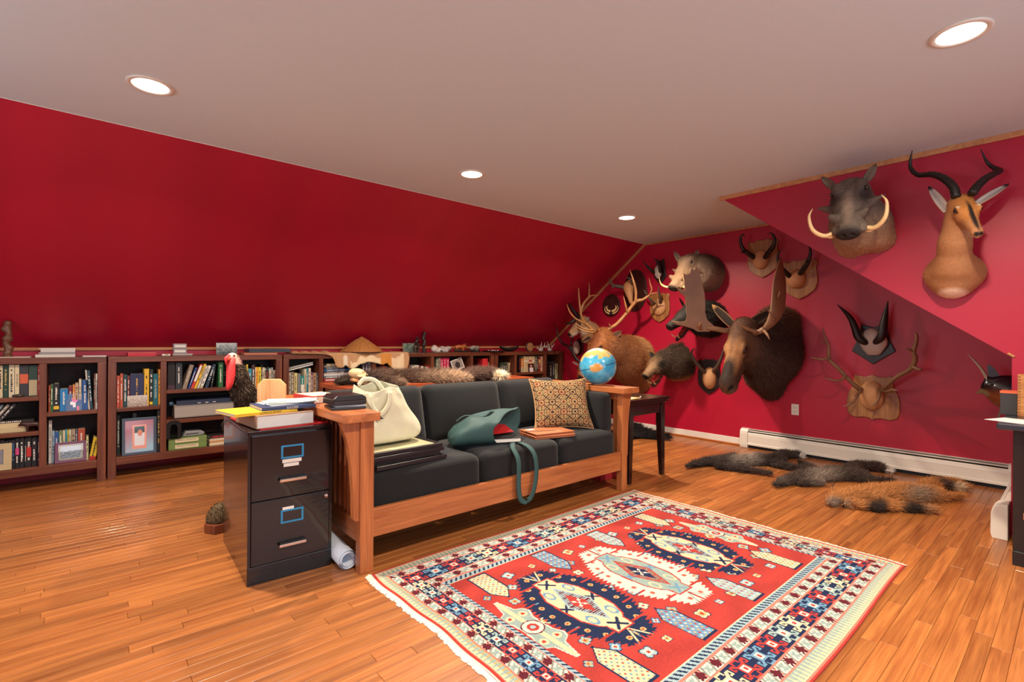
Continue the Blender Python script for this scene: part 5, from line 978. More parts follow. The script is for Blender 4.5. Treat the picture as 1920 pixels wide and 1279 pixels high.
t, B = pelt('fox_pelt', 'orange and black fox pelt on the floor, nearest to the desk', [pl((1553, 944, .014), (1572, 935, .05), (1600, 930, .075), (1650, 928, .11), (1700, 926, .115), (1742, 926, .09)), pl((1735, 912, .05), (1758, 908, .06), (1785, 909, .06), (1815, 915, .015)), pl((1590, 945, .03), (1640, 951, .03), (1672, 952, .02)), pl((1660, 945, .04), (1700, 952, .026), (1752, 956, .018)), pl((1745, 930, .03), (1770, 932, .02), (1800, 930, .016)), pl((1566, 928, .018), (1561, 913, .012))],
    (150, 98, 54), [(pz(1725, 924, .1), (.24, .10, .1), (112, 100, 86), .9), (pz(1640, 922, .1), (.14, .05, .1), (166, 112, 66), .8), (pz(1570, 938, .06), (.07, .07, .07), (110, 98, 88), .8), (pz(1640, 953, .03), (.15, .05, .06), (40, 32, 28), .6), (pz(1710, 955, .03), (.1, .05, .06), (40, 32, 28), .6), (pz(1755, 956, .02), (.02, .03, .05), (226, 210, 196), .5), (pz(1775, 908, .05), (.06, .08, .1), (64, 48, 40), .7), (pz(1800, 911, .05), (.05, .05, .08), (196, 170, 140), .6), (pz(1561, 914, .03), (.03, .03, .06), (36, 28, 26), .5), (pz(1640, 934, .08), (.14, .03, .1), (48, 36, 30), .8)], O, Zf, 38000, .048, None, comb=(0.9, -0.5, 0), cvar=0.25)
O = pz(1198, 815, 0)
t, B = pelt('bear_pelt', 'black shaggy pelt on the floor behind the side table', [pl((1150, 818, .08), (1178, 812, .11), (1205, 812, .10), (1232, 816, .05), (1250, 818, .035), z=.05), pl((1170, 806, .1), (1190, 803, .1), z=.06)], (30, 26, 26), [], O, Zf, 14000, .06, None, comb=(0.2, -0.7, -0.2), wf=.006)
ZT = 0.801
def tl(*nodes, z=0.83): return [(pz(x, y, z), r) for x, y, r in nodes]
O = pz(740, 712, ZT)
t, B = pelt('raccoon_pelt', 'long dark brown pelt lying along the sofa table', [tl((630, 716, .02), (655, 713, .06), (690, 711, .10), (730, 709, .12), (780, 709, .13), (830, 709, .13), (862, 711, .09)), tl((655, 715, .04), (690, 718, .06), (740, 719, .07), z=.82), tl((700, 707, .05), (720, 701, .05), z=.87)],
    (76, 56, 46), [(pz(825, 707, .86), (.3, .2, .1), (150, 122, 98), .9), (pz(660, 714, .84), (.2, .2, .1), (58, 46, 40), .9), (pz(700, 719, .82), (.3, .05, .03), (176, 140, 110), .6)], O, ZT, 34000, .05, None, comb=(0.95, -0.25, 0.1), cvar=.4)
O = pz(905, 704, ZT)
t, B = pelt('fox_tail_pelt', 'bushy brown tail with a white tip on the sofa table', [tl((868, 705, .06), (890, 703, .10), (912, 702, .10), (928, 703, .06), (945, 706, .02), z=.85)], (74, 54, 46), [(pz(940, 705, .85), (.1, .08, .1), (224, 200, 164), .4)], O, ZT, 14000, .05, None, comb=(1, -0.1, 0.1))
# skull beside the pelt
c = pz(677, 706, 0.87); t = thing('animal_skull', (c.x, c.y, ZT), 'small pale animal skull lying on the brown pelt', 'skull'); O = Vector((c.x, c.y, ZT))
B = Beast(O, (c.x - 0.07, c.y, 0.90), (c.x + 0.09, c.y - 0.03, 0.875)); B.h(el, (0.03, 0, 0), (0.06, 0.04, 0.04)).h(rc, (0.06, 0, -0.005), (0.14, 0, -0.02), 0.03, 0.016).h(rc, (0.04, 0.045, -0.02), (0.1, 0.035, -0.02), 0.008, 0.008, k=0.01).cut(el, (0.085, 0.03, 0.01), (0.018, 0.015, 0.014)).cut(el, (0.155, 0, -0.012), (0.014, 0.01, 0.01))
B.build('cranium', (c.x - 0.14, c.y - 0.1, 0.80), (c.x + 0.14, c.y + 0.1, 0.97), 0.005, (198, 176, 132), t, vcol('old_bone', 0.55))
q = MB(O); q.tube([B.hw(0.0, 0.03, -0.05), B.hw(0.08, 0.02, -0.06), B.hw(0.14, 0, -0.055)], 0.012, 7); q.tube([B.hw(0.0, -0.03, -0.05), B.hw(0.08, -0.02, -0.06), B.hw(0.14, 0, -0.055)], 0.012, 7); q.build('jaw', BUFF, t, True)
# ------------------------------------------------------------------ turkey behind the filing cabinet
bc_ = pz(420, 992, 0); TO_ = Vector((bc_.x - 0.005, bc_.y + 0.02, 0)); t = thing('turkey_mount', TO_, 'mounted wild turkey with red wattle standing behind the filing cabinet', 'turkey')
q = MB(TO_); hexp = [(-0.10, -0.02), (-0.06, -0.09), (0.05, -0.09), (0.24, -0.02), (0.24, 0.10), (-0.05, 0.10)]; q.prism(hexp, 0.055, Matrix.Translation(TO_)); q.build('base', wood('turkey_base_wood', (150, 80, 48), (112, 56, 34), 'X', 0.35), t, bev=0.006)
Bb = Beast(TO_, (0, 0, 0), (1, 0, 0)); Bb.wall = (tuple(TO_ + Vector((0, 0, 0.054))), (0, 0, 1)); Bb.m(el, tuple(TO_ + Vector((0.03, 0, 0.055))), (0.11, 0.075, 0.09)).m(el, tuple(TO_ + Vector((-0.02, -0.02, 0.08))), (0.05, 0.05, 0.08)).m(el, tuple(TO_ + Vector((0.14, 0.02, 0.06))), (0.08, 0.06, 0.05))
Bb.build('bark_mound', TO_ + Vector((-0.15, -0.13, 0.03)), TO_ + Vector((0.28, 0.14, 0.22)), 0.008, (96, 78, 52), t); fur_on('moss', Bb.V, Bb.F, Bb.C, 2500, 0.012, 0.006, lambda P, N: N * 0 + np.array((0, 0, 1)), t, TO_, lift=1.0, jit=0.8, cvar=0.4)['kind'] = 'stuff'
hd = pY(437, 668, TO_.y + 0.03); bd = Vector((TO_.x + 0.295, TO_.y + 0.24, 0.50))
B = Beast(TO_, hd, hd + Vector((-0.06, -0.05, -0.012)), (0, 0, 1)); B.neck([(bd + Vector((0.06, 0.24, 0.02)), 0.09), (bd, 0.17), (bd + Vector((-0.09, -0.12, 0.14)), 0.10), (pY(448, 735, hd.y) + Vector((0.03, 0.02, 0)), 0.05), (pY(446, 705, hd.y), 0.038), (pY(441, 680, hd.y), 0.024)]).h(el, (0.01, 0, 0), (0.038, 0.022, 0.024)).h(rc, (0.03, 0, -0.004), (0.062, 0, -0.014), 0.012, 0.003, k=0.01)
B.paint('m', tuple(hd), (0.06, 0.06, 0.05), (222, 178, 164), .4).paint('m', tuple(bd), (0.2, 0.25, 0.25), (58, 44, 32), .6).paint('h', (0.06, 0, -0.01), (0.03, 0.02, 0.02), (216, 180, 110), .4)
B.build('body', (TO_.x - 0.15, TO_.y - 0.2, 0.28), (TO_.x + 0.5, TO_.y + 0.62, 1.12), 0.009, (66, 52, 40), t)
B.fur(16000, 0.03, 0.012, lambda P, N: np.array((0.4, 0, -0.8)) + 0 * P, lift=0.25, mask=lambda P: (P[:, 2] < hd.z - 0.05) * 1.0, cvar=0.5)
B.fur(1200, 0.018, 0.003, lambda P, N: np.array((0.5, 0, -0.5)) + 0 * P, lift=0.5, mask=lambda P: (P[:, 2] > hd.z - 0.09) * (P[:, 0] > hd.x + 0.02) + 1e-9, cvar=0.1, tipl=1.1)
q = MB(TO_); W0 = [(437, 672, .020, .016), (433, 685, .034, .022), (433, 702, .036, .022), (431, 718, .03, .02), (428, 728, .018, .014), (427, 732, .004, .004)]
q.tube([pY(a, b_, hd.y - 0.045) for a, b_, r1, r2 in W0], [(r1 * 0.72, r2) for a, b_, r1, r2 in W0], 12, side=(0.75, -0.66, 0)); q.tube([pY(430, 666, hd.y - 0.05), pY(424, 672, hd.y - 0.06), pY(424, 684, hd.y - 0.06)], [0.009, 0.012, 0.004], 8); q.build('wattle', plain('wattle_red', (226, 56, 58), 0.55, bump=0.8, bscale=160, var=0.2), t, True)
for sg in (1, -1): q = MB(TO_); q.ball(B.hw(0.016, sg * 0.02, 0.006), 0.006); q.build('eye', GLASSEYE, t, True)
for sg in (1, -1):
    q = MB(TO_); f0 = TO_ + Vector((0.12, sg * 0.045, 0.09)); q.tube([bd + Vector((0.02, sg * 0.05, -0.12)), f0 + Vector((0.06, 0, 0.15)), f0], [0.02, 0.011, 0.01], 8)
    for a in (-0.5, 0, 0.5): q.tube([f0, f0 + Vector((-0.06 * math.cos(a), 0.06 * math.sin(a), -0.006))], [0.008, 0.004], 6)
    q.build('leg', plain('turkey_leg_pink', (150, 100, 84), 0.6), t, True)
q = MB(TO_); bp_ = pY(424, 785, hd.y - 0.02); 
for k in range(24): e = pY(417 + random.uniform(-4, 4), 800 + random.uniform(-6, 10), hd.y - 0.02); q.tube([bp_ + Vector((0.05, 0.0, 0.03)), bp_, e], [0.003, 0.003, 0.001], 4)
q.build('beard', plain('turkey_beard', (70, 60, 46), 0.8), t, True)
# ------------------------------------------------------------------ hide draped over the bookcase and the conical hat
prof = [(551, 661.5), (575, 662.5), (604, 663.5), (612, 665), (622, 668), (630, 688), (641, 690), (648, 684), (653, 690), (660, 692), (666, 688), (676, 682), (690, 678), (704, 680), (716, 684), (724, 680), (733, 688), (742, 700), (752, 704), (761, 695), (766, 672)]
pxs = np.linspace(551, 766, 84); bot = np.interp(pxs, [p[0] for p in prof], [p[1] for p in prof]); OH = Vector((2.4, BY, BT)); t = thing('antelope_hide', OH, 'tan and white antelope hide draped over the bookcase front', 'hide')
vs = []; cols = []; rows = 26
for j in range(rows):
    for i, px_ in enumerate(pxs):
        x = pY(px_, 680, BY - 0.012).x; w_ = 0.004 * math.sin(px_ * 0.45) + 0.003 * math.sin(px_ * 1.1)
        s = j / (rows - 1)
        if s < 0.4: p = Vector((x, BY + 0.30 - s / 0.4 * 0.305, BT + 0.005 + abs(w_) * 1.5 + (0.022 * abs(math.sin(px_ * 0.16)) * min(1, s * 5) if px_ < 622 else 0) * (1 - (s / 0.4) ** 4) + 0.01 * max(0, math.sin(px_ * 0.21)) * (0.4 - s)))
        else:
            zb = pY(px_, bot[i], BY - 0.015).z; u = (s - 0.4) / 0.6; p = Vector((x, BY - 0.010 - 0.012 * math.sin(u * 1.6) + w_ * u * 2 - 0.006 * u, BT + 0.004 - (BT + 0.004 - zb) * u))
        vs.append(p); yy = 662 + (bot[i] - 662) * max(0, (s - 0.4) / 0.6)
        c = np.array((190, 146, 104.0))
        d = bot[i] - yy
        if 655 < px_ < 742 and d < 12 + 3 * math.sin(px_ * .3): c = np.array((232, 208, 170.0))
        if 712 < px_ < 734 and s > 0.42: c = np.array((206, 138, 62.0))
        if 733 < px_ < 757 and s > 0.42 and (px_ - 733) > (d - 18) * 0.9: c = np.array((232, 206, 168.0))
        if 644 < px_ < 652 and d < 20: c = np.array((226, 208, 184.0))
        if s < 0.42: c = np.array((198, 158, 118.0))
        cols.append(s2l(tuple(c)))
n = len(pxs); q = MB(OH); q.add(vs, [(j * n + i, (j + 1) * n + i, (j + 1) * n + i + 1, j * n + i + 1) for j in range(rows - 1) for i in range(n - 1)]); o = q.build('skin', SKIN, t, True, solid=0.004); setcol(o.data, np.array(cols))
Vh = np.array([list(v) for v in vs], np.float32); Fh = np.array(q.f); fur_on('fur', Vh, Fh, np.array(cols), 5000, 0.012, 0.003, lambda P, N: np.array((0, 0, -1)) + 0 * P, t, OH, lift=0.2, mask=lambda P: (P[:, 1] < BY) * 1.0, cvar=.1)
ht = pY(678, 661, BY + 0.16); O = Vector((ht.x, BY + 0.16, BT + 0.02)); r_ = (pY(721, 661, O.y).x - pY(636, 661, O.y).x) / 2 * 0.86; apex = pY(678, 631, O.y).z - O.z
t = thing('conical_hat', O, 'conical woven straw hat lying on the draped hide', 'hat')
q = MB(); q.lathe([(r_, 0.0), (r_ * 0.98, 0.006), (r_ * 0.62, apex * 0.44), (r_ * 0.25, apex * 0.80), (r_ * 0.07, apex * 0.96), (0.0, apex)], seg=48)
q.build('cone', wood('woven_straw', (196, 138, 76), (170, 110, 56), 'Z', 0.6, grain=2.0, spread=0.02), t, True)
q = MB(); q.lathe([(r_ - 0.004, -0.004), (r_ + 0.004, -0.002), (r_ + 0.004, 0.004), (r_ - 0.004, 0.006)], seg=48); q.build('rim', plain('straw_rim', (168, 116, 66), 0.6), t, True)
for k in range(24):
    a = k * math.pi / 12; q = MB(); q.tube([(r_ * math.cos(a), r_ * math.sin(a), 0.004), (r_ * 0.62 * math.cos(a), r_ * 0.62 * math.sin(a), apex * 0.445), (r_ * 0.25 * math.cos(a), r_ * 0.25 * math.sin(a), apex * 0.81)], 0.0022, 5); q.build('straw_rib', MATS['straw_rim'], t)
# ------------------------------------------------------------------ books and the things on the shelves
ORD = ['first', 'second', 'third', 'fourth', 'fifth', 'sixth', 'seventh', 'eighth', 'ninth', 'tenth', 'eleventh', 'twelfth', 'thirteenth', 'fourteenth', 'fifteenth', 'sixteenth']
PAGES = plain('book_pages', (214, 202, 178), 0.85, bump=0.2, bscale=600, var=0.08)
INKS = {'w': plain('print_white', (226, 220, 208), 0.6), 'k': plain('print_black', (26, 24, 26), 0.6), 'g': plain('print_gold', (206, 164, 84), 0.45), 'r': plain('print_red', (184, 40, 40), 0.6), 'y': plain('print_yellow', (226, 182, 50), 0.6), 'o': plain('print_orange', (206, 96, 60), 0.6), 'm': plain('print_magenta', (196, 60, 120), 0.6), 'b': plain('print_blue', (50, 120, 190), 0.6), 't': plain('print_khaki', (178, 164, 130), 0.6)}
def bmat(rgb): return plain('book_cover_%d_%d_%d' % rgb, rgb, 0.5, var=0.08)
BOOKS = 0
def book_parts(t, w_, h_, d_, rgb, ink, bands, marks, text=None):
    """upright book in its own frame: x across the spine, y from spine (0) to fore-edge, z up"""
    m = bmat(rgb); c = min(0.003, w_ * 0.16)
    q = MB(); q.box((0, 0, 0), (w_, c, h_)).box((0, c, 0), (c, d_, h_)).box((w_ - c, c, 0), (w_, d_, h_)); q.build('cover', m, t)
    q = MB(); q.box((c, c, 0.003), (w_ - c, d_ - 0.004, h_ - 0.004)); q.build('pages', PAGES, t)
    for z0, z1, k in bands: q = MB(); q.box((0.0003, -0.0006, z0 * h_), (w_ - 0.0003, 0.0, z1 * h_)); q.build('spine_band', INKS[k], t)
    if text: lettering(text, w_ * 0.62, INKS[ink], Matrix.Translation((w_ / 2, -0.0008, h_ * 0.52)) @ Matrix.Rotation(R(90), 4, 'X') @ Matrix.Rotation(R(-90), 4, 'Z'), t, name='title')
    elif ink and marks:
        q = MB(); z = h_ * 0.86; rr = random.Random(int(w_ * 1e5) + int(h_ * 1e4)); wd = min(0.42 * w_, 0.011)
        while z > h_ * 0.22:
            l = rr.uniform(0.004, 0.014)
            if rr.random() < 0.78: q.box((w_ / 2 - wd / 2, -0.0005, z - l), (w_ / 2 + wd / 2 * rr.uniform(0.3, 1), 0, z))
            z -= l + rr.uniform(0.0015, 0.004)
        if q.v: q.build('title', INKS[ink], t)['kind'] = 'stuff'
def row(where, z, Yi, org, sc, items, group, dep=0.17):
    n = 0
    for it in items:
        x0, x1, yt, rgb, cn = it[:5]; op = it[5] if len(it) > 5 else {}
        Yb = BY + Yi + op.get('back', 0.0); a = pY(org[0] + x0 / sc, org[1] + yt / sc, Yb); b_ = pY(org[0] + x1 / sc, org[1] + yt / sc, Yb)
        h_ = max(0.09, (a.z + b_.z) / 2 - z); w_ = max(0.008, b_.x - a.x - 0.0012); lean = op.get('lean', 0)
        lab = '%s, %s from left %s' % (cn if 'book' in cn or 'volume' in cn else cn + ' book', ORD[n], where); n += 1
        t = thing('book', (a.x + 0.0006, Yb, z + 0.0005), lab, 'book', group)
        if lean: t.rotation_euler = (0, R(lean), 0)
        book_parts(t, w_ * (math.cos(R(lean)) if lean else 1), (h_ - w_ * abs(math.sin(R(lean)))) / (math.cos(R(lean)) if lean else 1) - (0.008 if lean else 0), op.get('d', dep), rgb, op.get('ink', 'w' if sum(rgb) < 380 else 'k'), op.get('bands', ()), op.get('marks', True), op.get('text'))
def stack(where, x0, x1, z, Yb, items, group, dep=0.2):
    """books lying flat on one another, spine to the room"""
    for n, (a, b_, h_, rgb, cn, ink) in enumerate(items):
        t = thing('book', (x0 + a, Yb, z), '%s lying flat, %s from the bottom %s' % (cn if 'book' in cn or 'volume' in cn else cn + ' book', ORD[n], where), 'book', group)
        w_ = b_ - a; c = min(0.003, h_ * 0.18); q = MB(); q.box((0, 0, 0), (w_, dep, c)).box((0, 0, h_ - c), (w_, dep, h_)).box((0, 0, c), (w_, c, h_ - c)); q.build('cover', bmat(rgb), t)
        q = MB(); q.box((0.003, c, c), (w_ - 0.003, dep - 0.004, h_ - c)); q.build('pages', PAGES, t)
        if ink:
            q = MB(); x = w_ * 0.12; rr = random.Random(int(h_ * 1e5) + n)
            while x < w_ * 0.8:
                l = rr.uniform(0.005, 0.014); q.box((x, -0.0005, h_ * 0.28), (x + l, 0, h_ * 0.72)); x += l + rr.uniform(0.002, 0.006)
            q.build('title', INKS[ink], t)
        z += h_ + 0.0004
    return z
G1 = 'books in the low bookcases'
za, zb, zc, zd, ze, zf, zg, zh = ((0, 640), 4.736), ((80, 640), 4.738), ((200, 640), 5.333), ((300, 630), 5.114), ((430, 640), 9.6), ((590, 620), 10.105), ((750, 630), 11.294), ((890, 620), 10.667)
row('on the leftmost top shelf', SH_W1, .04, *za, [(-62, -20, 220, (120, 40, 40), 'dark red'), (-18, 26, 216, (206, 190, 150), 'pale cream'), (30, 75, 212, (26, 62, 50), 'dark green', {'ink': 'g'}), (79, 130, 210, (210, 198, 166), 'plain cream'), (132, 172, 210, (214, 200, 160), 'cream', {'ink': 'k', 'text': 'LIFE OR DEATH'}), (175, 253, 214, (52, 50, 56), 'dark grey volume with orange band', {'bands': ((0.42, 0.72, 'o'),), 'marks': False}), (256, 332, 214, (34, 62, 50), 'thick green and khaki volume', {'bands': ((0.03, 0.53, 't'),), 'marks': False}), (335, 359, 212, (190, 66, 52), 'thin orange red')], G1)
row('on the leftmost bottom shelf', BOT, .05, *za, [(-70, -36, 880, (24, 22, 28), 'black paperback book'), (-34, 4, 885, (30, 28, 36), 'black paperback book with red title', {'ink': 'r'}), (6, 40, 880, (22, 22, 28), 'plain black paperback book'), (42, 74, 885, (26, 24, 30), 'black paperback book with gold title', {'ink': 'g'}), (76, 103, 880, (24, 24, 28), 'narrow black paperback book'), (105, 134, 876, (22, 26, 44), 'blue titled black paperback book', {'ink': 'b'}), (136, 172, 866, (24, 22, 30), 'black paperback book with magenta band', {'bands': ((0.45, 0.68, 'm'),)}), (175, 216, 862, (20, 20, 26), 'black paperback book with white title'), (220, 233, 862, (32, 28, 32), 'thin charcoal book'), (235, 280, 858, (26, 20, 26), 'black paperback book with red band', {'bands': ((0.35, 0.68, 'r'),)}), (284, 327, 856, (22, 22, 26), 'black paperback book, large white title'), (332, 359, 854, (54, 28, 50), 'plum coloured paperback book')], G1, .12)
row('in upper bay left of double post', SH_N, .04, *zb, [(53, 60, 395, (190, 70, 50), 'thin red'), (61, 68, 395, (214, 160, 60), 'thin orange'), (70, 95, 388, (40, 96, 60), 'green'), (97, 148, 378, (24, 24, 28), 'thick black', {'bands': ((0.08, 0.2, 'y'),)}), (152, 226, 425, (34, 120, 180), 'wide bright blue'), (230, 264, 400, (134, 36, 44), 'crimson', {'back': .02}), (267, 288, 388, (206, 130, 60), 'orange patterned', {'ink': 'w'}), (290, 318, 374, (190, 160, 130), 'tan and white'), (322, 345, 338, (206, 194, 172), 'cream leaning'), (350, 405, 345, (38, 86, 150), 'royal blue', {'ink': 'w'}), (408, 424, 246, (196, 186, 170), 'tall grey', {'lean': -4}), (426, 450, 250, (30, 70, 86), 'tall dark teal', {'lean': -4}), (455, 469, 290, (110, 60, 40), 'brown'), (471, 496, 288, (222, 216, 206), 'white')], G1)
row('in lower bay left of double post', BOT, .09, *zb, [(54, 82, 705, (216, 214, 210), 'tall white'), (84, 106, 800, (150, 180, 200), 'pale blue'), (108, 142, 805, (40, 90, 160), 'blue titled', {'ink': 'w'}), (144, 178, 800, (110, 130, 90), 'moss green'), (180, 200, 795, (214, 200, 164), 'cream'), (202, 217, 790, (60, 160, 190), 'cyan'), (219, 234, 790, (206, 190, 60), 'yellow and black'), (236, 254, 788, (210, 200, 176), 'ivory'), (257, 290, 786, (160, 140, 116), 'tan'), (292, 310, 784, (70, 84, 100), 'slate'), (313, 378, 778, (168, 74, 50), 'thick rust red')], G1, .12)
row('right of the purple photo frame', BOT, .05, *zb, [(386, 408, 846, (190, 190, 140), 'pale green'), (412, 470, 838, (222, 184, 40), 'yellow and red', {'lean': 9, 'bands': ((0.0, 0.16, 'r'),), 'ink': 'k'})], G1, .12)
row('in upper bay right of double post', SH_N, .05, *zc, [(103, 132, 346, (196, 84, 66), 'salmon red'), (135, 165, 324, (190, 90, 66), 'terracotta'), (168, 206, 336, (26, 70, 80), 'black and teal', {'ink': 'w'}), (208, 232, 346, (108, 44, 44), 'maroon'), (235, 372, 326, (36, 44, 82), 'very thick navy volume', {'ink': 'g'}), (376, 425, 276, (224, 176, 48), 'tall yellow', {'ink': 'k'}), (430, 464, 280, (32, 42, 38), 'tall dark green', {'bands': ((0.02, 0.1, 'y'),)}), (467, 514, 328, (20, 104, 116), 'teal', {'ink': 'w', 'text': 'LAW for BUSINESS'}), (517, 539, 282, (222, 152, 50), 'amber')], G1)
row('behind the slate photo frame', BOT, .1, *zc, [(103, 136, 742, (28, 44, 40), 'dark green'), (260, 300, 720, (54, 60, 62), 'grey'), (505, 538, 690, (28, 24, 24), 'black gold titled', {'ink': 'g', 'back': -.06})], G1, .12)
row('on the shelf above the printer', SH_W1, .05, *zd, [(76, 144, 256, (72, 44, 60), 'plum with black panel', {'bands': ((0.15, 0.98, 'k'),), 'marks': False}), (151, 214, 256, (46, 48, 54), 'thick charcoal'), (214, 256, 258, (140, 122, 104), 'taupe leaning', {'lean': 15, 'text': 'Business Law', 'ink': 'w'}), (268, 290, 290, (40, 66, 130), 'blue leaning', {'lean': 17}), (295, 322, 256, (206, 60, 54), 'red and white leaning', {'lean': 19, 'bands': ((0.3, 0.95, 'w'),), 'ink': 'r'}), (326, 350, 252, (226, 184, 44), 'yellow leaning', {'lean': 20}), (356, 376, 272, (206, 200, 190), 'pale grey leaning', {'lean': 19}), (382, 410, 268, (224, 220, 212), 'white leaning', {'lean': 19, 'bands': ((0.0, 0.12, 't'),)}), (430, 462, 254, (34, 52, 72), 'dark blue leaning', {'lean': 17}), (486, 500, 300, (40, 44, 44), 'thin black leaning', {'lean': 9}), (562, 606, 252, (42, 100, 54), 'green upright')], G1)
row('behind the pale wooden plaque', SH_N, .05, *ze, [(233, 257, 486, (150, 170, 200), 'pale blue'), (259, 300, 462, (40, 50, 126), 'indigo'), (304, 338, 418, (214, 182, 60), 'tall yellow and green'), (345, 402, 502, (40, 140, 170), 'turquoise'), (408, 460, 424, (70, 40, 36), 'dark brown'), (463, 477, 470, (206, 190, 160), 'thin cream'), (479, 520, 468, (226, 164, 40), 'amber with red title', {'ink': 'r'}), (522, 574, 468, (222, 196, 50), 'bright yellow'), (577, 594, 424, (30, 30, 30), 'thin black'), (597, 638, 472, (206, 190, 164), 'ivory'), (641, 664, 540, (120, 90, 70), 'short brown'), (667, 704, 462, (34, 28, 28), 'black red dotted', {'ink': 'r'}), (712, 754, 506, (204, 184, 156), 'buff'), (757, 788, 474, (150, 146, 142), 'grey'), (791, 830, 520, (200, 180, 150), 'beige')], G1)
row('right of the pale plaque', SH_N, .05, *ze, [(1072, 1114, 562, (196, 188, 168), 'off white'), (1118, 1166, 552, (126, 110, 92), 'grey brown', {'ink': 'w'}), (1170, 1222, 572, (212, 196, 128), 'pale yellow'), (1226, 1285, 582, (118, 122, 124), 'plain grey', {'marks': False}), (1288, 1348, 622, (20, 130, 124), 'short teal', {'bands': ((0.0, 0.55, 'w'),)}), (1351, 1389, 498, (210, 196, 168), 'cream'), (1391, 1424, 482, (40, 118, 134), 'sea green'), (1427, 1468, 484, (214, 196, 172), 'tall ivory'), (1471, 1505, 556, (110, 66, 84), 'purple brown'), (1509, 1564, 572, (176, 136, 104), 'tan'), (1567, 1606, 566, (84, 116, 120), 'grey teal')], G1)
for k, (rgb, cn, dz, ln) in enumerate((((206, 204, 200), 'white', 0.0, 0.42), ((178, 176, 172), 'grey', 0.014, 0.40))):
    a = pY(541, 695 - k * 1.2, BY + .06); t = thing('book', (a.x + 0.005, BY + .06, a.z + dz * 0.9 - 0.004), 'thin %s book lying slanted over the book row beside the plaque' % cn, 'book', G1); t.rotation_euler = (0, R(-13), 0)
    q = MB(); q.box((0, 0, 0), (0.245, 0.16, 0.002)).box((0, 0, 0.010), (0.245, 0.16, 0.012)).box((0, 0, 0.002), (0.245, 0.002, 0.010)); q.build('cover', bmat(rgb), t); q = MB(); q.box((0.002, 0.002, 0.002), (0.243, 0.157, 0.010)); q.build('pages', PAGES, t)
a = pY(454.5, 682, BY + .06); stack('on the row behind the plaque', a.x + 0.004, 0, SH_N + 0.268, BY + .06, [(0, 0.26, 0.022, (110, 160, 160), 'teal green', 'w')], G1, .15)
a = pY(606.5, 700, BY + .05)
zt = stack('under the straw hat', a.x + 0.004, 0, SH_W1 + 0.0005, BY + .05, [(0, .17, .034, (176, 34, 34), 'red', 'w'), (0, .21, .027, (96, 112, 124), 'grey blue', 'w'), (0, .28, .027, (204, 202, 200), 'white', None), (0, .26, .018, (84, 60, 60), 'brown', 'w'), (0, .29, .027, (24, 84, 140), 'blue', 'w'), (0.0, .22, .018, (40, 42, 46), 'black', 'w'), (0, .13, .016, (140, 136, 130), 'grey', None), (.03, .13, .02, (190, 172, 140), 'cream', None)], G1)
row('under the hanging white hide fringe', SH_W1, .06, *zf, [(892, 958, 600, (62, 66, 76), 'dark slate'), (962, 1008, 600, (98, 92, 120), 'lavender grey'), (1012, 1048, 596, (176, 172, 172), 'striped white'), (1052, 1088, 596, (218, 214, 206), 'white')], G1)
row('behind the hanging hide leg', SH_N, .06, *zf, [(1196, 1232, 735, (206, 60, 60), 'short red'), (1236, 1278, 715, (58, 70, 76), 'dark grey'), (1284, 1350, 672, (214, 62, 76), 'tall pink red'), (1356, 1420, 690, (96, 30, 30), 'dark red')], G1)
row('in the bay right of the hide', SH_N, .05, *zg, [(248, 308, 640, (220, 216, 206), 'white', {'ink': 'k'}), (311, 352, 618, (206, 202, 178), 'pale ivory'), (354, 398, 620, (224, 206, 196), 'pinkish white'), (404, 440, 642, (110, 44, 50), 'maroon'), (443, 490, 642, (226, 222, 214), 'white with a dot'), (493, 536, 650, (30, 104, 78), 'green'), (540, 580, 660, (222, 214, 204), 'short white'), (583, 625, 632, (196, 52, 48), 'red'), (628, 652, 650, (180, 120, 80), 'tan')], G1)
row('beside the leaning white frame', SH_W1 - 0.0, .05, *zg, [(767, 804, 462, (110, 120, 104), 'grey green'), (808, 860, 462, (158, 146, 126), 'grey beige'), (864, 918, 460, (186, 38, 82), 'tall magenta volume', {'ink': 'w'}), (922, 986, 460, (198, 46, 86), 'widest magenta volume', {'ink': 'w'}), (990, 1044, 460, (188, 40, 84), 'rightmost magenta volume', {'ink': 'w'})], G1)
a = pY(843, 690, BY + .05); stack('beside the magenta volumes', a.x + 0.004, 0, SH_W1 + 0.0005, BY + .05, [(0, .26, .03, (206, 196, 180), 'cream', None), (0, .24, .03, (216, 212, 204), 'white', 'k'), (0, .2, .012, (60, 90, 70), 'green', None)], G1)
row('in the bay with the blue box', SH_N, .06, *zg, [(1640, 1742, 500, (110, 24, 30), 'dark red', {'back': .1}), (1748, 1858, 482, (208, 44, 52), 'wide red', {'marks': False}), (1868, 1890, 560, (190, 150, 110), 'thin tan'), (1893, 1935, 556, (170, 66, 50), 'brick red')], G1)
row('behind the small silver frame', SH_N, .07, *zh, [(512, 548, 650, (44, 60, 50), 'dark green', {'bands': ((0.5, 0.62, 'r'),)}), (550, 584, 648, (52, 62, 54), 'olive green', {'bands': ((0.5, 0.62, 'r'),)}), (586, 616, 650, (48, 60, 52), 'bottle green', {'bands': ((0.5, 0.62, 'r'),)}), (618, 648, 652, (56, 58, 54), 'grey green'), (662, 690, 628, (206, 184, 146), 'cream', {'lean': 4})], G1)
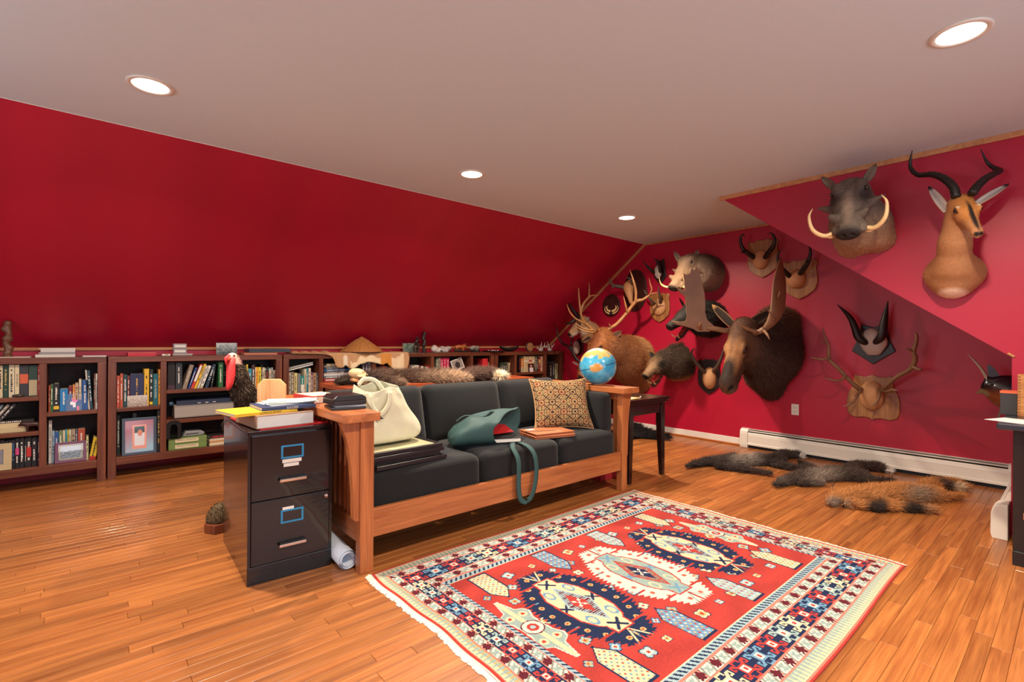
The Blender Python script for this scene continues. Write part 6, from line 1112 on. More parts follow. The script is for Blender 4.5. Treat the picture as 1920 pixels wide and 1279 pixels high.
row('in the widest corner bay', SH_W1, .05, *zh, [(886, 920, 522, (30, 28, 30), 'black', {'ink': 'r'}), (926, 980, 556, (196, 120, 50), 'orange', {'bands': ((0.0, 0.35, 't'),)}), (983, 1030, 512, (206, 180, 140), 'cream striped', {'bands': ((0.65, 0.72, 'w'),), 'ink': None}), (1033, 1085, 512, (198, 172, 130), 'tan striped', {'bands': ((0.65, 0.72, 'w'),), 'ink': None}), (1089, 1140, 510, (210, 186, 146), 'pale cream striped', {'bands': ((0.65, 0.75, 'r'),), 'ink': None}), (1145, 1200, 510, (204, 178, 138), 'broad cream striped', {'bands': ((0.65, 0.72, 'w'),), 'ink': None}), (1206, 1248, 516, (100, 94, 70), 'olive'), (1252, 1274, 530, (40, 30, 30), 'thin black'), (1277, 1320, 530, (140, 44, 34), 'red and gold', {'bands': ((0.6, 0.8, 'g'),)}), (1323, 1356, 512, (214, 170, 140), 'peach')], G1)
row('in the last bay by the gable wall', SH_N, .06, *zh, [(1500, 1552, 660, (44, 34, 32), 'dark brown'), (1556, 1608, 622, (50, 52, 54), 'black and white', {'ink': 'w'}), (1612, 1664, 662, (176, 176, 130), 'pale green', {'ink': 'k'})], G1)
# leaning and lying books at the left edge
z0 = stack('beside the bronze bull at the left edge', pY(0, 800, BY + .05).x - 0.22, 0, SH_W2 + .0005, BY + .05, [(0, .37, .034, (196, 176, 134), 'tan', None), (0, .365, .036, (206, 186, 140), 'cream', None), (0.02, .40, .018, (40, 36, 36), 'black', 'w')], G1, .18)
for k, (px_, rgb, cn) in enumerate(((4, (96, 112, 120), 'grey blue'), (11, (140, 130, 120), 'grey'), (18, (60, 56, 58), 'charcoal'))):
    a = pY(px_ - 22, 790, BY + .06 + k * 0.0); t = thing('book', (a.x - 0.02 + k * 0.012, BY + .05, z0 + 0.012), 'thin %s book tilted on the books at left edge' % cn, 'book', G1); t.rotation_euler = (0, R(34), 0); book_parts(t, 0.018, 0.135, 0.15, rgb, 'w', (), True)
stack('beside the green reams', pY(393, 830, BY + .05).x, 0, BOT + .0005, BY + .05, [(0, .2, .026, (204, 190, 160), 'cream', None), (0, .2, .012, (180, 120, 60), 'gold', None), (0, .2, .024, (196, 176, 150), 'beige', None), (0, .19, .03, (40, 30, 34), 'black', 'r')], G1, .2)
# pictures
def picture(t, O, m, w_, h_, fn, nu=28, nv=20, name='picture', mat=None):
    q = MB(O); q.grid(lambda u, v: m @ Vector(((u - .5) * w_, (v - .5) * h_, 0)), nu, nv); o = q.build(name, mat or vcol('photo_print', 0.25, coat=0.3), t)
    cols = [s2l(fn((i + .5) / nu, (j + .5) / nv)) for j in range(nv) for i in range(nu)]
    a = o.data.attributes.new('Col', 'FLOAT_COLOR', 'FACE'); c = np.ones((nu * nv, 4), np.float32); c[:, :3] = cols; a.data.foreach_set('color', c.ravel()); return o
def nz(u, v, s, o=0.0): return mnoise.noise(Vector((u * s, v * s, o))) * 0.5 + 0.5
def mixc(a, b_, t): t = max(0, min(1, t)); return tuple(x + (y - x) * t for x, y in zip(a, b_))
def framed(name, label, px0, py0, px1, py1, Yp, fw_, fmat, fn, tilt=8, z=None, matw=0.0, matc=None, cat='picture frame', th=0.016, roty=0.0, group=None, inner=None):
    a = pY(px0, py1, Yp); b_ = pY(px1, py0, Yp); w_, h_ = b_.x - a.x, b_.z - a.z; zz = a.z if z is None else z; h_ = b_.z - zz if z is not None else h_
    O = Vector(((a.x + b_.x) / 2, Yp, zz)); t = thing(name, O, label, cat, group); t.rotation_euler = (R(-tilt), R(roty), 0)
    m = Matrix.Translation((0, 0, h_ / 2)) @ Matrix.Rotation(R(90), 4, 'X')
    if fw_ > 0:
        for x0, x1, y0, y1 in ((-w_ / 2, w_ / 2, -h_ / 2, -h_ / 2 + fw_), (-w_ / 2, w_ / 2, h_ / 2 - fw_, h_ / 2), (-w_ / 2, -w_ / 2 + fw_, -h_ / 2 + fw_, h_ / 2 - fw_), (w_ / 2 - fw_, w_ / 2, -h_ / 2 + fw_, h_ / 2 - fw_)):
            q = MB(); q.box((x0, y0, -th), (x1, y1, 0.004), m); q.build('frame', fmat, t, bev=0.002)
    q = MB(); q.box((-w_ / 2 + fw_ * .9, -h_ / 2 + fw_ * .9, -th), (w_ / 2 - fw_ * .9, h_ / 2 - fw_ * .9, -0.002), m); q.build('backing', plain('picture_backing', (190, 180, 160), 0.8), t)
    if inner:
        q = MB(); iw = inner[0]
        for x0, x1, y0, y1 in ((-w_ / 2 + iw, w_ / 2 - iw, -h_ / 2 + iw, -h_ / 2 + iw + .004), (-w_ / 2 + iw, w_ / 2 - iw, h_ / 2 - iw - .004, h_ / 2 - iw), (-w_ / 2 + iw, -w_ / 2 + iw + .004, -h_ / 2 + iw, h_ / 2 - iw), (w_ / 2 - iw - .004, w_ / 2 - iw, -h_ / 2 + iw, h_ / 2 - iw)): q.box((x0, y0, -0.001), (x1, y1, 0.003), m)
        q.build('inner_fillet', inner[1], t)
    picture(t, (0, 0, 0), m @ Matrix.Translation((0, 0, -0.001)), w_ - 2 * fw_ if fw_ else w_, h_ - 2 * fw_ if fw_ else h_, fn); return t
def scn(sky, land, seed):
    return lambda u, v: mixc(mixc(land, (30, 34, 40), nz(u, v, 9, seed)), sky, (v - 0.55 + 0.12 * nz(u, v, 5, seed)) * 8)
framed('photo_card', 'navy card with a pink and white figure leaning on the books', 123.5, 738, 154, 769, BY + .03, 0, None, lambda u, v: (224, 96, 160) if math.hypot(u - .55, (v - .66) * 1.1) < .19 else ((232, 228, 230) if (abs(u - .52) < .10 and .22 < v < .62) or (math.hypot(u - .36, v - .45) < .1) else ((226, 90, 110) if abs(u - .75) < .06 and v < .25 else (44, 66, 120))), z=SH_N + .0005, cat='card', tilt=6)
framed('framed_photo', 'purple framed photograph with a gilt fillet, low in the bookcase', 102.5, 825.7, 162.3, 867, BY + .04, .02, plain('purple_frame', (112, 62, 92), .4), lambda u, v: mixc(scn((190, 206, 226), (100, 108, 120), 3.1)(u, v), (226, 226, 226), nz(u, v, 14, 2) - .35), z=BOT + .0005, tilt=9, inner=(.026, plain('gilt_fillet', (196, 166, 110), .35, .6)))
framed('tile_framed_photo', 'cream tiled photo frame at the left edge, bottom shelf', -22, 831, 22, 879, BY + .02, .045, plain('cream_tile_frame', (184, 164, 124), .6, bump=.4, bscale=60), lambda u, v: mixc((190, 190, 196), (50, 50, 60), nz(u, v, 8, 6)), z=BOT + .0005)
framed('photo_card', 'loose snowy photograph leaning on the navy volume', 238.7, 740.5, 277, 762.5, BY + .03, 0, None, lambda u, v: mixc((206, 196, 186), (110, 84, 70), nz(u, v, 9, 4) * (1.3 - v)), z=SH_N + .0005, cat='photograph', tilt=10)
def baby(u, v):
    if .26 < u < .74 and .12 < v < .86:
        if .32 < u < .68 and .18 < v < .80: return (206, 130, 110) if math.hypot(u - .52, v - .60) < .09 else ((60, 80, 84) if v > .62 else (214, 214, 220))
        return (222, 150, 134)
    return mixc((170, 108, 122), (150, 186, 206), (1 - v) * 1.2 + u * .4 - .4)
framed('framed_photo', 'slate blue picture frame with a small portrait, under the navy volume', 228.3, 781, 294.3, 852, BY + .035, .022, plain('slate_frame', (66, 78, 96), .45), baby, z=BOT + .0005, tilt=6)
framed('photo_card', 'grey photograph standing on the bookcase behind the turkey', 406, 643, 445, 666.5, BY + .14, 0, None, lambda u, v: mixc((190, 200, 200), (54, 60, 60), nz(u, v, 8, 8) + (.5 - v)), z=BT + .0005, cat='photograph', tilt=8)
framed('photo_card', 'green photograph standing behind the bronze rider', 757, 643.5, 786, 659, BY + .2, 0, None, lambda u, v: mixc((176, 190, 170), (50, 70, 60), nz(u, v, 9, 9)), z=BT + .0005, cat='photograph', tilt=8)
framed('framed_photo', 'white frame with a dark portrait leaning beside the magenta volumes', 851, 672, 872, 690, BY + .04, .012, plain('white_frame', (220, 212, 202), .5), lambda u, v: (60, 54, 52) if math.hypot((u - .5) * 1.3, v - .45) < .34 else (150, 140, 132), z=SH_W1 + .0745, tilt=10, roty=-18)
framed('framed_photo', 'small silver framed photograph in the corner bookcase', 941.5, 694.5, 955.5, 703, BY + .03, .006, plain('silver_frame', (206, 200, 196), .3, .6), lambda u, v: mixc((200, 150, 130), (40, 36, 40), nz(u, v, 6, 3)), z=SH_N + .0005, tilt=10)
framed('photo_card', 'photograph of a person leaning on the striped books', 991, 681, 1003, 698, BY + .03, 0, None, lambda u, v: (206, 150, 124) if math.hypot(u - .5, (v - .68)) < .14 else ((226, 216, 214) if abs(u - .5) < .28 and v < .5 else (64, 34, 36)), z=SH_W1 + .0005, cat='photograph', tilt=9)
# printer, reams, bookend
a = pY(322, 783, BY + .03); b_ = pY(470, 760, BY + .03); O = Vector((a.x + .02, BY + .03, SH_W2)); W_ = 0.47; t = thing('printer', O, 'flat grey and dark blue printer on the middle shelf', 'printer')
q = MB(); q.prism([(0, 0.012), (0.01, 0.004), (0.26, 0.004), (0.26, 0.12), (0.05, 0.12), (0.02, 0.10)], W_, frame((0, 1, 0), (0, 0, 1), (0, 0, 0.0))); q.build('body', plain('printer_grey', (140, 130, 122), .45), t, bev=.006)
q = MB(); q.prism([(0.035, 0.105), (0.07, 0.155), (0.12, 0.168), (0.26, 0.168), (0.26, 0.1205), (0.05, 0.1205)], W_ - .04, frame((0, 1, 0), (0, 0, 1), (.02, 0, 0))); q.build('lid', plain('printer_navy', (40, 48, 70), .35), t, bev=.006)
for k in range(3): q = MB(); q.box((0.18 + k * .06, 0.0425, .126), (0.205 + k * .06, 0.047, .131)); q.build('button', PAPER, t)
q = MB(); q.lathe([(0, 0), (.02, 0), (.022, .006), (.022, .03), (0, .03)], (-0.03, .10, .13), 16, Matrix.Rotation(R(90), 4, 'Y')); q.build('roller_knob', plain('roller_blue', (60, 90, 120), .4), t, True)
for k in range(2):
    a = pY(315.6, 846, BY + .03); t = thing('paper_ream', (a.x, BY + .03, BOT + .0005 + k * .0525), 'green wrapped ream of paper, %s of the two in the bookcase' % ('lower', 'upper')[k], 'paper ream', 'green paper reams')
    q = MB(); q.box((0, 0, 0), (.29, .215, .052)); q.build('wrapper', plain('green_ream_wrap', (104, 128, 70), .45, bump=.2, bscale=40, var=.2), t, bev=.004)
    q = MB(); q.box((.05, -.0006, .012), (.225, 0, .042)); l = q.build('label_strip', plain('ream_label', (212, 194, 160), .6), t)
    lettering('CASCADE X-9 MULTIPURPOSE', .0115, INKS['k'], Matrix.Translation((.135, -.0012, .03)) @ Matrix.Rotation(R(90), 4, 'X'), l, name='lettering')
a = pY(311.5, 823, BY + .012); t = thing('bookend', (a.x - .0, BY + .012, BOT + .1085), 'black arched metal bookend resting on the green reams', 'bookend'); q = MB()
out = [(0, 0), (.0, .12)] + [(.055 + .055 * math.cos(x), .12 + .04 * math.sin(x)) for x in np.linspace(math.pi, 0, 10)] + [(.11, .12), (.11, 0)]; inn = [(.028, 0), (.028, .09)] + [(.055 + .027 * math.cos(x), .09 + .035 * math.sin(x)) for x in np.linspace(math.pi, 0, 8)] + [(.082, .09), (.082, 0)]
q.prism(out[:2] + out[2:] + inn[::-1], .0025, frame((1, 0, 0), (0, 0, 1), (0, 0, 0))); q.build('plate', plain('black_sheet_steel', (24, 24, 26), .4, .3), t); q = MB(); q.box((0, 0, -0.0005), (.11, .10, 0.0012)); q.build('foot', MATS['black_sheet_steel'], t)
t = thing('silver_case', (pY(343, 812, BY + .06).x, BY + .06, BOT + .1085), 'silver plastic case lying on the paper reams', 'case'); q = MB(); q.prism([(0, 0), (.15, 0), (.17, .02), (.14, .04), (.02, .045)], .12, frame((1, 0, 0), (0, 0, 1), (0, .12, 0))); q.build('shell', plain('silver_plastic', (150, 152, 156), .35, .3), t, bev=.004)
q = MB(); q.box((.02, -.0015, .015), (.12, -.0005, .022)); q.build('seam_strip', INKS['k'], t)
a = pY(260, 781, BY + .12); t = thing('card_box', (a.x, BY + .12, BOT + .2185), 'small red and black box behind the slate picture frame', 'box'); q = MB(); q.box((0, 0, 0), (.07, .05, .014)); q.build('lid', INKS['r'], t); q = MB(); q.box((0.0, 0, .0142), (.07, .05, .028)); q.build('base', INKS['k'], t)
a = pY(892, 686, BY + .03); t = thing('tin_box', (a.x, BY + .03, SH_N + .0005), 'blue printed box in front of the red folders', 'box'); q = MB(); q.box((0, 0, 0), (.1, .04, .19)); q.build('carton', plain('blue_carton', (30, 78, 160), .4, var=.3), t, bev=.002); q = MB(); q.box((.03, -.0006, .1), (.09, 0, .17)); q.build('label_patch', INKS['w'], t)
# ------------------------------------------------------------------ small things on the bookcase tops
def top(px, y=.15): return Vector((pY(px, 664, BY + y).x, BY + y, BT + .0005))
def sheetstack(name, label, px0, px1, y, items, cat='papers'):
    a = top(px0, y); b_ = top(px1, y); t = thing(name, a, label, cat); z = 0; w_ = b_.x - a.x
    for k, (h_, rgb, dx) in enumerate(items): q = MB(); q.box((dx, 0, z), (w_ + dx - abs(dx), .2, z + h_ - .0005)); q.build('sheet_%s' % ('bundle'), plain('sheet_%d_%d_%d' % rgb, rgb, .7), t); z += h_
    return t
sheetstack('paper_pile', 'pile of white magazines on the leftmost bookcase', 66, 141, .06, [(.022, (216, 206, 196), 0), (.018, (150, 146, 146), .02), (.024, (206, 202, 196), .03), (.006, (226, 222, 214), .02)])
sheetstack('paper_sheet', 'flat white sheet beside the carved figurine', -20, 57, .04, [(.006, (222, 206, 190), 0)]); sheetstack('paper_sheet', 'flat white sheet at the end of the leftmost bookcase', 155, 200, .06, [(.008, (222, 212, 202), 0)])
sheetstack('board_game_box', 'flat red box on the second bookcase', 240, 293, .06, [(.026, (196, 50, 64), 0), (.004, (222, 120, 120), 0)], 'box')
sheetstack('wood_board', 'pale wooden board under the dark case', 458, 520, .05, [(.02, (186, 112, 84), 0)], 'board')
a = top(467, .06); a.z += .021; t = thing('flat_case', a, 'dark blue flat case lying on the pale board', 'case'); q = MB(); q.box((0, 0, 0), (.38, .2, .018)); q.build('base', plain('case_navy', (54, 62, 74), .4), t, bev=.003); q = MB(); q.box((0, 0, .0185), (.38, .2, .036)); q.build('lid', MATS['case_navy'], t, bev=.003)
a = top(324, .08); t = thing('desk_tray', a, 'thin clear tray under the cassette boxes', 'tray'); q = MB(); q.box((0, 0, 0), (.15, .12, .012)); q.build('plate', plain('clear_grey_plastic', (166, 150, 146), .3), t, bev=.003); q = MB(); q.box((.0, .0, .012), (.15, .006, .018)); q.build('lip', MATS['clear_grey_plastic'], t)
for k in range(2):
    t = thing('cassette_box', (a.x + .006, a.y + .01, a.z + .0185 + k * .0445), '%s grey cassette box stacked on the tray' % ('lower', 'upper')[k], 'box', 'cassette boxes'); q = MB(); q.box((0, 0, 0), (.1, .07, .044)); q.build('case', plain('cassette_grey', (150, 138, 136), .3, var=.15), t, bev=.003); q = MB(); q.box((.01, -.0008, .012), (.09, 0, .03)); q.build('label_strip', PAPER, t)
a = top(304, .06); t = thing('eraser', a, 'small white block on the second bookcase', 'eraser'); q = MB(); q.box((0, 0, 0), (.06, .03, .016)); q.build('block', PAPER, t, bev=.004); q = MB(); q.box((.02, -.0006, -.0), (.045, .0306, .0166)); q.build('sleeve', INKS['t'], t)
def critter(name, label, pos, L, H, rgb, kind='four', ang=0.0, mat=None, horn_=None, cat='figurine', seat=True):
    """small standing animal figure: body, head, legs"""
    t = thing(name, pos, label, cat); f = Vector((math.cos(ang), math.sin(ang), 0)); s = Vector((-f.y, f.x, 0)); up = Vector((0, 0, 1)); P = lambda x, y, z: tuple(Vector(pos) + f * x + s * y + up * z)
    B = Beast(pos, P(L * .42, 0, H * .75), P(L * .62, 0, H * .6)); B.m(el, P(0, 0, H * .62), (L * .36, H * .2 + L * .04, H * .24), Matrix(((f.x, s.x, 0), (f.y, s.y, 0), (0, 0, 1)))).m(rc, P(L * .28, 0, H * .68), P(L * .44, 0, H * .72), H * .17, H * .13, k=.02).m(rc, P(L * .44, 0, H * .72), P(L * .6, 0, H * .58), H * .13, H * .07, k=.02)
    for x in (-.25, .25):
        for y in (-.07, .07): B.m(rc, P(L * x, L * y, H * .5), P(L * x, L * y * 1.1, H * .05), H * .11, H * .07, k=.012)
    r_ = max(L, H) * .9; lo = Vector(pos) - Vector((r_, r_, .0)); lo.z -= .01; B.wall = (tuple(pos), (0, 0, 1))
    B.build('figure', lo, Vector(pos) + Vector((r_, r_, H * 1.2)), max(.0045, L / 34), rgb, t, mat or vcol('cast_figure', .4)); 
    for sg in (1, -1): q = MB(pos); q.tube([P(L * .42, sg * H * .1, H * .8), P(L * .45, sg * H * .22, H * .95), P(L * .5, sg * H * .2, H * 1.08)], [H * .045, H * .03, H * .008], 6); q.build('horn', mat2, t, True)
    q = MB(pos); q.tube([P(-L * .35, 0, H * .7), P(-L * .45, 0, H * .55), P(-L * .47, 0, H * .4)], [H * .03, H * .02, H * .015], 5); q.build('tail', mat2, t, True); return t
mat2 = plain('figure_dark', (50, 34, 30), .4); a = pY(59, 806, BY + .04); critter('bull_figurine', 'dark bronze bull figurine on the books at the left edge', (a.x + .01, BY + .04, SH_W2 + .0005), .13, .085, (60, 34, 30), ang=math.pi)
mat2 = plain('figure_orange', (176, 104, 52), .4); a = top(861, .2); critter('rhino_figurine', 'orange brown pig shaped figurine on the bookcase top', (a.x, a.y, BT + .0005), .2, .11, (186, 108, 56))
mat2 = plain('figure_bronze', (60, 48, 44), .35, .5); a = top(780, .1); critter('horse_figurine', 'small bronze horse and rider figure on the bookcase', (a.x, a.y, BT + .005), .15, .11, (70, 56, 50), ang=.6)
O = top(780, .1); q = MB(O); t = [o for o in COL.objects if o.name.startswith('horse_figurine')][-1]; q.tube([O + Vector((0, 0, .09)), O + Vector((.005, 0, .14)), O + Vector((.012, 0, .165))], [.02, .022, .012], 8); q.ball(O + Vector((.015, 0, .18)), .014); q.tube([O + Vector((.005, .01, .14)), O + Vector((.05, 0, .15)), O + Vector((.06, 0, .18))], [.008, .006, .004], 6); q.build('rider', mat2, t, True)
# carved wooden figurines
def carving(name, label, px, py0, py1, y, rgb, seed):
    O = top(px, y); H = pY(px, py0, O.y).z - O.z; t = thing(name, O, label, 'figurine'); B = Beast(O, tuple(O), tuple(O + Vector((0, -1, 0)))); B.wall = (tuple(O + Vector((0, 0, .02))), (0, 0, 1)); r = H * .085
    for k in range(7): z = H * (.12 + .13 * k); B.m(el, tuple(O + Vector((r * .35 * math.sin(k * 2.1 + seed), -r * .2 * math.cos(k * 1.7 + seed), z))), (r * (1.05 + .25 * math.sin(k * 2.7 + seed)), r * .95, H * .095), k=.015)
    B.m(el, tuple(O + Vector((0, 0, H * .93))), (r * .8, r * .8, H * .07), k=.01)
    B.build('carved_figure', O + Vector((-r * 3, -r * 3, 0)), O + Vector((r * 3, r * 3, H * 1.1)), max(.004, H / 60), rgb, t, vcol('carved_wood', .4, .3, 80)); q = MB(O); q.lathe([(r * 1.3, 0), (r * 1.35, .01), (r * 1.1, .022), (0, .024)], O, 16); q.build('foot', plain('carving_foot_%d' % seed, rgb, .45), t, True)
carving('carved_figurine', 'tall carved brown wooden figurine at the left edge', 14, 601, 665, .09, (106, 70, 48), 0); carving('carved_figurine', 'slim dark carved figure beside the bronze rider', 795, 622, 660, .12, (46, 30, 28), 2)
for k, (px_, w_, rgb, nm, lab) in enumerate(((819, .09, (206, 198, 190), 'stone_figurine', 'white stone animal figure left of the dark bowl'), (836, .1, (176, 168, 160), 'stone_figurine', 'grey stone figure next to the pig figurine'), (889, .1, (150, 144, 134), 'coral_piece', 'grey coral lump on the bookcase'))):
    O = top(px_, .12); t = thing(nm, O, lab, 'figurine'); B = Beast(O, tuple(O), tuple(O + Vector((0, -1, 0)))); B.wall = (tuple(O), (0, 0, 1)); rr = random.Random(k)
    for j in range(7): B.m(el, tuple(O + Vector((rr.uniform(-w_, w_) * .6, rr.uniform(-.02, .02), rr.uniform(.01, .06 + .04 * (k == 2))))), (w_ * rr.uniform(.25, .45), .03, rr.uniform(.02, .035)), k=.012)
    B.build('stone', O + Vector((-w_ * 1.3, -.08, -.01)), O + Vector((w_ * 1.3, .08, .16)), .006, rgb, t, vcol('rough_stone', .7, .6, 60)); q = MB(O); q.ball(O + Vector((w_ * .5, -.03, .02)), .012); q.build('eye_stone', GLASSEYE, t, True)
O = top(875, .06); t = thing('driftwood', O, 'dark twisted branch lying on the bookcase', 'branch'); q = MB(O); q.tube([O + Vector((x, .012 * math.sin(x * 22), .018 + .008 * math.sin(x * 31))) for x in np.linspace(-.2, .2, 14)], [.008 + .01 * abs(math.sin(i * .8)) for i in range(14)], 8); q.build('branch', HORNB, t, True); q = MB(O); q.tube([O + Vector((.1, 0, .02)), O + Vector((.13, 0, .05)), O + Vector((.16, 0, .06))], [.009, .006, .003], 6); q.build('twig', HORNB, t, True)
O = top(955, .1); t = thing('wooden_bowl', O, 'long dark boat shaped bowl on the corner bookcase', 'bowl'); q = MB(O)
q.grid(lambda u, v: O + Vector(((u - .5) * .34, .07 * math.cos(math.pi * (v - .5) * 1.0) * 0 + (.075 * math.sin((v - .5) * math.pi)) * (1 - (2 * u - 1) ** 2 * .9), .004 + (.055 * (2 * v - 1) ** 2) * (1 - .5 * (2 * u - 1) ** 2) + .05 * (2 * u - 1) ** 2)), 20, 10); q.build('shell', plain('bowl_dark', (34, 26, 24), .4), t, True, solid=.006); q = MB(O); q.box(O + Vector((-.06, -.02, 0)), O + Vector((.06, .02, .004))); q.build('foot', MATS['bowl_dark'], t)
O = top(925, .08); t = thing('black_dish', O, 'flat black dish with white pieces on the bookcase', 'dish'); q = MB(O); q.lathe([(0, .002), (.12, .004), (.17, .018), (.175, .018), (.125, 0), (0, 0)], O, 28); q.build('dish', MATS['bowl_dark'], t, True)
for k in range(7): q = MB(O); q.ball(O + Vector((-.07 + k * .024, random.uniform(-.03, .03), .017)), (.012, .008, .009), 8, 6); q.build('shell_piece', BONE, t, True)
O = top(991.5, .12); t = thing('wood_slice', O, 'round wood slice standing on the corner bookcase', 'wood slice'); q = MB(O); q.lathe([(0, 0), (.06, 0), (.063, .008), (.063, .022), (.06, .03), (0, .03)], O + Vector((0, 0, .064)), 24, Matrix.Rotation(R(90), 4, 'X')); q.build('disc', wood('slice_wood', (166, 118, 74), (130, 84, 50), 'Y', .6), t); q = MB(O); q.lathe([(0.063, .002), (.067, .004), (.067, .026), (.063, .028)], O + Vector((0, 0, .064)), 24, Matrix.Rotation(R(90), 4, 'X')); q.build('bark', HORNG, t)
for k, (px_, lab) in enumerate(((1014, 'left of two white coral branches by the gable trim'), (1031, 'right of two white coral branches by the gable trim'))):
    O = top(px_, .1); t = thing('coral_branch', O, lab, 'coral'); rr = random.Random(k + 5); q = MB(O); q.ball(O + Vector((0, 0, .02)), (.045, .03, .022)); q.build('coral_base', BONE, t, True)
    for j in range(8): a = rr.uniform(-1.3, 1.3); l = rr.uniform(.06, .15); q = MB(O); q.tube([O + Vector((0, 0, .02)), O + Vector((l * .6 * math.sin(a), rr.uniform(-.02, .02), l * .5)), O + Vector((l * math.sin(a), rr.uniform(-.03, .03), l * abs(math.cos(a)) + .02))], [.011, .008, .003], 6); q.build('spike', BONE, t, True)
a = pY(34, 742, BY + .02); t = thing('polished_stone', (a.x, BY + .02, SH_W1 + .0005), 'dark oval polished stone in front of the cream books', 'stone'); q = MB(); q.ball((0, 0, .012), (.035, .014, .012)); q.build('stone', plain('dark_agate', (60, 52, 44), .2, var=.4), t, True); q = MB(); q.box((-.012, -.004, -.0), (.012, .004, .002)); q.build('felt_pad', INKS['k'], t)
for k, px_ in enumerate((565, 573, 583)): a = pY(px_, 735, BY + .02); t = thing('metal_bell', (a.x, BY + .02, SH_N + .0005), '%s of three small dark bells before the short teal book' % ('leftmost', 'middle', 'rightmost')[k], 'bell', 'small bells'); q = MB(); q.lathe([(.016, 0), (.018, .004), (.013, .02), (.008, .032), (0, .036)], seg=16); q.build('bell_cup', plain('pewter', (80, 82, 84), .3, .7), t, True); q = MB(); q.ball((0, 0, .04), .005, 8, 6); q.build('knob', MATS['pewter'], t, True)
# ------------------------------------------------------------------ things on the sofa
SEATZ = 0.474
# stack of black document frames
FRB = plain('black_frame_lacquer', (24, 21, 28), 0.35, var=0.05)
for k, (dx, dy, rz) in enumerate(((0.02, -0.02, 4), (-0.005, 0.01, 1), (0.015, 0.0, 3), (0.01, 0.008, 2))):
    O = Vector((1.345 + dx, 2.60 + dy, SEATZ + 0.001 + k * 0.0215)); t = thing('document_frame', O, 'black document frame on the sofa, %s of the stack' % ('lowest', 'second lowest', 'second highest', 'topmost')[k], 'picture frame', 'stack of black document frames', R(rz))
    w_, d_ = 0.225, 0.175
    for a, b_ in (((-w_, -d_, 0), (w_, -d_ + .022, .021)), ((-w_, d_ - .022, 0), (w_, d_, .021)), ((-w_, -d_ + .022, 0), (-w_ + .022, d_ - .022, .021)), ((w_ - .022, -d_ + .022, 0), (w_, d_ - .022, .021))): q = MB(); q.box(a, b_); q.build('moulding', FRB, t, bev=.002)
    q = MB(); q.box((-w_ + .021, -d_ + .021, .002), (w_ - .021, d_ - .021, .013)); q.build('document', plain('certificate_paper', (206, 200, 160), .6, var=.06), t)
    q = MB(); q.box((-w_ + .02, -d_ + .02, .014), (w_ - .02, d_ - .02, .0155)); q.build('glazing', glassy('frame_glass', refl=.08), t)
# white tote bag standing on the frames
def bagshell(name, O, loops, mat, parent, solid=0.003, close=True):
    n = len(loops[0]); q = MB(O); q.add([p for l in loops for p in l], [(i * n + t_, i * n + (t_ + 1) % n, (i + 1) * n + (t_ + 1) % n, (i + 1) * n + t_) for i in range(len(loops) - 1) for t_ in range(n)] + ([tuple(range(n))[::-1]] if close else []))
    return q.build(name, mat, parent, True, solid=solid, sub=1)
def rloop(c, ax, ay, hx, hy, n=28, p=3.2, f=None):
    out = []
    for k in range(n):
        a = 2 * math.pi * k / n; ca, sa = math.cos(a), math.sin(a); r = (abs(ca) ** p + abs(sa) ** p) ** (-1 / p); v = Vector(c) + Vector(ax) * (hx * r * ca) + Vector(ay) * (hy * r * sa)
        if f: v += f(ca, sa)
        out.append(v)
    return out
def cloth(name, rgb, rgb2):
    m = plain(name, rgb, .75, bump=.25, bscale=500, var=.07); return m
TZ = SEATZ + 0.089; O = Vector((1.32, 2.66, TZ)); tote = thing('tote_bag', O, 'cream canvas tote bag standing on the black frames', 'bag')
WHT = plain('cream_canvas', (206, 202, 174), .8, bump=.3, bscale=120, var=.1); ax = Vector((1, .06, 0)); ay = Vector((0, 1, 0)); loops = []
for k in range(13):
    s = k / 12; z = TZ + 0.002 + .335 * s ** .95
    hx = np.interp(s, [0, .1, .3, .6, 1], [.19, .235, .225, .17, .135]); hy = np.interp(s, [0, .12, .4, 1], [.085, .10, .09, .075])
    cxx = 1.32 + np.interp(s, [0, .2, .5, 1], [.0, .01, -.01, -.03])
    loops.append(rloop((cxx, 2.66 + .03 * s, z), ax, ay, hx, hy, 36, 3.5 - 1.2 * s, lambda ca, sa: Vector((0, .014 * math.sin(ca * 7 + s * 5) * (1 - abs(ca)) * s, (.014 * math.sin(ca * 4 + .5) - (.03 * max(0, -sa) if s > .9 else 0)) * s)) + Vector((.3, 1, 0)) * ((.016 * mnoise.noise(Vector((ca * 2.5, sa * 2, s * 5))) + .012 * mnoise.noise(Vector((ca * 6, sa * 5, s * 9)))) * (s > .05))))
bagshell('bag_body', O, loops, WHT, tote)
for sg, yy in ((-1, 2.605), (1, 2.735)):
    P = bez([(1.185, yy + .0, TZ + .30, 0), (1.20, yy - .035, TZ + .24, 0), (1.245, yy - .05, TZ + .18, 0), (1.30, yy - .045, TZ + .225, 0), (1.325, yy - .02, TZ + .30, 0)], 6) if sg < 0 else bez([(1.2, yy, TZ + .33, 0), (1.25, yy + .03, TZ + .36, 0), (1.32, yy + .02, TZ + .345, 0), (1.37, yy - .02, TZ + .25, 0)], 6)
    q = MB(O); q.tube([p[:3] for p in P], [(.014, .002)] * len(P), 6, side=(0, .3, 1)); q.build('strap', WHT, tote, True)
lettering('A.', .045, INKS['k'], frame((1, .06, 0), (0, .12, 1), (1.25, 2.558, TZ + .165)), tote, O, name='printed_letters', depth=.006)
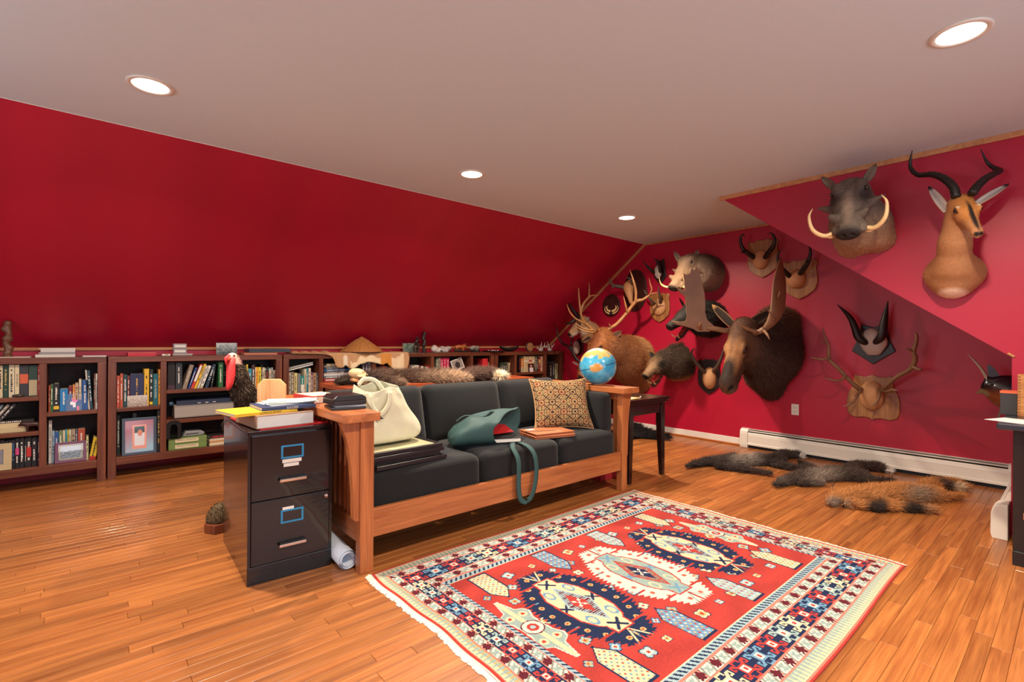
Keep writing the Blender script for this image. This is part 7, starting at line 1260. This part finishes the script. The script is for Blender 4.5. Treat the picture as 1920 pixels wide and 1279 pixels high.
# green tote bag lying on its side, mouth to the right
GRN = plain('dark_green_canvas', (40, 74, 74), .7, bump=.25, bscale=160, var=.12); gs = SEATZ + .002
O = Vector((2.0, 2.62, gs)); gb = thing('tote_bag', O, 'dark green tote bag lying open on the middle sofa seat', 'bag'); loops = []
d_ = Vector((.92, -.40, 0)).normalized(); sd = Vector((.40, .92, 0)).normalized(); c0 = Vector((1.80, 2.70, gs))
for k in range(12):
    s = k / 11; L_ = .40 * s; hz = np.interp(s, [0, .1, .35, .7, 1], [.03, .06, .09, .095, .105]); hy = np.interp(s, [0, .15, .6, 1], [.13, .17, .165, .15]); c = c0 + d_ * L_ + Vector((0, 0, hz + .001))
    loops.append(rloop(c, sd, (0, 0, 1), hy, hz, 32, 2.6, lambda ca, sa: Vector((0, 0, (.05 * max(0, sa) * max(0, ca) - .035 * max(0, sa) * max(0, -ca)) * s + .012 * math.sin(ca * 6 + s * 9) * max(0, sa) + .03 * (sa > 0) * mnoise.noise(Vector((ca * 3, s * 6, 1.7))) * s)) + d_ * ((.14 * ca + .02 * sa) * s)))
bagshell('bag_body', O, loops, GRN, gb)
m = c0 + d_ * .40
P = bez([tuple(m + sd * -.10 + Vector((0, 0, .012))), tuple(Vector((2.07, 2.375, .475))), tuple(Vector((2.065, 2.315, .40))), tuple(Vector((2.06, 2.308, .25))), tuple(Vector((2.075, 2.305, .165))), tuple(Vector((2.12, 2.30, .145))), tuple(Vector((2.175, 2.302, .18))), tuple(Vector((2.21, 2.306, .30))), tuple(Vector((2.205, 2.318, .42))), tuple(Vector((2.19, 2.39, .478))), tuple(m + sd * .02 + Vector((0, 0, .012)))], 7)
q = MB(O); q.tube(P, [(.019, .002)] * len(P), 6, side=(1, 0, .12)); q.build('strap', GRN, gb, True)
tp = lambda s_, l_, z_: tuple(c0 + d_ * l_ + sd * s_ + Vector((0, 0, z_)))
P = bez([tp(.02, .05, .15), tp(.0, .10, .185), tp(-.02, .17, .19), tp(-.02, .24, .20), tp(.03, .30, .215)], 6); q = MB(O); q.tube(P, [(.014, .002)] * len(P), 6, side=(.4, .9, 0)); q.build('strap', GRN, gb, True)
mm = frame(d_, sd, c0 + d_ * .20 + sd * .035 + Vector((0, 0, .010)))
t = thing('notebook', mm.translation, 'black notebook with white pages inside the green bag', 'notebook'); q = MB(mm.translation); q.box((0, -.115, .0), (.27, .115, .004), mm).box((0, -.115, .026), (.27, .115, .03), mm); q.build('cover', INKS['k'], t); q = MB(mm.translation); q.box((.002, -.112, .004), (.265, .112, .026), mm); q.build('pages', PAPER, t)
mm2 = frame(d_ * .92 + sd * .3, sd - d_ * .3, c0 + d_ * .20 + sd * .05 + Vector((0, 0, .075))) @ Matrix.Rotation(R(16), 4, 'X')
t = thing('folder', mm2.translation, 'bright red folder sticking out of the green bag', 'folder'); q = MB(mm2.translation); q.box((0.02, -.08, 0), (.25, .10, .002), mm2); q.build('front_leaf', plain('red_card', (206, 40, 44), .5), t); q = MB(mm2.translation); q.box((0.02, -.08, .004), (.245, .095, .006), mm2); q.build('back_leaf', MATS['red_card'], t)
# accordion folders
for k in range(2):
    O = Vector((2.545 + .012 * k, 2.545 + .015 * k, SEATZ + .001 + k * .0165)); t = thing('accordion_folder', O, '%s brown card document wallet on the right sofa seat' % ('lower', 'upper')[k], 'folder', 'brown document wallets', R(-14 + k * 3)); BR = plain('brown_card', (176, 104, 66), .6, var=.05)
    q = MB(); q.box((-.165, -.115, 0), (.165, .115, .004)); q.build('back_leaf', BR, t); q = MB(); q.box((-.16, -.11, .004), (.155, .11, .012)); q.build('gusset', plain('brown_card_dark', (140, 78, 48), .7), t); q = MB(); q.box((-.165, -.115, .012), (.165, .115, .0155)); q.build('flap', BR, t)
    if k: q = MB(); q.tube([(-.17, .02, .0165), (-.05, -.02, .0175), (.05, -.04, .0168)], .0018, 5); q.build('elastic_cord', INKS['k'], t); q = MB(); q.box((-.13, .05, .016), (-.07, .09, .0168)); q.build('sticker', PAPER, t)
# patterned pillow
def pillow_col(u, v):
    a, b_ = (u * 5.2 + .06 * math.sin(v * 9)) % 1 * 2 - 1, (v * 5.2) % 1 * 2 - 1; A, B_ = abs(a), abs(b_); r = math.hypot(a, b_); k = (int(u * 5.2) + 2 * int(v * 5.2)) % 4
    if A + B_ < .3: return (60, 44, 52) if k % 2 else (150, 60, 48)
    if A + B_ < .46: return (206, 176, 124)
    if abs(r - .62) < .08: return ((120, 52, 44), (52, 46, 54), (120, 110, 70), (150, 90, 60))[k]
    if abs(A - B_) < .12 and r > .7: return (60, 44, 46)
    if r < .62 and (int(a * 8) + int(b_ * 8)) % 2: return (176, 122, 82)
    if r > .85 and (int(a * 7) - int(b_ * 7)) % 3 == 0: return (112, 66, 54)
    return (206, 172, 122)
c = pY(1052, 757, 2.665); O = Vector((c.x, c.y, SEATZ)); t = thing('throw_pillow', O, 'tapestry patterned beige throw pillow in the sofa corner', 'pillow'); n = 92
nrm = Vector((-.42, -.80, .42)).normalized(); rgt = Vector((-nrm.y, nrm.x, 0)).normalized(); upv = nrm.cross(rgt); Vv = []; 
for layer in (1, -1):
    for j in range(n + 1):
        for i in range(n + 1):
            u, v = i / n * 2 - 1, j / n * 2 - 1; e = max(0, (1 - u ** 4) * (1 - v ** 4)) ** .6; pin = 1 - .11 * (1 - v * v) * u * u * abs(u); pin2 = 1 - .12 * (1 - u * u) * v * v * abs(v)
            Vv.append(c + rgt * (u * .235 * pin) + upv * (v * .205 * pin2) + nrm * (layer * .07 * e + .004 * layer))
n1 = n + 1; Ff = [(j * n1 + i, j * n1 + i + 1, (j + 1) * n1 + i + 1, (j + 1) * n1 + i) for j in range(n) for i in range(n)]; q = MB(O); q.add(Vv[:n1 * n1], Ff); q.add(Vv[n1 * n1:], [f[::-1] for f in Ff])
lc = [pillow_col((i + .5) / n, (j + .5) / n) for j in range(n) for i in range(n)]; o = q.build('cover', vcol('tapestry_weave', .9, .5, 700, spec=.15), t, True); a = o.data.attributes.new('Col', 'FLOAT_COLOR', 'FACE'); c4 = np.ones((2 * n * n, 4), np.float32); c4[:, :3] = np.array([s2l(x) for x in lc + lc]) * .6; a.data.foreach_set('color', c4.ravel())
ed = [(i, 0) for i in range(0, n, 4)] + [(n, j) for j in range(0, n, 4)] + [(i, n) for i in range(n, 0, -4)] + [(0, j) for j in range(n, -1, -4)]; q = MB(O); q.tube([(Vv[j * n1 + i] + Vv[n1 * n1 + j * n1 + i]) / 2 for i, j in ed], .006, 6); q.build('piping', plain('pillow_piping', (186, 140, 96), .9), t, True)
# globe on the right arm
c = pX(1121, 688, 3.185); gr = .150; c.z = .8015 + gr; O = Vector((c.x, c.y, .80)); t = thing('globe', O, 'blue world globe resting on the right sofa arm', 'globe'); ns, nr = 96, 64; Vv = []; fc = []
vd = (CAMP - c).normalized(); gl_r = Vector((-vd.y, vd.x, 0)).normalized() * -1
def land(p):
    n_ = mnoise.noise(p * 2.1 + Vector((4.2, 1.3, 7.7))) + .5 * mnoise.noise(p * 5 + Vector((1, 2, 3))); x, y = p.dot(gl_r * -1), p.z
    a = (math.hypot((x + .10) / .30, (y + .02) / .22) < 1 + .4 * mnoise.noise(p * 9) and p.dot(vd) > 0); b_ = p.dot(vd) > -.2 and y > .55 - .25 * n_ ; c_ = n_ > .42 and p.dot(vd) < .5
    if y > .9 or y < -.93: return (222, 224, 220)
    if a: return mixc((214, 172, 92), (206, 140, 70), nz(p.x, p.y, 9))
    if b_ or c_: return mixc((206, 196, 120), (206, 160, 96), nz(p.x, p.z, 6))
    if abs(y) < .012: return (30, 84, 110)
    return mixc((52, 150, 196), (92, 184, 214), n_ + .4)
tl_ = Matrix.Rotation(R(14), 4, vd)
for i in range(nr + 1):
    th = math.pi * i / nr
    for k in range(ns): Vv.append(Vector((math.sin(th) * math.cos(2 * math.pi * k / ns), math.sin(th) * math.sin(2 * math.pi * k / ns), math.cos(th))))
q = MB(O); q.add([c + (tl_.to_3x3() @ p) * gr for p in Vv], [((i + 1) * ns + k, (i + 1) * ns + (k + 1) % ns, i * ns + (k + 1) % ns, i * ns + k) for i in range(nr) for k in range(ns)]); o = q.build('sphere', vcol('globe_gloss', .22, coat=.6), t, True); setcol(o.data, np.array([s2l(land(p)) for p in Vv]))
q = MB(O); q.lathe([(.05, 0), (.052, .004), (.04, .012), (.035, .012), (.045, 0)], (c.x, c.y, .8005), 28); q.build('ring_stand', WSY, t, True); q = MB(O); q.ball(c + tl_.to_3x3() @ Vector((0, 0, gr)), .006); q.build('pole_pin', CHROME, t, True)
# left arm: book and two black cases
t = thing('book', (1.02, 2.905, .8005), 'thick red and white book lying on the left sofa arm', 'book', rz=R(8)); q = MB(); q.box((-.075, -.12, 0), (.09, .12, .003)).box((-.075, -.12, .037), (.09, .12, .04)).box((-.075, -.12, .003), (-.072, .12, .037)); q.build('cover', bmat((170, 48, 44)), t); q = MB(); q.box((-.0715, -.118, .003), (.088, .118, .037)); q.build('pages', PAPER, t)
q = MB(); q.box((-.07, -.10, .0402), (.085, .10, .0408)); q.build('dust_jacket', plain('jacket_cream', (216, 204, 180), .5, var=.1), t)
BX_ = plain('black_leatherette', (24, 22, 24), .35, bump=.1, bscale=400)
for k, (z_, h_) in enumerate(((.8005, .02), (.8225, .048))):
    t = thing('case', (1.035, 2.53, z_), '%s black hinged case on the left sofa arm' % ('flat open', 'closed thick')[k], 'case', rz=R(-9 + 6 * k))
    if k == 0: q = MB(); q.box((-.085, -.085, 0), (.09, .08, .012)); q.build('tray', BX_, t, bev=.002); q = MB(); q.box((-.06, -.07, .0122), (.086, .07, .02)); q.build('papers', plain('pale_card', (196, 200, 206), .7), t)
    else:
        q = MB(); q.box((-.085, -.085, 0), (.085, .085, .022)); q.build('base', BX_, t, bev=.003); q = MB(); pp = [(-.085, .0225), (.085, .0225), (.085, .034), (.065, .05), (-.065, .05), (-.085, .034)]; q.prism(pp, .17, frame((1, 0, 0), (0, 0, 1), (0, .085, 0))); q.build('lid', BX_, t, bev=.003)
# cord loop hanging on the arm slats
c = Vector((1.045, 2.46, .63)); t = thing('cord_loop', c, 'small black cord loop hanging on the arm slats', 'cord'); q = MB(c); q.tube([c + Vector((-.012, .022 * math.cos(a), .028 * math.sin(a))) for a in np.linspace(0, 2 * math.pi, 20)], .005, 6); q.build('loop', INKS['k'], t, True); q = MB(c); q.tube([c + Vector((-.01, .0, .03)), c + Vector((.0, 0, .07)), c + Vector((.005, 0, .09))], .003, 6); q.build('tail', INKS['k'], t, True)
# roll of drawings under the arm
t = thing('paper_roll', (1.02, 2.43, 0), 'white roll of large paper sheets standing out from under the sofa arm', 'paper roll'); a0, a1 = Vector((1.015, 2.425, .047)), Vector((1.05, 3.1, .047))
for r_, e0, e1, nm in ((.0455, .0, 0, 'outer_sheet'), (.038, -.012, -.02, 'inner_sheet'), (.031, -.004, -.03, 'core_sheet')):
    dd = (a1 - a0).normalized(); s_ = Vector((1, 0, 0)); u_ = Vector((0, 0, 1)); sp = [(r_ + .0022 * k / 28) for k in range(30)]; q = MB((1.02, 2.43, 0)); n = 30
    vs = [a0 + dd * e0 + s_ * (sp[k] * math.cos(k * .2167)) + u_ * (sp[k] * math.sin(k * .2167)) for k in range(n)] + [a1 + dd * e1 + s_ * (sp[k] * math.cos(k * .2167)) + u_ * (sp[k] * math.sin(k * .2167)) for k in range(n)]
    q.add(vs, [(k, k + 1, n + k + 1, n + k) for k in range(n - 1)]); q.build(nm, plain('drawing_paper', (204, 212, 224), .6, var=.03), t, True, solid=.001)
# ------------------------------------------------------------------ on the filing cabinet
cm = Matrix.Translation(CO) @ Matrix.Rotation(CR, 4, 'Z'); ct = lambda x, y, z: cm @ Vector((x, y, CH + z))
t = thing('folder', ct(.20, .28, .0005), 'red card folder lying under the thick book on the cabinet', 'folder', rz=CR + R(6)); q = MB(); q.box((-.17, -.24, 0), (.165, .25, .002)); q.build('back_leaf', MATS['red_card'], t); q = MB(); q.box((-.165, -.235, .0022), (.165, .25, .004)); q.build('front_leaf', MATS['red_card'], t)
t = thing('book', ct(.16, .20, .0050), 'thick white telephone directory with yellowed pages on the filing cabinet', 'book', rz=CR + R(7)); q = MB(); q.box((-.135, -.155, .003), (.135, .15, .058)); q.build('pages', plain('directory_pages', (214, 214, 214), .8, bump=.4, bscale=800), t)
q = MB(); q.box((-.138, -.157, 0), (.137, .152, .003)).box((-.138, -.157, .058), (.137, .152, .061)).box((-.138, -.157, .003), (-.135, .152, .058)); q.build('cover', plain('directory_cover', (150, 116, 92), .5, var=.3), t)
zz = .0665
def flatbook(label, x, y, z, rz, w_, d_, h_, rgb, text, ink, tsz, name='book', cat='book', edge='front'):
    t = thing(name, ct(x, y, z), label, cat, rz=CR + R(rz)); q = MB(); q.box((-w_, -d_, 0), (w_, d_, .0012)).box((-w_, -d_, h_ - .0012), (w_, d_, h_)).box((-w_, -d_, .0012), (w_, -d_ + .0015, h_ - .0012)); q.build('cover', bmat(rgb), t); q = MB(); q.box((-w_ + .003, -d_ + .0016, .0012), (w_ - .003, d_ - .003, h_ - .0012)); q.build('pages', PAGES, t)
    if text: lettering(text, tsz, INKS[ink], Matrix.Translation((w_ * .1, -d_ - .0006, h_ / 2)) @ Matrix.Rotation(R(90), 4, 'X'), t, name='title')
    return t, h_
flatbook('yellow review book with black lettering on its spine, on the cabinet', .075, .19, zz, 12, .15, .12, .014, (222, 180, 40), 'COMPLETE REVIEW', 'k', .012)
flatbook('dark blue book with white lettering on the yellow one', .20, .21, zz + .0145, 3, .13, .12, .015, (40, 56, 92), 'SUCCESS', 'w', .014)
for k in range(3):
    t = thing('paper_sheaf', ct(.235 + .01 * k, .25, zz + .0301 + k * .0044), 'loose white papers, %s of three sheafs on the blue book' % ('lowest', 'middle', 'topmost')[k], 'papers', 'loose papers on the cabinet', CR + R(10 - 14 * k)); q = MB(); q.grid(lambda u, v: Vector(((u - .5) * .25, (v - .5) * .2, .0006 + .010 * max(0, u - .6) ** 1.5 * (k + 1))), 12, 4); q.build('sheets', plain('paper_grey_%d' % k, ((206, 210, 206), (188, 186, 190), (222, 220, 212))[k], .7, var=.1), t, True, solid=.0012); q = MB(); q.box((-.11, -.08, .0016), (-.02, -.05, .0022)); q.build('printed_block', plain('ink_green_grey', (120, 140, 130), .7), t)
O = ct(.235, .585, .0005); t = thing('blank_plaque', O, 'pale wooden plaque with clipped corners standing on the filing cabinet', 'plaque'); w_, h_ = .078, .20; q = MB(O); q.prism([(-w_, 0), (w_, 0), (w_, h_ - .035), (w_ - .032, h_), (-w_ + .032, h_), (-w_, h_ - .035)], .02, frame((.85, -.52, 0), (0, 0, 1), O)); q.build('board', wood('pale_poplar', (218, 178, 122), (196, 150, 96), 'Z', .5, grain=.7), t, bev=.003); q = MB(O); q.box((-.04, -.012, -.0), (.04, .012, .012), frame((.85, -.52, 0), (.52, .85, 0), O + Vector((.02, .035, 0)))); q.build('foot', MATS['pale_poplar'], t)
# ------------------------------------------------------------------ side table, desk and floor things
t = thing('envelope', (3.42, 2.55, .6805), 'yellow and white envelope on the dark side table', 'envelope', rz=R(8)); q = MB(); q.box((-.1, -.12, 0), (.13, .1, .002)); q.build('sheet', plain('manila_yellow', (220, 180, 90), .6), t); q = MB(); q.box((-.1, -.1, .0022), (.08, .02, .0035)); q.build('letter', PAPER, t)
t = thing('pen', (3.58, 2.47, .6805), 'thin pen lying on the dark side table', 'pen', rz=R(30)); q = MB(); q.tube([(-.06, 0, .004), (.06, 0, .004)], .004, 8); q.build('barrel', INKS['w'], t, True); q = MB(); q.tube([(.06, 0, .004), (.075, 0, .004)], [.003, .0008], 8); q.build('tip', INKS['k'], t, True)
cp = pz(1134, 902, 0); t = thing('carton', (cp.x + .06, cp.y + .13, 0), 'red carton on the floor under the sofa', 'carton'); q = MB(); q.box((-.1, -.12, .0), (.12, .12, .1)); q.build('box_body', plain('carton_red', (176, 40, 48), .6), t, bev=.002); q = MB(); q.box((-.101, -.03, .05), (.121, .03, .1006)); q.build('tape', plain('parcel_tape', (190, 150, 100), .4), t)
DZ = .7405; fp2 = lambda x, y: pz(x, y, DZ)
a = pz(1866, 779, DZ); t = thing('paper_sheet', (3.80, .20, DZ), 'white paper sheet sticking out over the desk corner', 'papers', rz=R(-20)); q = MB(); q.box((-.11, -.16, 0), (.08, .13, .0015)); q.build('sheet', PAPER, t); q = MB(); q.box((-.05, -.2, .0017), (.09, -.04, .0032)); q.build('second_sheet', plain('paper_pink_white', (216, 202, 202), .7), t)
for k, (h_, rgb, cn) in enumerate(((.012, (170, 40, 44), 'red'), (.012, (186, 44, 48), 'bright red'), (.02, (150, 178, 206), 'pale blue'))):
    t = thing('book', (3.935, .08, DZ + .0005 + (0, .0125, .025)[k]), '%s book lying on the desk edge at the right' % cn, 'book', 'books on the desk'); q = MB(); x0 = -.09 + .012 * k; q.box((x0, -.2, 0), (.09, .105, .0015)).box((x0, -.2, h_ - .0015), (.09, .105, h_)).box((x0, -.2, .0015), (x0 + .002, .105, h_ - .0015)); q.build('cover', bmat(rgb), t); q = MB(); q.box((x0 + .002, -.198, .0015), (.088, .103, h_ - .0015)); q.build('pages', PAGES, t)
O = Vector((4.10, .04, DZ)); t = thing('wooden_box', O, 'finger jointed light wooden box on the desk', 'box'); q = MB(O); bx0 = pX(1909, 705, 4.08); y1 = bx0.y; zt = pX(1909, 702, 4.08).z; WBX = wood('box_beech', (206, 140, 74), (180, 112, 54), 'Y', .45)
q.box((4.055, y1 - .26, DZ + .0005), (4.175, y1, zt)); q.build('body', WBX, t)
for k in range(14): z_ = DZ + .004 + k * (zt - DZ - .004) / 14; q = MB(O); q.box((4.0535, y1 - .012, z_), (4.056, y1 + .0012, z_ + (zt - DZ) / 28)); q.build('finger_joint', plain('endgrain_brown', (140, 84, 40), .6), t)
O = Vector((4.10, y1 + .05, DZ)); t = thing('card_file_box', O, 'black card box with an orange edge beside the wooden box', 'box'); zt2 = pX(1900, 738, 4.1).z; q = MB(O); q.box((4.09, y1 + .004, DZ + .0005), (4.21, y1 + .075, zt2)); q.build('body', plain('black_pebbled_card', (46, 44, 46), .6, bump=.5, bscale=300), t, bev=.002); q = MB(O); q.box((4.089, y1 + .003, zt2), (4.211, y1 + .076, zt2 + .012)); q.build('edge_strip', INKS['o'], t)
